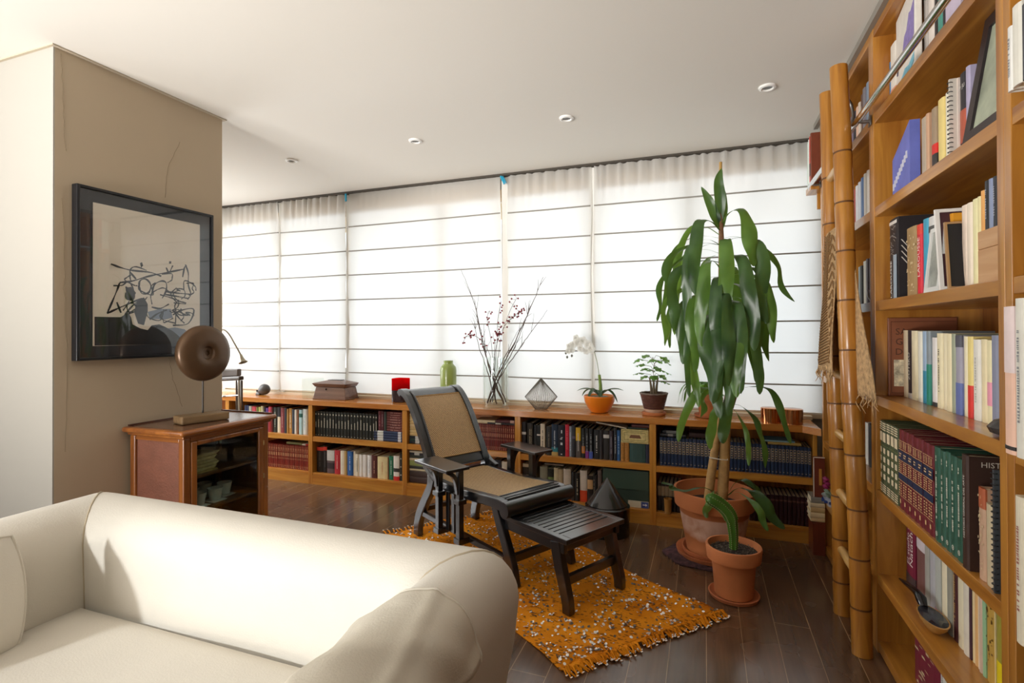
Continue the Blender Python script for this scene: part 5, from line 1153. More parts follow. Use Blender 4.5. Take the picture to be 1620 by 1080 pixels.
def rug_material():
    m = bpy.data.materials.new('orange felted rug'); m.use_nodes = True; nt = m.node_tree; b = nt.nodes['Principled BSDF']; N = nt.nodes.new; L = nt.links.new
    tc = N('ShaderNodeTexCoord'); n = N('ShaderNodeTexNoise'); n.inputs['Scale'].default_value = 5; n.inputs['Detail'].default_value = 5; L(tc.outputs['Object'], n.inputs['Vector'])
    r = N('ShaderNodeValToRGB'); r.color_ramp.elements[0].position = .3; r.color_ramp.elements[0].color = rgb('c06c0e'); r.color_ramp.elements[1].position = .75; r.color_ramp.elements[1].color = rgb('ec9a24'); L(n.outputs['Fac'], r.inputs['Fac'])
    mp = N('ShaderNodeMapping'); mp.inputs['Rotation'].default_value = (0, 0, .6); mp.inputs['Scale'].default_value = (42, 90, 1); L(tc.outputs['Object'], mp.inputs['Vector'])
    v = N('ShaderNodeTexVoronoi'); v.inputs['Scale'].default_value = 1.0; v.inputs['Randomness'].default_value = 1; L(mp.outputs['Vector'], v.inputs['Vector'])
    ma = N('ShaderNodeTexNoise'); ma.inputs['Scale'].default_value = 9; L(tc.outputs['Object'], ma.inputs['Vector'])
    lt = N('ShaderNodeMath'); lt.operation = 'LESS_THAN'; L(v.outputs['Distance'], lt.inputs[0]); lt.inputs[1].default_value = .34
    gt = N('ShaderNodeMath'); gt.operation = 'GREATER_THAN'; L(ma.outputs['Fac'], gt.inputs[0]); gt.inputs[1].default_value = .47
    mu_ = N('ShaderNodeMath'); mu_.operation = 'MULTIPLY'; L(lt.outputs[0], mu_.inputs[0]); L(gt.outputs[0], mu_.inputs[1])
    m2 = N('ShaderNodeMath'); m2.operation = 'MULTIPLY'; L(mu_.outputs[0], m2.inputs[0]); m2.inputs[1].default_value = .75
    mx = N('ShaderNodeMix'); mx.data_type = 'RGBA'; L(m2.outputs[0], mx.inputs['Factor']); L(r.outputs['Color'], mx.inputs['A']); mx.inputs['B'].default_value = rgb('5a3a1a'); L(mx.outputs['Result'], b.inputs['Base Color'])
    b.inputs['Roughness'].default_value = .95; b.inputs['Specular IOR Level'].default_value = .1
    n3 = N('ShaderNodeTexNoise'); n3.inputs['Scale'].default_value = 120; L(tc.outputs['Object'], n3.inputs['Vector']); bu = N('ShaderNodeBump'); bu.inputs['Strength'].default_value = .35; bu.inputs['Distance'].default_value = .004
    L(n3.outputs['Fac'], bu.inputs['Height']); L(bu.outputs['Normal'], b.inputs['Normal']); return m
M_rug = rug_material()
rug = thing('rug', 'orange woven rug with scattered sequins and fringed end lying under the reclining chair', 'rug', (-.95, 2.75, 0))
MB().grid(rug_pt, 110, 60).build('cloth', M_rug, rug, smooth=True, angle=3, solid=.004)
rr = random.Random(11); sq = MB(); sd = MB()
for i in range(2700):
    u = rr.random() ** 1.25; v = rr.random()
    cl = math.sin(u * 31 + 2 * math.sin(v * 13)) + math.sin(v * 27 + u * 5)
    if cl < -.2 and rr.random() < .8: continue
    p = rug_pt(u, v); rad = rr.uniform(.0034, .0078)
    n = Vector((rr.uniform(-.5, .5), rr.uniform(-.5, .5), 1)).normalized(); a = n.cross(Vector((1, 0, 0))).normalized(); b = n.cross(a)
    c = p + Vector((0, 0, .0055))
    (sq if rr.random() < .55 else sd).add([c + (a * math.cos(k * 1.047) + b * math.sin(k * 1.047)) * rad for k in range(6)], [(0, 1, 2, 3, 4, 5)])
o = sq.build('sequins', pmat('silver sequin', 'f6f3ee', .3, metal=.2), rug); o['kind'] = 'stuff'
o = sd.build('dull_sequins', pmat('tarnished sequin', '6d665c', .35, metal=.4), rug); o['kind'] = 'stuff'
fr_ = MB(); frs = MB()
for i in range(64):
    v = (i + .5) / 64; p = rug_pt(0, v); d = (A_ - D_).normalized(); sd_ = Vector((-d.y, d.x, 0))
    for q in range(3):
        l = rr.uniform(.035, .075); k = rr.uniform(-.5, .5)
        e = p + d * l + sd_ * l * k; e.z = .006
        mid = p + d * l * .5 + sd_ * l * k * .3; mid.z = .012 + rr.uniform(0, .012)
        fr_.tube([p + sd_ * rr.uniform(-.006, .006), mid, e], [.0045, .005, .0025], 5)
        if rr.random() < .75:
            c = e + Vector((0, 0, .004)); frs.add([c + Vector((.0055 * math.cos(k2 * 1.047), .0055 * math.sin(k2 * 1.047), .002 * math.cos(k2 * 1.047))) for k2 in range(6)], [(0, 1, 2, 3, 4, 5)])
fr_.build('fringe', M_rug, rug, smooth=True); fr_ = MB()
for i in range(34):
    v = (i + .5) / 34; p = rug_pt(1, v); d = (D_ - A_).normalized(); sd_ = Vector((-d.y, d.x, 0)); l = rr.uniform(.03, .06)
    e = p + d * l + sd_ * l * rr.uniform(-.4, .4); e.z = .006; fr_.tube([p, (p + e) / 2 + Vector((0, 0, .006)), e], [.0045, .005, .0025], 5)
    c = e + Vector((0, 0, .004)); frs.add([c + Vector((.006 * math.cos(k2 * 1.047), .006 * math.sin(k2 * 1.047), .002)) for k2 in range(6)], [(0, 1, 2, 3, 4, 5)])
fr_.build('fringe', M_rug, rug, smooth=True); o = frs.build('fringe_sequins', pmat('silver sequin', 'f6f3ee', .3, metal=.2), rug); o['kind'] = 'stuff'
# ---------------------------------------------------------------- small glazed cabinet beside the pillar
WCX = wood('mahogany', '74401c', 'ac6a30', 'X', rough=.3, coat=.3); WCY = wood('mahogany lengthwise', '74401c', 'ac6a30', 'Y', rough=.3, coat=.3); WCZ = wood('mahogany upright', '74401c', 'ac6a30', 'Z', rough=.3, coat=.3)
cab = thing('display_cabinet', 'small reddish wooden cabinet with glass door and leather sides, standing against the pillar', 'cabinet', (-2.45, 2.02, 0))
cx0, cx1, cy0, cy1, ct = -2.652, -2.24, 1.722, 2.29, .85
MB().box(cx0, cx1, cy0, cy1, ct - .028, ct - .002).build('top', WCY, cab, bevel=.011, seg=3)
MB().box(cx0 + .012, cx1 - .022, cy0 + .022, cy1 - .022, ct - .042, ct - .0285).build('top_moulding', WCY, cab, bevel=.005)
tr = MB().box(cx0 + .004, cx0 + .014, cy0 + .03, cy1 - .03, ct - .002, ct + .006).box(cx0 + .004, cx1 - .03, cy1 - .014, cy1 - .004, ct - .002, ct + .006); tr.build('top_rim', wood('dark rim', '3a1e12', '55301c', 'Y'), cab, bevel=.002)
MB().box(cx0 + .02, cx1 - .03, cy0 + .03, cy1 - .03, ct - .0022, ct - .0012).build('top_panel', wood('worn cabinet top', '5a3a2a', '7a5440', 'Y', rough=.25, coat=.4), cab)
bx0, bx1, by0, by1 = cx0 + .018, cx1 - .032, cy0 + .032, cy1 - .032
for x in (bx0 + .016, bx1 - .018):
    for y in (by0 + .018, by1 - .018): MB().box(x - .018, x + .018, y - .018, y + .018, 0, ct - .0425).build('corner_post', WCZ, cab, bevel=.006)
M_leather = pmat('red brown leather panel', '7c4c3a', .55, var=.12, vscale=18, bump=.3, bscale=90)
for y in (by0 + .012, by1 - .016): MB().box(bx0 + .034, bx1 - .036, y, y + .006, .10, ct - .065).build('side_panel', M_leather, cab)
for y in (by0 + .004, by1 - .026):
    MB().box(bx0 + .034, bx1 - .036, y, y + .022, ct - .065, ct - .043).box(bx0 + .034, bx1 - .036, y, y + .022, .07, .10).build('side_rail', WCX, cab, bevel=.004)
M_inside = pmat('dark cabinet inside', '2a1a14', .6)
MB().box(bx0 + .002, bx0 + .008, by0 + .036, by1 - .036, .08, ct - .045).build('back_panel', M_inside, cab)
MB().box(bx0 + .008, bx1 - .03, by0 + .02, by1 - .02, .07, .085).build('bottom_panel', M_inside, cab)
SHC = (.610, .440)
for z in SHC: MB().box(bx0 + .009, bx1 - .03, by0 + .02, by1 - .023, z - .012, z).build('shelf', wood('cabinet shelf', '6a4426', '8a5c34', 'Y', rough=.4), cab, bevel=.001)
MB().box(bx1 - .012, bx1, by0 + .036, by1 - .036, ct - .06, ct - .043).build('front_rail', WCY, cab)
door = MB(); dy0, dy1, dz0, dz1 = by0 + .038, by1 - .038, .085, ct - .062
door.box(bx1 - .018, bx1 + .004, dy0, dy0 + .030, dz0, dz1).box(bx1 - .018, bx1 + .004, dy1 - .030, dy1, dz0, dz1).box(bx1 - .018, bx1 + .004, dy0 + .03, dy1 - .03, dz1 - .022, dz1).box(bx1 - .018, bx1 + .004, dy0 + .03, dy1 - .03, dz0, dz0 + .03)
dr = door.build('door', WCZ, cab, bevel=.005)
MB().box(bx1 - .009, bx1 - .006, dy0 + .03, dy1 - .03, dz0 + .03, dz1 - .022).build('glass_pane', thin_glass('cabinet glass', 'e6ece8'), dr)
MB().tube([(bx1 + .004, dy0 + .015, .455), (bx1 + .012, dy0 + .015, .455), (bx1 + .022, dy0 + .015, .455)], [.004, .006, .010], 12).build('knob', pmat('old silver', 'b5b0a8', .3, metal=.9), dr, smooth=True)
mb = MB()
for z in (.70, .52, .30): mb.tube([(bx1 + .003, by1 - .036, z - .012), (bx1 + .003, by1 - .036, z + .012)], .0045, 8)
mb.build('hinge', pmat('old brass', 'a98a5a', .35, metal=.9), cab)
# cups and parchment inside
M_cup = pmat('white porcelain', 'dfe2de', .25)
for i, (x, y, w_) in enumerate(((-2.36, 1.90, 'front row of the cabinet, beside the knob'), (-2.36, 1.995, 'middle of the front row in the cabinet'), (-2.40, 2.085, 'far end of the front row in the cabinet'), (-2.46, 1.86, 'back row of the cabinet, behind the knob'), (-2.47, 1.95, 'second in the back row of the cabinet'), (-2.49, 2.04, 'third in the back row of the cabinet'))):
    t = thing('cup', 'white porcelain cup on square saucer, ' + w_, 'cup', (x, y, .4405), 'white cups inside the cabinet')
    MB().hexa([(x - .034, y - .034, .4405), (x + .034, y - .034, .4405), (x + .034, y + .034, .4405), (x - .034, y + .034, .4405)], [(x - .042, y - .042, .447), (x + .042, y - .042, .447), (x + .042, y + .042, .447), (x - .042, y + .042, .447)]).build('saucer', M_cup, t, bevel=.002)
    MB().lathe((x, y, .4475), [(.018, 0), (.026, .002), (.031, .03), (.037, .062), (.035, .062), (.028, .03), (.022, .008), (0, .006)], 28).build('bowl', M_cup, t, smooth=True)
t = thing('parchment_book', 'old parchment book with curled pages lying on the upper shelf of the cabinet', 'book', (-2.40, 1.90, .6105))
MB().hexa([(-2.47, 1.80, .6105), (-2.33, 1.80, .6105), (-2.33, 1.99, .6105), (-2.47, 1.99, .6105)], [(-2.46, 1.81, .618), (-2.34, 1.81, .618), (-2.34, 1.985, .618), (-2.46, 1.985, .618)]).build('lower_cover', pmat('parchment', 'a8925c', .7, var=.15, vscale=30), t)
mb = MB()
for k in range(5):
    z0 = .6185 + k * .017; mb.hexa([(-2.46, 1.805 + .004 * k, z0), (-2.335, 1.805 + .004 * k, z0), (-2.335, 1.97 + .012 * (k % 3), z0), (-2.46, 1.98, z0)], [(-2.46, 1.808 + .004 * k, z0 + .015), (-2.335, 1.808 + .004 * k, z0 + .015), (-2.335, 1.975 + .014 * ((k + 1) % 3), z0 + .015), (-2.46, 1.98, z0 + .015)])
mb.build('page_block', pmat('old pages', 'c9b884', .8, var=.2, vscale=50), t, bevel=.003)
# ---------------------------------------------------------------- disc sculpture on the cabinet
t = thing('disc_sculpture', 'brown metal disc with central dimple on thin rod and wooden base, on the cabinet', 'sculpture', (-2.42, 1.97, .85))
bdir = Vector((.25, .97, 0)).normalized(); bn = Vector((bdir.y, -bdir.x, 0)); bc = Vector((-2.415, 1.965, .85))
q = [bc - bdir * .115 - bn * .05, bc - bdir * .115 + bn * .05, bc + bdir * .115 + bn * .05, bc + bdir * .115 - bn * .05]
MB().hexa(q, [p + Vector((0, 0, .040)) for p in q]).build('base', wood('driftwood base', '6a5236', '8f7450', 'Y', rough=.6, coat=0), t, bevel=.006)
dc = Vector((-2.418, 1.975, 1.198)); dn = Vector((1, -.04, .02)).normalized()
MB().tube([(dc.x - .01, dc.y + .005, .8905), (dc.x - .01, dc.y + .005, 1.07)], .0042, 8).build('rod', pmat('dark iron', '2e2823', .4, metal=.6), t, smooth=True)
up_ = Vector((0, 0, 1)); ea = dn.cross(up_).normalized(); eb = ea.cross(dn)
prof = [(0, -.035), (.06, -.035), (.11, -.031), (.136, -.022), (.1425, -.006), (.143, .006), (.139, .022), (.115, .034), (.07, .040), (.036, .041), (.034, .0395), (.029, .030), (.013, .028), (.012, .02), (0, .0198)]
rings = [[dc + dn * h + (ea * math.cos(2 * math.pi * k / 48) + eb * math.sin(2 * math.pi * k / 48)) * r for k in range(48)] for r, h in prof]
MB().loft(rings, cap=False).build('disc', pmat('brown patinated bronze', '5f4732', .36, metal=.4, var=.15, vscale=7), t, smooth=True, angle=.9)
# ---------------------------------------------------------------- framed ink picture on the pillar
t = thing('framed_picture', 'abstract black ink picture in a black glazed frame on the cream pillar', 'picture', (-2.66, 1.86, 1.178))
py0, py1, pz0, pz1 = 1.515, 2.207, 1.178, 1.972; fw = .013; px1 = -2.628
fr_ = MB().box(-2.6595, px1 + .006, py0, py0 + fw, pz0, pz1).box(-2.6595, px1 + .006, py1 - fw, py1, pz0, pz1).box(-2.6595, px1 + .006, py0 + fw, py1 - fw, pz1 - fw, pz1).box(-2.6595, px1 + .006, py0 + fw, py1 - fw, pz0, pz0 + fw)
fr_.build('frame', pmat('black frame lacquer', '17181c', .3), t, bevel=.002)
MB().box(-2.655, -2.640, py0 + fw, py1 - fw, pz0 + fw, pz1 - fw).build('mount', pmat('dark blue grey mount', '262b33', .6), t)
MB().box(-2.640, -2.6385, 1.590, 2.133, 1.243, 1.905).build('paper', pmat('cream drawing paper', 'e9e0cf', .8), t)
ink = MB()
for pl in ART_LINES:
    P_ = spline([(-2.6378, y, z) for y, z in pl], 5)
    for k in range(len(P_) - 1):
        a, b = P_[k], P_[k + 1]; d = (b - a);
        if d.length < 1e-6: continue
        n = Vector((0, -d.z, d.y)).normalized() * (.0036 + .0014 * math.sin(k * .7))
        ink.add([a - n, b - n, b + n, a + n], [(0, 1, 2, 3)])
for k, bl in enumerate(ART_BLOBS):
    if k not in (3, 6): ink.add([(-2.6377, y, z) for y, z in bl], [tuple(range(len(bl)))])
ri = random.Random(8)
for q in range(22):
    y0, z0 = ri.uniform(1.72, 2.08), ri.uniform(1.38, 1.60); k0 = ri.uniform(0, 6); rr_ = ri.uniform(.02, .06)
    P_ = spline([(-2.6378, y0 + rr_ * math.cos(k0 + a * ri.uniform(.6, 1.2)), z0 + rr_ * .8 * math.sin(k0 + a * ri.uniform(.6, 1.2))) for a in range(5)], 5)
    for k in range(len(P_) - 1):
        a, b = P_[k], P_[k + 1]; d = b - a
        if d.length < 1e-6: continue
        n = Vector((0, -d.z, d.y)).normalized() * (.0018 + .0016 * abs(math.sin(k * .5 + q))); ink.add([a - n, b - n, b + n, a + n], [(0, 1, 2, 3)])
ink.build('ink_drawing', pmat('black ink', '1b1e22', .6), t)
wash = MB()
for k in (3, 6): wash.add([(-2.6379, y, z) for y, z in ART_BLOBS[k]], [tuple(range(len(ART_BLOBS[k])))])
wash.build('grey_wash', pmat('blue grey wash', '7d8a9c', .6), t)
MB().box(-2.6315, -2.6300, py0 + fw, py1 - fw, pz0 + fw, pz1 - fw).build('glass_pane', thin_glass('picture glass'), t)
# ---------------------------------------------------------------- reading lamp and armchair seen past the cabinet
t = thing('floor_lamp', 'slim metal reading lamp with bell shaped shade curving out behind the disc sculpture', 'lamp', (-3.32, 2.80, 0))
M_nickel = pmat('brushed nickel', 'a39d90', .3, metal=.9)
MB().lathe((-3.32, 2.80, 0), [(.13, 0), (.13, .015), (.02, .025), (0, .025)], 32).build('base', M_nickel, t, smooth=True)
MB().tube([(-3.32, 2.80, .025), (-3.32, 2.80, 1.2)], .009, 10).build('pole', M_nickel, t, smooth=True)
MB().tube(spline([(-3.32, 2.80, 1.2), (-3.30, 2.80, 1.29), (-3.23, 2.79, 1.325), (-3.16, 2.78, 1.295), (-3.08, 2.765, 1.215), (-3.02, 2.755, 1.15)], 8), .006, 10).build('gooseneck', M_nickel, t, smooth=True)
sh = [(.008, 0), (.010, .014), (.014, .03), (.022, .047), (.030, .055)]
ax = Vector((.42, -.05, -.9)).normalized(); a1 = ax.cross(Vector((0, 1, 0))).normalized(); a2 = ax.cross(a1)
MB().loft([[Vector((-3.02, 2.755, 1.152)) + ax * h * 1.1 + (a1 * math.cos(k * .2618) + a2 * math.sin(k * .2618)) * r for k in range(24)] for r, h in sh], cap=False).build('shade', pmat('nickel shade', 'b0a996', .35, metal=.7), t, smooth=True)
t = thing('armchair', 'dark wood and chrome armchair with leather arm pad, half hidden behind pillar and cabinet', 'chair', (-3.25, 2.85, 0))
M_cw = wood('dark walnut', '3a2a20', '57402f', 'Z', rough=.4)
MB().beam((-3.45, 2.86, .955), (-3.00, 2.745, .990), .035, .028).build('armrest', M_cw, t, bevel=.008)
MB().tube([(-3.03, 2.75, .975), (-3.025, 2.75, .80), (-3.012, 2.75, .5), (-3.0, 2.75, .012)], .010, 10).build('leg', M_chrome, t, smooth=True)
MB().tube([(-3.32, 3.02, .41), (-3.32, 3.02, .2), (-3.32, 3.02, .012)], .010, 10).build('leg', M_chrome, t, smooth=True)
MB().tube([(-3.50, 2.87, .95), (-3.51, 2.87, .5), (-3.52, 2.87, .012)], .010, 10).build('leg', M_chrome, t, smooth=True)
MB().tube([(-3.50, 3.05, .41), (-3.51, 3.05, .2), (-3.52, 3.05, .012)], .010, 10).build('leg', M_chrome, t, smooth=True)
MB().box(-3.12, -3.08, 2.80, 2.83, .44, .965).build('arm_panel', M_cw, t, bevel=.004)
MB().hexa([(-3.52, 2.87, .40), (-3.22, 2.81, .40), (-3.30, 3.04, .40), (-3.52, 3.08, .40)], [(-3.52, 2.87, .46), (-3.22, 2.81, .46), (-3.30, 3.04, .46), (-3.52, 3.08, .46)]).build('seat', pmat('dark leather', '3a322e', .45), t, bevel=.01)
MB().hexa([(-3.44, 2.86, .969), (-3.06, 2.765, .999), (-3.06, 2.80, .999), (-3.44, 2.90, .969)], [(-3.44, 2.86, 1.03), (-3.06, 2.765, 1.05), (-3.06, 2.80, 1.05), (-3.44, 2.90, 1.03)]).build('arm_pad', pmat('grey brown leather pad', '6a5c56', .5), t, bevel=.008)
MB().tube([(-3.30, 2.83, .84), (-3.02, 2.752, .87)], .006, 8).build('rod', M_chrome, t, smooth=True)
MB().tube([(-3.50, 2.87, .62), (-3.015, 2.752, .66)], .006, 8).build('rod', M_chrome, t, smooth=True)
# ---------------------------------------------------------------- things on the worktop
ZT = .7203
# skull ornament
t = thing('skull_ornament', 'small dark grey skull ornament lying on the worktop near the pillar', 'ornament', (-3.90, 3.80, ZT))
c = Vector((-3.875, 3.80, ZT + .052))
def sk(u, v):
    a = 2 * math.pi * u; b = math.pi * (v - .5); x = .060 * math.cos(b) * math.cos(a); y = .045 * math.cos(b) * math.sin(a); z = .050 * math.sin(b)
    if x < -.02: z -= .012 * (-(x + .02) / .04); x -= .012 * max(0, -z / .05)
    z = max(z, -.051)
    return (c.x + x, c.y + y, c.z + z)
M_skull = pmat('dark grey stone', '4a4a4a', .45, var=.15, vscale=30)
MB().grid(sk, 32, 20).build('cranium', M_skull, t, smooth=True, angle=3)
MB().hexa([(-3.965, 3.775, ZT), (-3.905, 3.77, ZT), (-3.905, 3.83, ZT), (-3.965, 3.825, ZT)], [(-3.950, 3.78, ZT + .032), (-3.90, 3.772, ZT + .036), (-3.90, 3.828, ZT + .036), (-3.950, 3.82, ZT + .032)]).build('jaw', M_skull, t, bevel=.008)
for y in (3.778, 3.818): MB().lathe((-3.935, y - .004, ZT + .038), [(.002, -.008), (.010, -.004), (.010, .004), (.002, .010)], 10).build('eye_socket', pmat('black hollow', '161616', .8), t, smooth=True)
# clear glass box vase
t = thing('glass_vase', 'clear square glass vase standing empty on the worktop left of the casket', 'vase', (-3.32, 3.80, ZT))
g = thin_glass('clear vase glass', 'fbfdfc')
x0, x1, y0, y1 = -3.385, -3.245, 3.745, 3.87
gb = MB().box(x0, x0 + .005, y0, y1, ZT, ZT + .17).box(x1 - .005, x1, y0, y1, ZT, ZT + .17).box(x0 + .005, x1 - .005, y0, y0 + .005, ZT, ZT + .17).box(x0 + .005, x1 - .005, y1 - .005, y1, ZT, ZT + .17).box(x0 + .005, x1 - .005, y0 + .005, y1 - .005, ZT, ZT + .012)
gb.build('vessel', g, t)
# wooden casket
t = thing('casket', 'brown wooden casket with flared lid and keyhole on the worktop', 'box', (-3.06, 3.80, ZT))
M_casket = wood('brown casket wood', '5f4032', '82604c', 'X', rough=.35, coat=.2)
x0, x1, y0, y1 = -3.225, -2.885, 3.705, 3.885
MB().box(x0 - .004, x1 + .004, y0 - .004, y1 + .004, ZT, ZT + .012).build('foot', M_casket, t, bevel=.003)
MB().hexa([(x0, y0, ZT + .012), (x1, y0, ZT + .012), (x1, y1, ZT + .012), (x0, y1, ZT + .012)], [(x0 + .018, y0 + .014, ZT + .105), (x1 - .018, y0 + .014, ZT + .105), (x1 - .018, y1 - .010, ZT + .105), (x0 + .018, y1 - .010, ZT + .105)]).build('body', M_casket, t, bevel=.003)
MB().hexa([(x0 + .012, y0 + .010, ZT + .107), (x1 - .012, y0 + .010, ZT + .107), (x1 - .012, y1 - .008, ZT + .107), (x0 + .012, y1 - .008, ZT + .107)], [(x0 - .008, y0 - .010, ZT + .138), (x1 + .008, y0 - .010, ZT + .138), (x1 + .008, y1, ZT + .138), (x0 - .008, y1, ZT + .138)]).build('lid', M_casket, t, bevel=.003)
MB().hexa([(x0 - .008, y0 - .010, ZT + .138), (x1 + .008, y0 - .010, ZT + .138), (x1 + .008, y1, ZT + .138), (x0 - .008, y1, ZT + .138)], [(x0 + .10, y0 + .06, ZT + .162), (x1 - .10, y0 + .06, ZT + .162), (x1 - .10, y1 - .05, ZT + .162), (x0 + .10, y1 - .05, ZT + .162)]).build('lid_top', M_casket, t, bevel=.002)
MB().box(x0 + .105, x1 - .105, y0 + .065, y1 - .055, ZT + .162, ZT + .166).build('lid_plaque', pmat('dark plaque', '3a3a36', .3), t)
MB().lathe((-3.095, y0 + .0085, ZT + .088), [(.001, -.0075), (.006, -.004), (.006, .004), (.001, .0075)], 12).build('keyhole', pmat('black keyhole', '0c0a0a', .6), t)
# red and black candle holder: four fused rounded glasses, dark below
t = thing('candle_holder', 'red glass candle holder with dark lower half on the worktop behind the chair', 'candle holder', (-2.395, 3.78, ZT))
def rsq(cx, cy, r, n, z): return [(cx + r * math.copysign(abs(math.cos(2 * math.pi * k / 40)) ** n, math.cos(2 * math.pi * k / 40)), cy + r * math.copysign(abs(math.sin(2 * math.pi * k / 40)) ** n, math.sin(2 * math.pi * k / 40)), z) for k in range(40)]
MB().loft([rsq(-2.395, 3.80, r, .45, ZT + z) for r, z in ((.058, 0), (.063, .004), (.063, .100))]).build('lower_body', pmat('dark plum glass', '2c1a24', .12, coat=.5), t, smooth=True)
MB().loft([rsq(-2.395, 3.80, r, .45, ZT + z) for r, z in ((.063, .1002), (.0632, .196), (.056, .196), (.056, .104))], cap=False).build('upper_body', translucent('red glass', 'd81a22', .7, 'f0202a'), t, smooth=True)
MB().lathe((-2.395, 3.80, ZT + .101), [(.046, 0), (.046, .06), (.0, .062)], 24).build('candle', translucent('red wax', 'e03038', .4), t, smooth=True)
# green vase
t = thing('vase', 'matt green ceramic bottle vase behind the cane chair back', 'vase', (-1.965, 3.83, ZT))
MB().lathe((-1.965, 3.83, ZT), [(.055, 0), (.062, .004), (.064, .05), (.066, .15), (.066, .27), (.062, .296), (.046, .316), (.038, .324), (.037, .338), (.040, .345), (.039, .349), (.033, .349), (.03, .33), (0, .325)], 40).build('body', pmat('olive green glaze', '92a455', .3, coat=.3), t, smooth=True)
# tall glass vase with branches
t = thing('glass_vase', 'tall clear cylindrical glass vase holding bare branches and red berries', 'vase', (-1.525, 3.77, ZT))
vc = (-1.525, 3.775, ZT)
MB().lathe(vc, [(.0, .0), (.096, 0), (.099, .006), (.101, .385), (.097, .385), (.094, .016), (0, .012)], 40, cap=False).build('vessel', g, t, smooth=True)
M_twig = pmat('brown twig bark', '55433c', .8, var=.2, vscale=40)
def branch(name, label, pts, r0, twigs, rnd):
    P_ = [p for p in spline(pts, 7)]; n = len(P_)
    tb = thing(name, label, 'branch', tuple(P_[0]), 'bare branches in the tall glass vase'); mb = MB()
    J = [p + Vector((rnd.uniform(-.004, .004), rnd.uniform(-.004, .004), 0)) for p in P_]
    mb.tube(J, [r0 * (1 - .75 * i / (n - 1)) for i in range(n)], 6)
    for k in range(twigs):
        i = rnd.randint(n // 2, n - 2); b = J[i]; d = (J[i + 1] - J[i - 1]).normalized() + Vector((rnd.uniform(-.6, .6), rnd.uniform(-.3, .3), rnd.uniform(0, .4)))
        e = b + d.normalized() * rnd.uniform(.06, .16); mb.tube([b, (b + e) / 2 + Vector((rnd.uniform(-.01, .01), 0, .006)), e], [r0 * .4, r0 * .3, r0 * .15], 5)
    mb.build('wood', M_twig, tb, smooth=True)
rb = random.Random(5); v = lambda x, z, dy=0: (x, 3.775 + dy, z)
for i, (pts, r0, tw, lab) in enumerate((
    ([v(-1.47, .75, .02), v(-1.56, .98), v(-1.63, 1.22, -.02), v(-1.70, 1.55, -.03), v(-1.80, 1.79, -.04)], .0055, 5, 'bare branch reaching highest on the pillar side of the vase'),
    ([v(-1.45, .75, -.03), v(-1.58, 1.0, .01), v(-1.66, 1.30, .02), v(-1.715, 1.55, .02)], .005, 4, 'bare branch just inside the highest one'),
    ([v(-1.50, .75, -.05), v(-1.585, 1.0, -.03), v(-1.65, 1.2, -.05), v(-1.69, 1.42, -.06)], .0048, 3, 'shorter bare branch leaning to the pillar side'),
    ([v(-1.60, .75, .0), v(-1.50, .98, .0), v(-1.36, 1.25, .02), v(-1.22, 1.55, .03), v(-1.15, 1.72, .04)], .0058, 5, 'bare branch reaching highest on the orchid side of the vase'),
    ([v(-1.59, .75, .04), v(-1.49, .98, .02), v(-1.35, 1.22, .0), v(-1.235, 1.50, -.02)], .0052, 4, 'bare branch next to the highest one on the orchid side'),
    ([v(-1.58, .75, -.04), v(-1.51, .95, -.02), v(-1.37, 1.20, -.03), v(-1.27, 1.40, -.03)], .005, 3, 'thick bare branch in the middle of the orchid side'),
    ([v(-1.59, .75, -.02), v(-1.50, .95, .03), v(-1.36, 1.15, .04), v(-1.25, 1.30, .05), v(-1.12, 1.47, .06)], .0048, 4, 'bare branch arching lowest towards the orchid'),
    ([v(-1.55, .75, .05), v(-1.545, 1.0, .03), v(-1.54, 1.25, .02)], .004, 2, 'short upright branch in the middle of the vase'),
    ([v(-1.46, .75, .05), v(-1.52, .92, .02), v(-1.60, 1.1, .0), v(-1.64, 1.36, .03)], .0045, 3, 'thin bare branch crossing behind the others'),
    ([v(-1.575, .75, .05), v(-1.53, .92, .0), v(-1.44, 1.1, -.04), v(-1.31, 1.33, -.05)], .0045, 3, 'thin bare branch crossing in front of the others'))):
    branch('branch', lab, pts, r0, tw, rb)
def berries(pts, label, n, rnd):
    P_ = spline(pts, 8); tb = thing('berry_sprig', label, 'berry sprig', tuple(P_[0]), 'red berry sprigs in the tall glass vase')
    mb = MB().tube(P_, .0016, 5); be = MB()
    for k in range(n):
        i = rnd.randint(len(P_) // 3, len(P_) - 1); p = P_[i] + Vector((rnd.uniform(-.035, .035), rnd.uniform(-.02, .02), rnd.uniform(-.02, .03)))
        mb.tube([P_[i], p], .0009, 4); be.lathe(tuple(p), [(.0, -.0075), (.006, -.0045), (.0078, 0), (.006, .0045), (0, .0075)], 8)
    mb.build('stem', M_twig, tb); be.build('berries', pmat('dark red berry', '7e1c26', .3), tb, smooth=True)
berries([v(-1.53, 1.0, -.05), v(-1.50, 1.18, -.06), v(-1.44, 1.33, -.06), v(-1.34, 1.43, -.06), v(-1.28, 1.46, -.06)], 'red berry sprig bending towards the orchid, fullest of the sprigs', 34, rb)
berries([v(-1.52, 1.0, -.05), v(-1.49, 1.22, -.06), v(-1.48, 1.38, -.07), v(-1.45, 1.54, -.07)], 'red berry sprig standing upright in the middle of the branches', 16, rb)
berries([v(-1.52, 1.0, -.04), v(-1.56, 1.15, -.06), v(-1.63, 1.25, -.07), v(-1.72, 1.28, -.08), v(-1.77, 1.22, -.08)], 'red berry sprig hanging over on the pillar side', 20, rb)
berries([v(-1.51, 1.0, -.02), v(-1.47, 1.25, -.03), v(-1.40, 1.45, -.03), v(-1.34, 1.56, -.03)], 'small red berry sprig high on the orchid side', 10, rb)
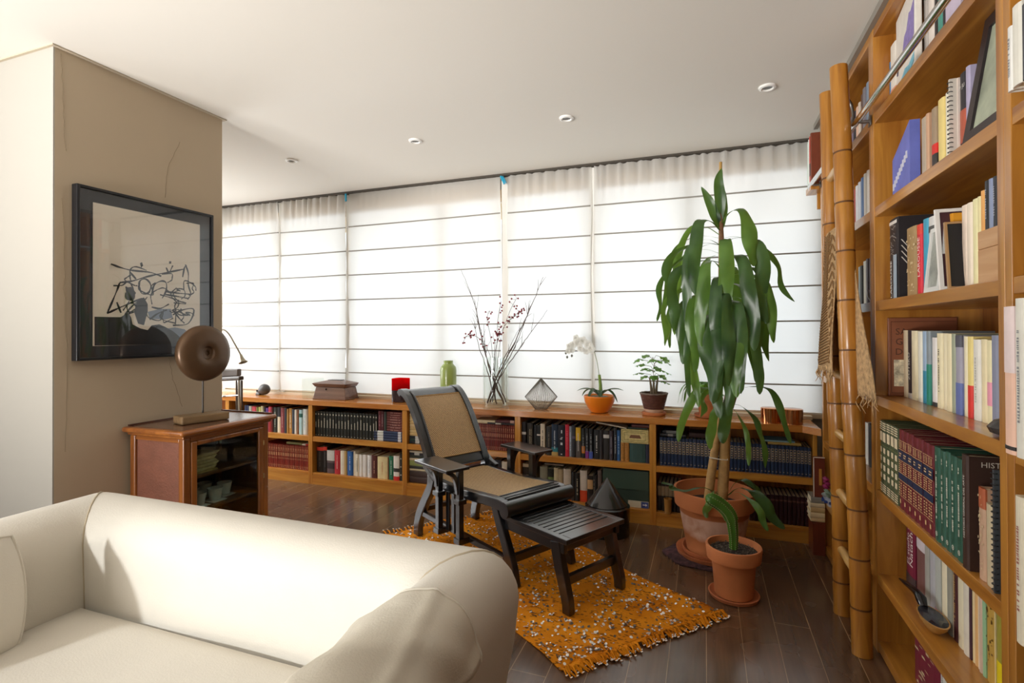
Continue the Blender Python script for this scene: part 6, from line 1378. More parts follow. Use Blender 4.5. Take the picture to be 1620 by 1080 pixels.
berries([v(-1.53, 1.0, -.03), v(-1.55, 1.25, -.04), v(-1.58, 1.40, -.04), v(-1.56, 1.47, -.04)], 'small dark berry sprig near the top of the pillar side', 9, rb)
# wire ornament
t = thing('wire_ornament', 'diamond shaped pleated wire ornament between glass vase and orange bowl', 'ornament', (-1.155, 3.76, ZT))
wc_ = Vector((-1.155, 3.765, ZT)); mb = MB()
for k in range(44):
    a = 2 * math.pi * k / 44; d = Vector((math.cos(a), math.sin(a), 0))
    mb.tube([wc_ + Vector((0, 0, .232)) + d * .004, wc_ + d * .122 + Vector((0, 0, .095)), wc_ + d * .045 + Vector((0, 0, .003))], .0015, 4)
mb.build('wires', pmat('fine steel wire', '6f6a60', .4, metal=.5), t, smooth=True)
MB().lathe(wc_, [(.043, .002), (.119, .093), (.119, .097), (.004, .228)], 44, cap=False).build('fabric', sheer('sheer pleated paper', 'd8d0c0', .14), t)
MB().tube([wc_ + Vector((.045 * math.cos(a * .2618), .045 * math.sin(a * .2618), .003)) for a in range(25)], .002, 5).build('ring', pmat('fine steel wire', '6f6a60', .4, metal=.5), t)
# ---------------------------------------------------------------- plants
def leaf_mesh(mb, path, width, side, fold=.15, wave=.0, seed=0, prof=None, seg=4):
    """blade along a spline; SIDE = rough sideways vector"""
    P_ = spline(path, 6); n = len(P_); rs = random.Random(seed); ph = rs.uniform(0, 6); vs = []; fs = []
    for i, p in enumerate(P_):
        t_ = i / (n - 1); w_ = width * (prof(t_) if prof else math.sin(math.pi * min(1, t_ ** .8 * .97 + .03)) ** .7)
        tan = (P_[min(i + 1, n - 1)] - P_[max(i - 1, 0)]).normalized(); s_ = Vector(side); s_ = (s_ - tan * s_.dot(tan)).normalized(); nn = s_.cross(tan)
        for j in range(seg + 1):
            q = 2 * j / seg - 1
            vs.append(p + s_ * q * w_ / 2 + nn * (fold * w_ * abs(q) + wave * w_ * math.sin(t_ * 16 + ph + q * 2) * abs(q)))
    for i in range(n - 1):
        for j in range(seg):
            a = i * (seg + 1) + j; fs.append((a, a + 1, a + seg + 2, a + seg + 1))
    mb.add(vs, fs)
def leaf_material(name, h1, h2, ht):
    m = bpy.data.materials.new(name); m.use_nodes = True; nt = m.node_tree; b = nt.nodes['Principled BSDF']; N = nt.nodes.new; L = nt.links.new
    tc = N('ShaderNodeTexCoord'); n = N('ShaderNodeTexNoise'); n.inputs['Scale'].default_value = 9; L(tc.outputs['Object'], n.inputs['Vector'])
    r = N('ShaderNodeValToRGB'); r.color_ramp.elements[0].position = .35; r.color_ramp.elements[0].color = rgb(h1); r.color_ramp.elements[1].position = .7; r.color_ramp.elements[1].color = rgb(h2); L(n.outputs['Fac'], r.inputs['Fac']); L(r.outputs['Color'], b.inputs['Base Color'])
    b.inputs['Roughness'].default_value = .32; tl = N('ShaderNodeBsdfTranslucent'); tl.inputs['Color'].default_value = rgb(ht); mx = N('ShaderNodeMixShader'); mx.inputs['Fac'].default_value = .22
    L(b.outputs['BSDF'], mx.inputs[1]); L(tl.outputs['BSDF'], mx.inputs[2]); L(mx.outputs['Shader'], nt.nodes['Material Output'].inputs['Surface']); return m
M_leaf = leaf_material('dracaena leaf', '2a4528', '47663c', '86ad3c'); M_leaf2 = leaf_material('fresh leaf', '3f6e20', '62923a', '9ccc40'); M_leaf3 = leaf_material('orchid leaf', '2f4a34', '4a6a4a', '6a8a4a')
M_soil = pmat('potting soil', '2e241e', .95, var=.5, vscale=60, bump=1.0, bscale=70)
M_terra = pmat('terracotta', 'c47848', .75, var=.12, vscale=8)
M_saucer = pmat('terracotta saucer', 'b4683f', .7, var=.12, vscale=10)
# orchid in the orange bowl
bc = Vector((-.715, 3.765, ZT))
t = thing('orchid_bowl', 'round glossy orange bowl with a white orchid and dark leaves on the worktop', 'plant', tuple(bc))
MB().lathe(bc, [(.045, 0), (.062, .004), (.085, .035), (.106, .078), (.113, .115), (.109, .122), (.104, .118), (.09, .06), (0, .05)], 48).build('bowl', pmat('orange glaze', 'e8801c', .3, coat=.3), t, smooth=True)
MB().lathe(bc + Vector((0, 0, .095)), [(.1, .0), (.06, .02), (.0, .026)], 24, cap=False).build('moss', pmat('pale moss', 'a9a79a', .95, var=.5, vscale=50, bump=1, bscale=60), t)
mb = MB()
for i, (dx, dy, l, dz) in enumerate(((-.14, -.02, 1, .035), (.15, .01, 1, .045), (-.12, .04, 1, -.01), (.12, -.04, 1, -.035), (.02, -.09, 1, .0), (-.06, -.07, 1, -.03))):
    b = bc + Vector((0, 0, .115)); leaf_mesh(mb, [b, b + Vector((dx * .45, dy * .45, .045)), b + Vector((dx * .85, dy * .85, .035 + dz * .4)), b + Vector((dx * 1.15, dy * 1.15, dz))], .044, (dy, -dx, 0), .18, seed=i)
mb.build('leaves', M_leaf3, t, smooth=True, angle=3)
MB().tube([bc + Vector((.01, 0, .11)), bc + Vector((.008, 0, .20)), bc + Vector((.0, 0, .27))], [.014, .012, .010], 8).build('stem_base', pmat('green orchid stem', '7a9440', .5), t, smooth=True)
MB().tube(spline([bc + Vector((.0, 0, .26)), bc + Vector((-.02, 0, .38)), bc + Vector((-.06, .0, .49)), bc + Vector((-.13, 0, .525)), bc + Vector((-.23, -.01, .47))], 8), .0028, 6).build('flower_stem', pmat('grey green stem', 'a3a78a', .5), t, smooth=True)
mb = MB(); ro = random.Random(3)
for (dx, dz, s_) in ((-.075, .49, 1), (-.05, .455, 1), (-.115, .515, 1), (-.15, .50, 1.0), (-.13, .46, .9), (-.185, .49, .9), (-.20, .45, .8), (-.225, .44, .7), (-.215, .475, .8), (-.09, .44, .8), (-.165, .535, .8)):
    c_ = bc + Vector((dx, ro.uniform(-.03, .0), dz))
    for k in range(5):
        a = k * 1.2566 + ro.uniform(-.2, .2); e = c_ + Vector((math.cos(a) * .034 * s_, -.006, math.sin(a) * .034 * s_))
        leaf_mesh(mb, [c_, (c_ + e) / 2 + Vector((0, -.006, 0)), e], .034 * s_, (-math.sin(a), 0, math.cos(a)), .1, seed=k, prof=lambda q: math.sin(math.pi * (q * .9 + .08)) ** .6, seg=2)
mb.build('flowers', translucent('white orchid petal', 'e9e8e2', .35), t, smooth=True, angle=3)
mb = MB()
for dx, dz in ((-.245, .425), (-.235, .395), (-.20, .405)): mb.lathe(bc + Vector((dx, -.01, dz)), [(0, -.012), (.008, -.004), (.008, .004), (0, .012)], 8)
mb.build('buds', pmat('dull bud', '6a6a5c', .6), t, smooth=True)
# pepper-like plant in woven basket
pc = Vector((-.335, 3.775, ZT))
t = thing('potted_plant', 'small leafy green plant in a brown woven basket pot on the worktop', 'plant', tuple(pc))
MB().lathe(pc, [(.062, 0), (.078, .002), (.082, .016), (.078, .022), (.0, .02)], 32).build('saucer', M_terra, t, smooth=True)
MB().lathe(pc, [(.058, .022), (.060, .05), (.066, .052), (.064, .03)], 32, cap=False).build('pot', pmat('pale terracotta', 'd8b49a', .7), t, smooth=True)
mb = MB()
for r_i in range(9):
    for k in range(26):
        a0 = 2 * math.pi * (k + .5 * (r_i % 2)) / 26; z0 = .048 + r_i * .0115; rad = .064 + .026 * r_i / 9
        c_ = pc + Vector((rad * math.cos(a0), rad * math.sin(a0), z0)); tng = Vector((-math.sin(a0), math.cos(a0), 0))
        mb.tube([c_ - tng * .0095, c_ + Vector((math.cos(a0), math.sin(a0), 0)) * .003, c_ + tng * .0095], .0048, 5)
mb.build('basket_weave', pmat('brown wicker', '6a4034', .6, var=.25, vscale=40), t, smooth=True)
MB().lathe(pc, [(.062, .045), (.086, .148), (.083, .148), (.075, .12), (0, .118)], 30).build('basket_wall', pmat('dark wicker', '4a2a22', .8), t, smooth=True)
MB().tube([pc + Vector((.092 * math.cos(k * .2094), .092 * math.sin(k * .2094), .149 + .002 * (k % 2))) for k in range(31)], .006, 6).build('basket_rim', pmat('grey wicker rim', '7a6a60', .7), t, smooth=True)
st_ = MB(); lf = MB(); rp = random.Random(9)
for (dx, dy) in ((0, 0), (.012, .005), (-.012, .004)): st_.tube([pc + Vector((dx, dy, .115)), pc + Vector((dx * 1.6, dy, .20)), pc + Vector((dx * 2.4, dy, .26))], [.011, .008, .005], 8)
for i in range(17):
    a = i * 2.39996; r0 = .05 + .05 * ((i * 7) % 5) / 5; hz = .235 + .19 * i / 17
    b = pc + Vector((.02 * math.cos(a), .02 * math.sin(a), hz)); e = b + Vector((r0 * math.cos(a), r0 * .8 * math.sin(a), rp.uniform(-.03, .03))); tip = e + Vector((.045 * math.cos(a), .045 * math.sin(a), rp.uniform(-.035, .01)))
    st_.tube([pc + Vector((0, 0, hz - .03)), b, e], .0016, 5); leaf_mesh(lf, [b + (e - b) * .5, e, (e + tip) / 2, tip], .058, (-math.sin(a), math.cos(a), rp.uniform(-.3, .3)), .12, .1, i)
st_.build('stems', pmat('brown green stem', '6a5a44', .7), t, smooth=True); lf.build('leaves', M_leaf2, t, smooth=True, angle=3)
# hanging plant in a terracotta pot behind the dracaena
pc = Vector((.02, 3.80, ZT))
t = thing('potted_plant', 'drooping green plant in a plain terracotta pot on the worktop behind the dracaena', 'plant', tuple(pc))
MB().lathe(pc, [(.07, 0), (.085, .004), (.09, .02), (.086, .02), (.06, .008), (0, .006)], 32).build('saucer', M_saucer, t, smooth=True)
MB().lathe(pc, [(.055, .008), (.072, .115), (.081, .117), (.084, .16), (.078, .16), (.074, .14), (0, .138)], 36).build('pot', M_terra, t, smooth=True)
lf = MB()
for i in range(15):
    a = math.pi * .95 + rp.uniform(-1.5, 1.5); b = pc + Vector((0, 0, .14)); l = rp.uniform(.08, .2)
    leaf_mesh(lf, [b, b + Vector((l * .6 * math.cos(a), l * .5 * math.sin(a), .09)), b + Vector((l * math.cos(a), l * .7 * math.sin(a), .05)), b + Vector((l * 1.15 * math.cos(a), l * .8 * math.sin(a), -.06))], .03, (-math.sin(a), math.cos(a), 0), .15, .15, i)
lf.build('leaves', M_leaf2, t, smooth=True, angle=3)
# copper tins
for x, y, r_, h_, lab in ((.395, 3.71, .058, .092, 'copper tin on the worktop behind the dracaena leaf, nearer the pots'), (.515, 3.70, .060, .092, 'copper tin on the worktop beside the bookcase upright')):
    t = thing('copper_tin', lab, 'tin', (x, y, ZT), 'copper tins on the worktop')
    MB().lathe((x, y, ZT), [(r_, 0), (r_, h_ * .55), (0, h_ * .55)], 40).build('body', pmat('polished copper', 'd08a5a', .14, metal=1.0), t, smooth=True)
    MB().lathe((x, y, ZT), [(r_ + .0015, h_ * .555), (r_ + .0015, h_ - .002), (r_ - .001, h_), (0, h_)], 40).build('lid', pmat('polished copper', 'd08a5a', .14, metal=1.0), t, smooth=True)
# ---------------------------------------------------------------- big dracaena
def pot_lathe(c, rt, rb, h, band, wall=.014):
    return MB().lathe(c, [(rb - .01, 0), (rb, .006), (rt - .028, h - band - .004), (rt - .026, h - band), (rt - .006, h - band + .002), (rt, h - .006), (rt - .003, h), (rt - wall, h), (rt - wall - .006, h - .04), (rt - .06, h * .72), (0, h * .72)], 64)
pc = Vector((.045, 3.25, 0))
mat_ = tag(MB().grid(lambda u, v: (pc.x - .02 + (.235 + .012 * math.sin(u * 40)) * (v) * math.cos(2 * math.pi * u) - .02, pc.y - .03 + (.19 + .010 * math.sin(u * 33)) * v * math.sin(2 * math.pi * u), .004 + .012 * abs(math.sin(u * 29)) * v * (1 - v) * 4 + (.006 if v < .9 else 0)), 120, 6).build('plant_mat', pmat('dark knotted textile', '4a3034', .95, var=.6, vscale=45, bump=1, bscale=50), smooth=True, angle=3, solid=.008), 'dark knotted textile mat on the floor under the big terracotta pot', 'mat')
def weathered():
    m = bpy.data.materials.new('weathered terracotta'); m.use_nodes = True; nt = m.node_tree; b = nt.nodes['Principled BSDF']; N = nt.nodes.new; L = nt.links.new
    tc = N('ShaderNodeTexCoord'); n = N('ShaderNodeTexNoise'); n.inputs['Scale'].default_value = 5; n.inputs['Detail'].default_value = 6; n.inputs['Distortion'].default_value = 1.5; L(tc.outputs['Object'], n.inputs['Vector'])
    sx = N('ShaderNodeSeparateXYZ'); L(tc.outputs['Object'], sx.inputs[0])
    mr = N('ShaderNodeMapRange'); mr.inputs['From Min'].default_value = .08; mr.inputs['From Max'].default_value = .17; L(sx.outputs['Z'], mr.inputs['Value'])
    m3 = N('ShaderNodeMapRange'); m3.inputs['From Min'].default_value = .275; m3.inputs['From Max'].default_value = .255; L(sx.outputs['Z'], m3.inputs['Value'])
    mu1 = N('ShaderNodeMath'); mu1.operation = 'MULTIPLY'; L(mr.outputs['Result'], mu1.inputs[0]); L(m3.outputs['Result'], mu1.inputs[1])
    ad = N('ShaderNodeMath'); ad.operation = 'ADD'; L(n.outputs['Fac'], ad.inputs[0]); ad.inputs[1].default_value = .12
    mu2 = N('ShaderNodeMath'); mu2.operation = 'MULTIPLY'; L(mu1.outputs[0], mu2.inputs[0]); L(ad.outputs[0], mu2.inputs[1])
    r = N('ShaderNodeValToRGB'); r.color_ramp.elements[0].position = .35; r.color_ramp.elements[0].color = rgb('b26a3c'); r.color_ramp.elements[1].position = .62; r.color_ramp.elements[1].color = rgb('dcb6a0'); L(mu2.outputs[0], r.inputs['Fac']); L(r.outputs['Color'], b.inputs['Base Color']); b.inputs['Roughness'].default_value = .8; return m
t = thing('dracaena', 'tall corn plant with long drooping leaves in a big weathered terracotta pot', 'plant', tuple(pc))
MB().lathe(pc + Vector((-.012, 0, .016)), [(.17, 0), (.192, .004), (.198, .026), (.19, .026), (.17, .010), (0, .008)], 56).build('saucer', M_saucer, t, smooth=True)
MB().lathe(pc + Vector((0, 0, .027)), [(.155, 0), (.172, .004), (.178, .028), (.17, .028), (.15, .010), (0, .008)], 56).build('saucer', M_saucer, t, smooth=True)
pot_lathe(pc + Vector((0, 0, .038)), .222, .150, .352, .092).build('pot', weathered(), t, smooth=True)
MB().lathe(pc + Vector((0, 0, .30)), [(.20, 0), (.1, .01), (0, .014)], 32, cap=False).build('soil', M_soil, t, smooth=True)
M_trunk = pmat('pale dracaena trunk', 'b8925c', .75, var=.2, vscale=22, bump=.3, bscale=40)
M_trunk2 = pmat('brown upper stem', '8a6244', .7, var=.2, vscale=30)
tx = lambda px, z, dy=0.: Vector((.0902 + (px - 1142) / 270.0 , 3.25 + dy, z))
MB().tube([tx(1121, .30, .0), tx(1126, .46), tx(1132, .62), tx(1137, .75), tx(1142, .92)], [.026, .025, .023, .014, .010], 14).build('trunk', M_trunk, t, smooth=True)
MB().tube([tx(1142, .30, .03), tx(1145, .50, .02), tx(1147, .70, .01), tx(1150, .86, .0)], [.031, .030, .029, .026], 14).build('trunk', M_trunk, t, smooth=True)
MB().tube([tx(1150, .85), tx(1153, .95), tx(1150, 1.2), tx(1147, 1.5), tx(1143, 1.9), tx(1141, 2.12)], [.026, .022, .018, .015, .012, .006], 12).build('stem', M_trunk2, t, smooth=True)
MB().tube([tx(1156, .86), tx(1163, .95), tx(1165, 1.01)], [.012, .012, .012], 10).build('cut_stub', M_trunk2, t, smooth=True)
MB().tube([tx(1133, .62, .06), tx(1140, 1.4, .03), tx(1143, 2.285, .02)], .0085, 8).build('stake', pmat('bamboo stake', 'b08a4a', .5), t, smooth=True)
MB().tube([tx(1124 , .575, -.03), tx(1140, .572, -.045), tx(1150, .568, -.03), tx(1150, .57, .04), tx(1126, .573, .035), tx(1124, .575, -.03)], .003, 6).build('twine', pmat('white twine', 'ded6c6', .8), t)
lf = MB(); lf2 = MB(); rd = random.Random(21)
def droop(px0, z0, px1, z1, px2, z2, w_, dy=0.0, face=0.25, seed=0):
    """leaf leaving the stem at z0, arching over (px1, z1) and hanging to (px2, z2)"""
    a, b, c_ = tx(px0, z0), tx(px1, z1, dy), tx(px2, z2, dy * 1.15)
    d = Vector((b.x - a.x, b.y - a.y, 0)); sd = Vector((1, face, 0)) if abs(dy) > abs(b.x - a.x) * .8 else Vector((.85, .6 + face, .15))
    m1 = a + (b - a) * .45 + Vector((0, 0, .03)); m2 = b + (c_ - b) * .33 + Vector(((b.x - a.x) * .12, dy * .1, 0)); m3 = b + (c_ - b) * .7
    pr = lambda q: .11 + .89 * math.sin(math.pi * max(0, min(1, (q - .24) / .78))) ** .6 if q < .97 else .12
    k_ = rd.uniform(-.025, .025); m3 = m3 + Vector((k_, 0, 0)); c_ = c_ + Vector((k_ * .4, 0, 0))
    leaf_mesh(lf if seed % 3 else lf2, [a, m1, b, m2, m3, c_], w_ * rd.uniform(.76, .98), sd, .12, .15, seed, pr)
# leaves matched to the silhouette: (stem px, stem z, arch px, arch z, tip px, tip z, width, depth offset)
LV = [(1140, 1.86, 1098, 1.89, 1062, 1.50, .050, -.05), (1140, 1.84, 1080, 1.82, 1056, 1.42, .045, .05), (1141, 1.82, 1068, 1.66, 1048, 1.36, .045, -.10), (1141, 1.75, 1090, 1.76, 1074, 1.28, .060, .10),
      (1142, 1.88, 1112, 1.90, 1108, 1.50, .075, -.22), (1142, 1.80, 1100, 1.78, 1096, 1.30, .072, -.20), (1142, 1.92, 1170, 1.95, 1182, 1.64, .085, -.22), (1143, 1.84, 1200, 1.76, 1244, 1.46, .055, -.06), (1143, 1.80, 1186, 1.78, 1202, 1.34, .080, -.20),
      (1143, 1.74, 1146, 1.78, 1150, 1.30, .082, -.28), (1143, 1.70, 1168, 1.68, 1180, 1.20, .085, -.26), (1144, 1.66, 1195, 1.62, 1206, 1.14, .075, -.12), (1142, 1.66, 1120, 1.66, 1116, 1.22, .072, -.26),
      (1143, 1.58, 1134, 1.56, 1132, 1.05, .085, -.30), (1144, 1.55, 1172, 1.52, 1186, 1.02, .080, -.24), (1143, 1.50, 1104, 1.48, 1104, 1.08, .066, -.22), (1144, 1.45, 1160, 1.44, 1164, .98, .080, -.28),
      (1143, 1.38, 1120, 1.36, 1126, .92, .085, -.26), (1143, 1.34, 1098, 1.30, 1110, .88, .060, -.14), (1144, 1.36, 1176, 1.30, 1190, .96, .070, -.12), (1143, 1.28, 1134, 1.24, 1140, .84, .075, -.24), (1143, 1.72, 1120, 1.72, 1104, 1.22, .08, .22),
      (1143, 1.66, 1165, 1.66, 1176, 1.14, .08, .24), (1143, 1.52, 1128, 1.52, 1120, 1.04, .08, .25), (1144, 1.56, 1190, 1.54, 1200, 1.06, .07, .16), (1143, 1.44, 1150, 1.42, 1154, .98, .08, .25), (1143, 1.62, 1075, 1.52, 1066, 1.20, .05, .08), (1142, 1.42, 1092, 1.40, 1094, 1.02, .04, -.05),
      
      (1142, 1.80, 1076, 1.74, 1066, 1.44, .062, -.16), (1142, 1.70, 1082, 1.64, 1076, 1.30, .066, -.20), (1143, 1.60, 1072, 1.50, 1060, 1.22, .058, -.14), (1143, 1.50, 1090, 1.46, 1088, 1.12, .066, -.18), (1143, 1.42, 1100, 1.36, 1098, .94, .05, -.20), (1143, 1.60, 1196, 1.58, 1208, 1.24, .062, -.18), (1143, 1.48, 1184, 1.44, 1196, 1.08, .066, -.18),
      (1143, 1.44, 1136, 1.42, 1136, .98, .08, -.30), (1143, 1.36, 1156, 1.34, 1160, .96, .075, -.28), (1143, 1.50, 1148, 1.50, 1147, 1.02, .08, -.31), (1143, 1.32, 1142, 1.26, 1146, .86, .07, -.26),
      # lower tuft
      (1146, .93, 1108, .97, 1082, .68, .060, -.14), (1146, .92, 1122, .95, 1110, .80, .05, -.02), (1148, .90, 1148, .90, 1142, .70, .075, -.20), (1146, .88, 1132, .86, 1126, .66, .062, -.18), (1152, .93, 1205, .99, 1232, .70, .055, -.10), (1152, .88, 1188, .82, 1198, .56, .055, -.10), (1152, .86, 1172, .78, 1176, .58, .03, -.16), (1146, .9, 1104, .92, 1094, .80, .045, .08),
      # leaves from the pot rim
      (1136, .36, 1088, .40, 1052, .44, .045, -.14), (1136, .36, 1124, .40, 1122, .30, .05, -.22), (1150, .36, 1182, .43, 1226, .25, .060, -.12), (1150, .37, 1175, .46, 1210, .36, .05, -.02), (1150, .36, 1180, .40, 1200, .26, .045, -.20)]
for i, l in enumerate(LV): droop(*l[:7], dy=l[7], seed=i, face=rd.uniform(-.3, .5))
# upright leaves at the top
leaf_mesh(lf, [tx(1141, 1.92), tx(1141, 2.06, -.02), tx(1139, 2.16, -.03), tx(1144, 2.235, -.03)], .062, (1, .2, 0), .2, .05, 91)
leaf_mesh(lf, [tx(1141, 1.90), tx(1132, 1.98, -.02), tx(1124, 2.06, -.03), tx(1114, 2.14, -.03)], .058, (.8, .2, .5), .2, .05, 92)
leaf_mesh(lf, [tx(1142, 1.88), tx(1145, 1.98, .02), tx(1146, 2.08, .03), tx(1143, 2.16, .02)], .05, (.9, .5, 0), .2, .05, 93)
lf.build('leaves', M_leaf, t, smooth=True, angle=3)
o = lf2.build('young_leaves', leaf_material('young dracaena leaf', '44662c', '648840', 'a4cc4c'), t, smooth=True, angle=3); o['label'] = 'lighter green younger leaves'
# small pot with a bent cactus
pc = Vector((.128, 2.795, 0))
t = thing('cactus', 'single bent green cactus in a small terracotta pot on the floor', 'cactus', tuple(pc))
MB().lathe(pc, [(.10, 0), (.112, .004), (.118, .020), (.112, .022), (.095, .010), (0, .008)], 48).build('saucer', M_saucer, t, smooth=True)
pot_lathe(pc + Vector((0, 0, .009)), .130, .088, .243, .066, .011).build('pot', M_terra, t, smooth=True)
MB().lathe(pc + Vector((0, 0, .222)), [(.113, 0), (.06, .006), (0, .01)], 32, cap=False).build('soil', M_soil, t, smooth=True)
gr = MB(); rg = random.Random(2)
for i in range(260):
    a, r_ = rg.uniform(0, 6.28), .108 * rg.random() ** .5; c_ = pc + Vector((r_ * math.cos(a), r_ * math.sin(a), .228 + .004 * rg.random())); s_ = rg.uniform(.002, .005)
    gr.lathe(tuple(c_), [(.0, -s_ * .6), (s_, 0), (0, s_ * .7)], 5)
o = gr.build('grit', pmat('soil grit', '5f564c', .9, var=.4, vscale=90), t); o['kind'] = 'stuff'
cpth = spline([pc + Vector((.0, .0, .215)), pc + Vector((.0, .0, .30)), pc + Vector((-.012, -.005, .385)), pc + Vector((-.05, -.015, .44)), pc + Vector((-.125, -.03, .487))], 8)
rings = []; n = len(cpth)
for i, p in enumerate(cpth):
    tan = (cpth[min(i + 1, n - 1)] - cpth[max(i - 1, 0)]).normalized(); a1 = tan.cross(Vector((0, 1, 0))).normalized(); a2 = a1.cross(tan); u_ = i / (n - 1)
    r0 = (.021 + .012 * min(1, u_ * 1.8)) * (1 if u_ < .9 else math.sqrt(max(.04, 1 - ((u_ - .9) / .1) ** 2)))
    if u_ < .45: r0 *= .85
    rings.append([p + (a1 * math.cos(2 * math.pi * k / 24) + a2 * math.sin(2 * math.pi * k / 24)) * r0 * (1 if k % 4 == 0 else .86 if k % 2 else .76) for k in range(24)])
MB().loft(rings).build('stem', leaf_material('cactus skin', '3a6424', '5a8a34', '6a9a3a'), t, smooth=True, angle=.6)
sp_ = MB()
for k in range(0, 24, 4):
    for i in range(2, n - 1): 
        p = rings[i][k]; sp_.lathe(tuple(p), [(0, -.002), (.0022, 0), (0, .0022)], 5)
o = sp_.build('areoles', pmat('pale spines', 'c9d09a', .7), t); o['kind'] = 'stuff'
# black drum with cone lid
dcn = Vector((-.598, 3.405, 0))
t = thing('conical_drum', 'black lacquered drum box with a pointed conical lid on the floor beside the file box', 'drum', tuple(dcn))
M_lac = pmat('black lacquer', '120f10', .22, coat=.5)
MB().lathe(dcn, [(.138, 0), (.140, .004), (.140, .088), (.136, .092), (0, .092)], 56).build('body', M_lac, t, smooth=True)
MB().lathe(dcn, [(.137, .0925), (.144, .094), (.144, .178), (.132, .186), (0, .186)], 56).build('collar', M_lac, t, smooth=True)
MB().lathe(dcn, [(.128, .1865), (.130, .190), (.004, .353), (0, .354)], 40).build('cone_lid', pmat('black grey lacquer', '2a2828', .22, coat=.6), t, smooth=True, angle=.7)
# ---------------------------------------------------------------- bamboo ladder, rail, hanging cloth
M_bamboo = wood('golden bamboo', '975d1e', 'bf8432', 'Z', rough=.3, coat=.3, scale=1.3)
M_node = pmat('bamboo node', '5f3a16', .6)
lad = thing('bamboo_ladder', 'tall golden bamboo ladder leaning on the chrome rail of the tall bookcase', 'ladder', (.58, 2.63, 0))
def bamboo_pole(a, b, r, nodes, name):
    a, b = Vector(a), Vector(b); pts = []; rad = []; L_ = (b - a).length
    fr = [0.0]; 
    for nz in nodes: fr += [nz - .006, nz, nz + .006]
    fr.append(1.0); full = []
    for i in range(len(fr) - 1):
        full.append(fr[i])
        if fr[i + 1] - fr[i] > .04: full += [fr[i] + (fr[i + 1] - fr[i]) * .5]
    full.append(1.0)
    for f in full:
        pts.append(a + (b - a) * f + Vector((.004 * math.sin(f * 9), .004 * math.cos(f * 7), 0)))
        d = min([abs(f - q) for q in nodes]); rad.append(r * (1.0 if d > .004 else .955) * (1 + .045 * (1 if .004 < d < .02 else 0)) * (1 - .08 * f))
    rail = MB().tube(pts, rad, 20).build(name, M_bamboo, lad, smooth=True, angle=1.5)
    mb = MB()
    for q in nodes:
        p = a + (b - a) * q + Vector((.004 * math.sin(q * 9), .004 * math.cos(q * 7), 0)); d = (b - a).normalized() * .0035
        mb.tube([p - d, p + d], r * (1 - .08 * q) * 1.01, 20)
    mb.build('node_ring', M_node, rail, smooth=True)
RF0, RF1 = Vector((.588, 2.462, 0)), Vector((.548, 2.600, 2.44))
RR0, RR1 = Vector((.590, 2.790, 0)), Vector((.558, 2.870, 2.44))
bamboo_pole(RF0, RF1, .037, [.075, .155, .235, .325, .41, .50, .585, .67, .755, .845], 'rail')
bamboo_pole(RR0, RR1, .037, [.06, .14, .22, .31, .395, .485, .57, .655, .74, .83], 'rail')
for z in (.30, .56, .83, 1.10, 1.38, 1.72, 2.02):
    f = z / 2.44; a = RF0 + (RF1 - RF0) * f; b = RR0 + (RR1 - RR0) * f; d = (b - a).normalized()
    MB().tube([a + d * .02, a + d * .12, a + (b - a) * .5, b - d * .12, b - d * .02], [.019, .018, .0195, .018, .019], 14).build('rung', wood('pale bamboo rung', 'b98a4a', 'd9b070', 'Y', rough=.3), lad, smooth=True)
rl = thing('ladder_rail', 'polished chrome rail running along the front of the tall bookcase near the ceiling', 'rail', (.60, 2.4, 2.175))
MB().tube([(.605, .3, 2.178), (.605, 3.58, 2.178), (.606, 3.60, 2.172), (.612, 3.61, 2.160)], .013, 14).build('tube', M_chrome, rl, smooth=True)
for y in (1.522, 2.532, 3.52):
    MB().tube([(.649, y, 2.165), (.62, y, 2.165), (.605, y, 2.170)], .007, 10).lathe((.645, y, 2.165), [(.018, -.02), (.018, .02)], 12, sx=.2).build('bracket', pmat('dull steel', '8a8782', .3, metal=.9), rl, smooth=True)
MB().tube(spline([(.562, 2.63, 2.30), (.585, 2.66, 2.325), (.61, 2.67, 2.30), (.618, 2.67, 2.24), (.605, 2.67, 2.195)], 6), .006, 8).build('ladder_hook', pmat('dull steel', '8a8782', .3, metal=.9), rl, smooth=True)
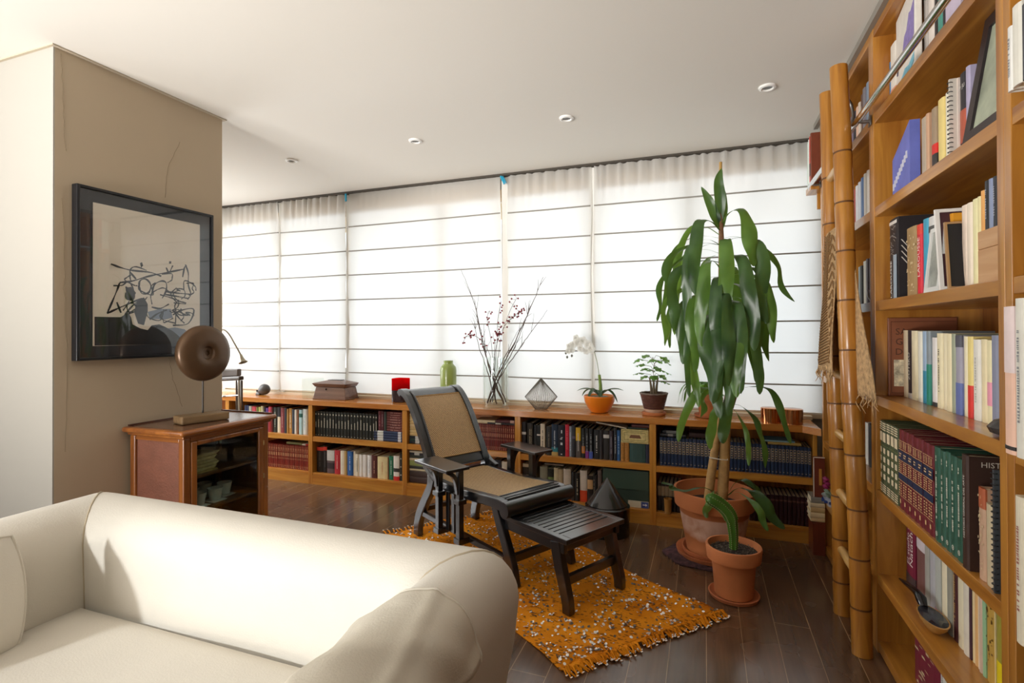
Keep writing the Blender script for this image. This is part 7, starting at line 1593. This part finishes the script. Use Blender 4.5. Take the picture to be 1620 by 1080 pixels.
# woven cloth over a rung
cl = thing('woven_cloth', 'brown knotted woven cloth with fringe hanging over a ladder rung', 'cloth', (.57, 2.68, 1.05))
M_cloth = pmat('tan knotted yarn', 'b8956a', .95, var=.3, vscale=60, bump=1.0, bscale=80)
f = 1.72 / 2.44; ra = RF0 + (RF1 - RF0) * f; rb_ = RR0 + (RR1 - RR0) * f
def cloth(u, v):
    # v 0..1 over the rung: front fall, over the top, back fall
    y = ra.y + .045 + (rb_.y - ra.y - .075) * u; x0 = .566
    fl = .62
    if v < .46:
        s_ = (v / .46); z = 1.74 - fl * (1 - s_); wd = 1 + .75 * (1 - s_); x = x0 - .026 - .014 * math.sin(u * 9 + z * 6) * (1 - s_) - .018 * (1 - s_)
    elif v < .54:
        a = math.pi * (v - .46) / .08; z = 1.74 + .022 * math.sin(a); x = x0 - .026 * math.cos(a); wd = 1
    else:
        s_ = (v - .54) / .46; z = 1.74 - .70 * s_; wd = 1 + .8 * s_; x = x0 + .026 + .012 * math.sin(u * 8 + z * 7) * s_
    yc = (ra.y + rb_.y) / 2; y = yc + (y - yc) * (wd if y > yc else (wd if v > .5 else 1 + (wd - 1) * .25))
    if v > .5: x += .0; y -= .21 * max(0, (v - .54) / .46) * (1 - u) ** .5
    return (x, y, z + .004 * math.sin(u * 40))
MB().grid(cloth, 34, 80).build('weave', M_cloth, cl, smooth=True, angle=3, solid=.005)
kn = MB()
for q in range(46):
    v_ = .02 + .44 * q / 46; p = Vector(cloth(.72, v_)); p2 = Vector(cloth(.95, min(.46, v_ + .012))); p0 = Vector(cloth(.50, min(.46, v_ + .012)))
    o_ = Vector((-.007, 0, 0)); kn.tube([p0 + o_, p + o_ * 1.4, p2 + o_], [.003, .0045, .003], 5)
for q in range(14):
    v_ = .03 + .42 * q / 14; kn.tube([Vector(cloth(.06, v_)) + Vector((-.006, 0, 0)), Vector(cloth(.25, min(.46, v_ + .03))) + Vector((-.008, 0, 0)), Vector(cloth(.46, v_)) + Vector((-.006, 0, 0))], .0028, 5)
kn.build('knotted_braid', pmat('dark tan cord', '8a673e', .95), cl, smooth=True)
rf = random.Random(4)
for v_ in (0.0, 1.0):
    fg = MB()
    for i in range(26):
        p = Vector(cloth(i / 25, v_)); l = rf.uniform(.03, .07); fg.tube([p, p + Vector((rf.uniform(-.012, .006), rf.uniform(-.015, .015), -l * .5)), p + Vector((rf.uniform(-.02, .008), rf.uniform(-.03, .03), -l))], [.003, .0026, .001], 5)
    fg.build('fringe', M_cloth, cl, smooth=True)
for _o in bpy.data.objects:
    if '_w' in _o: del _o['_w']
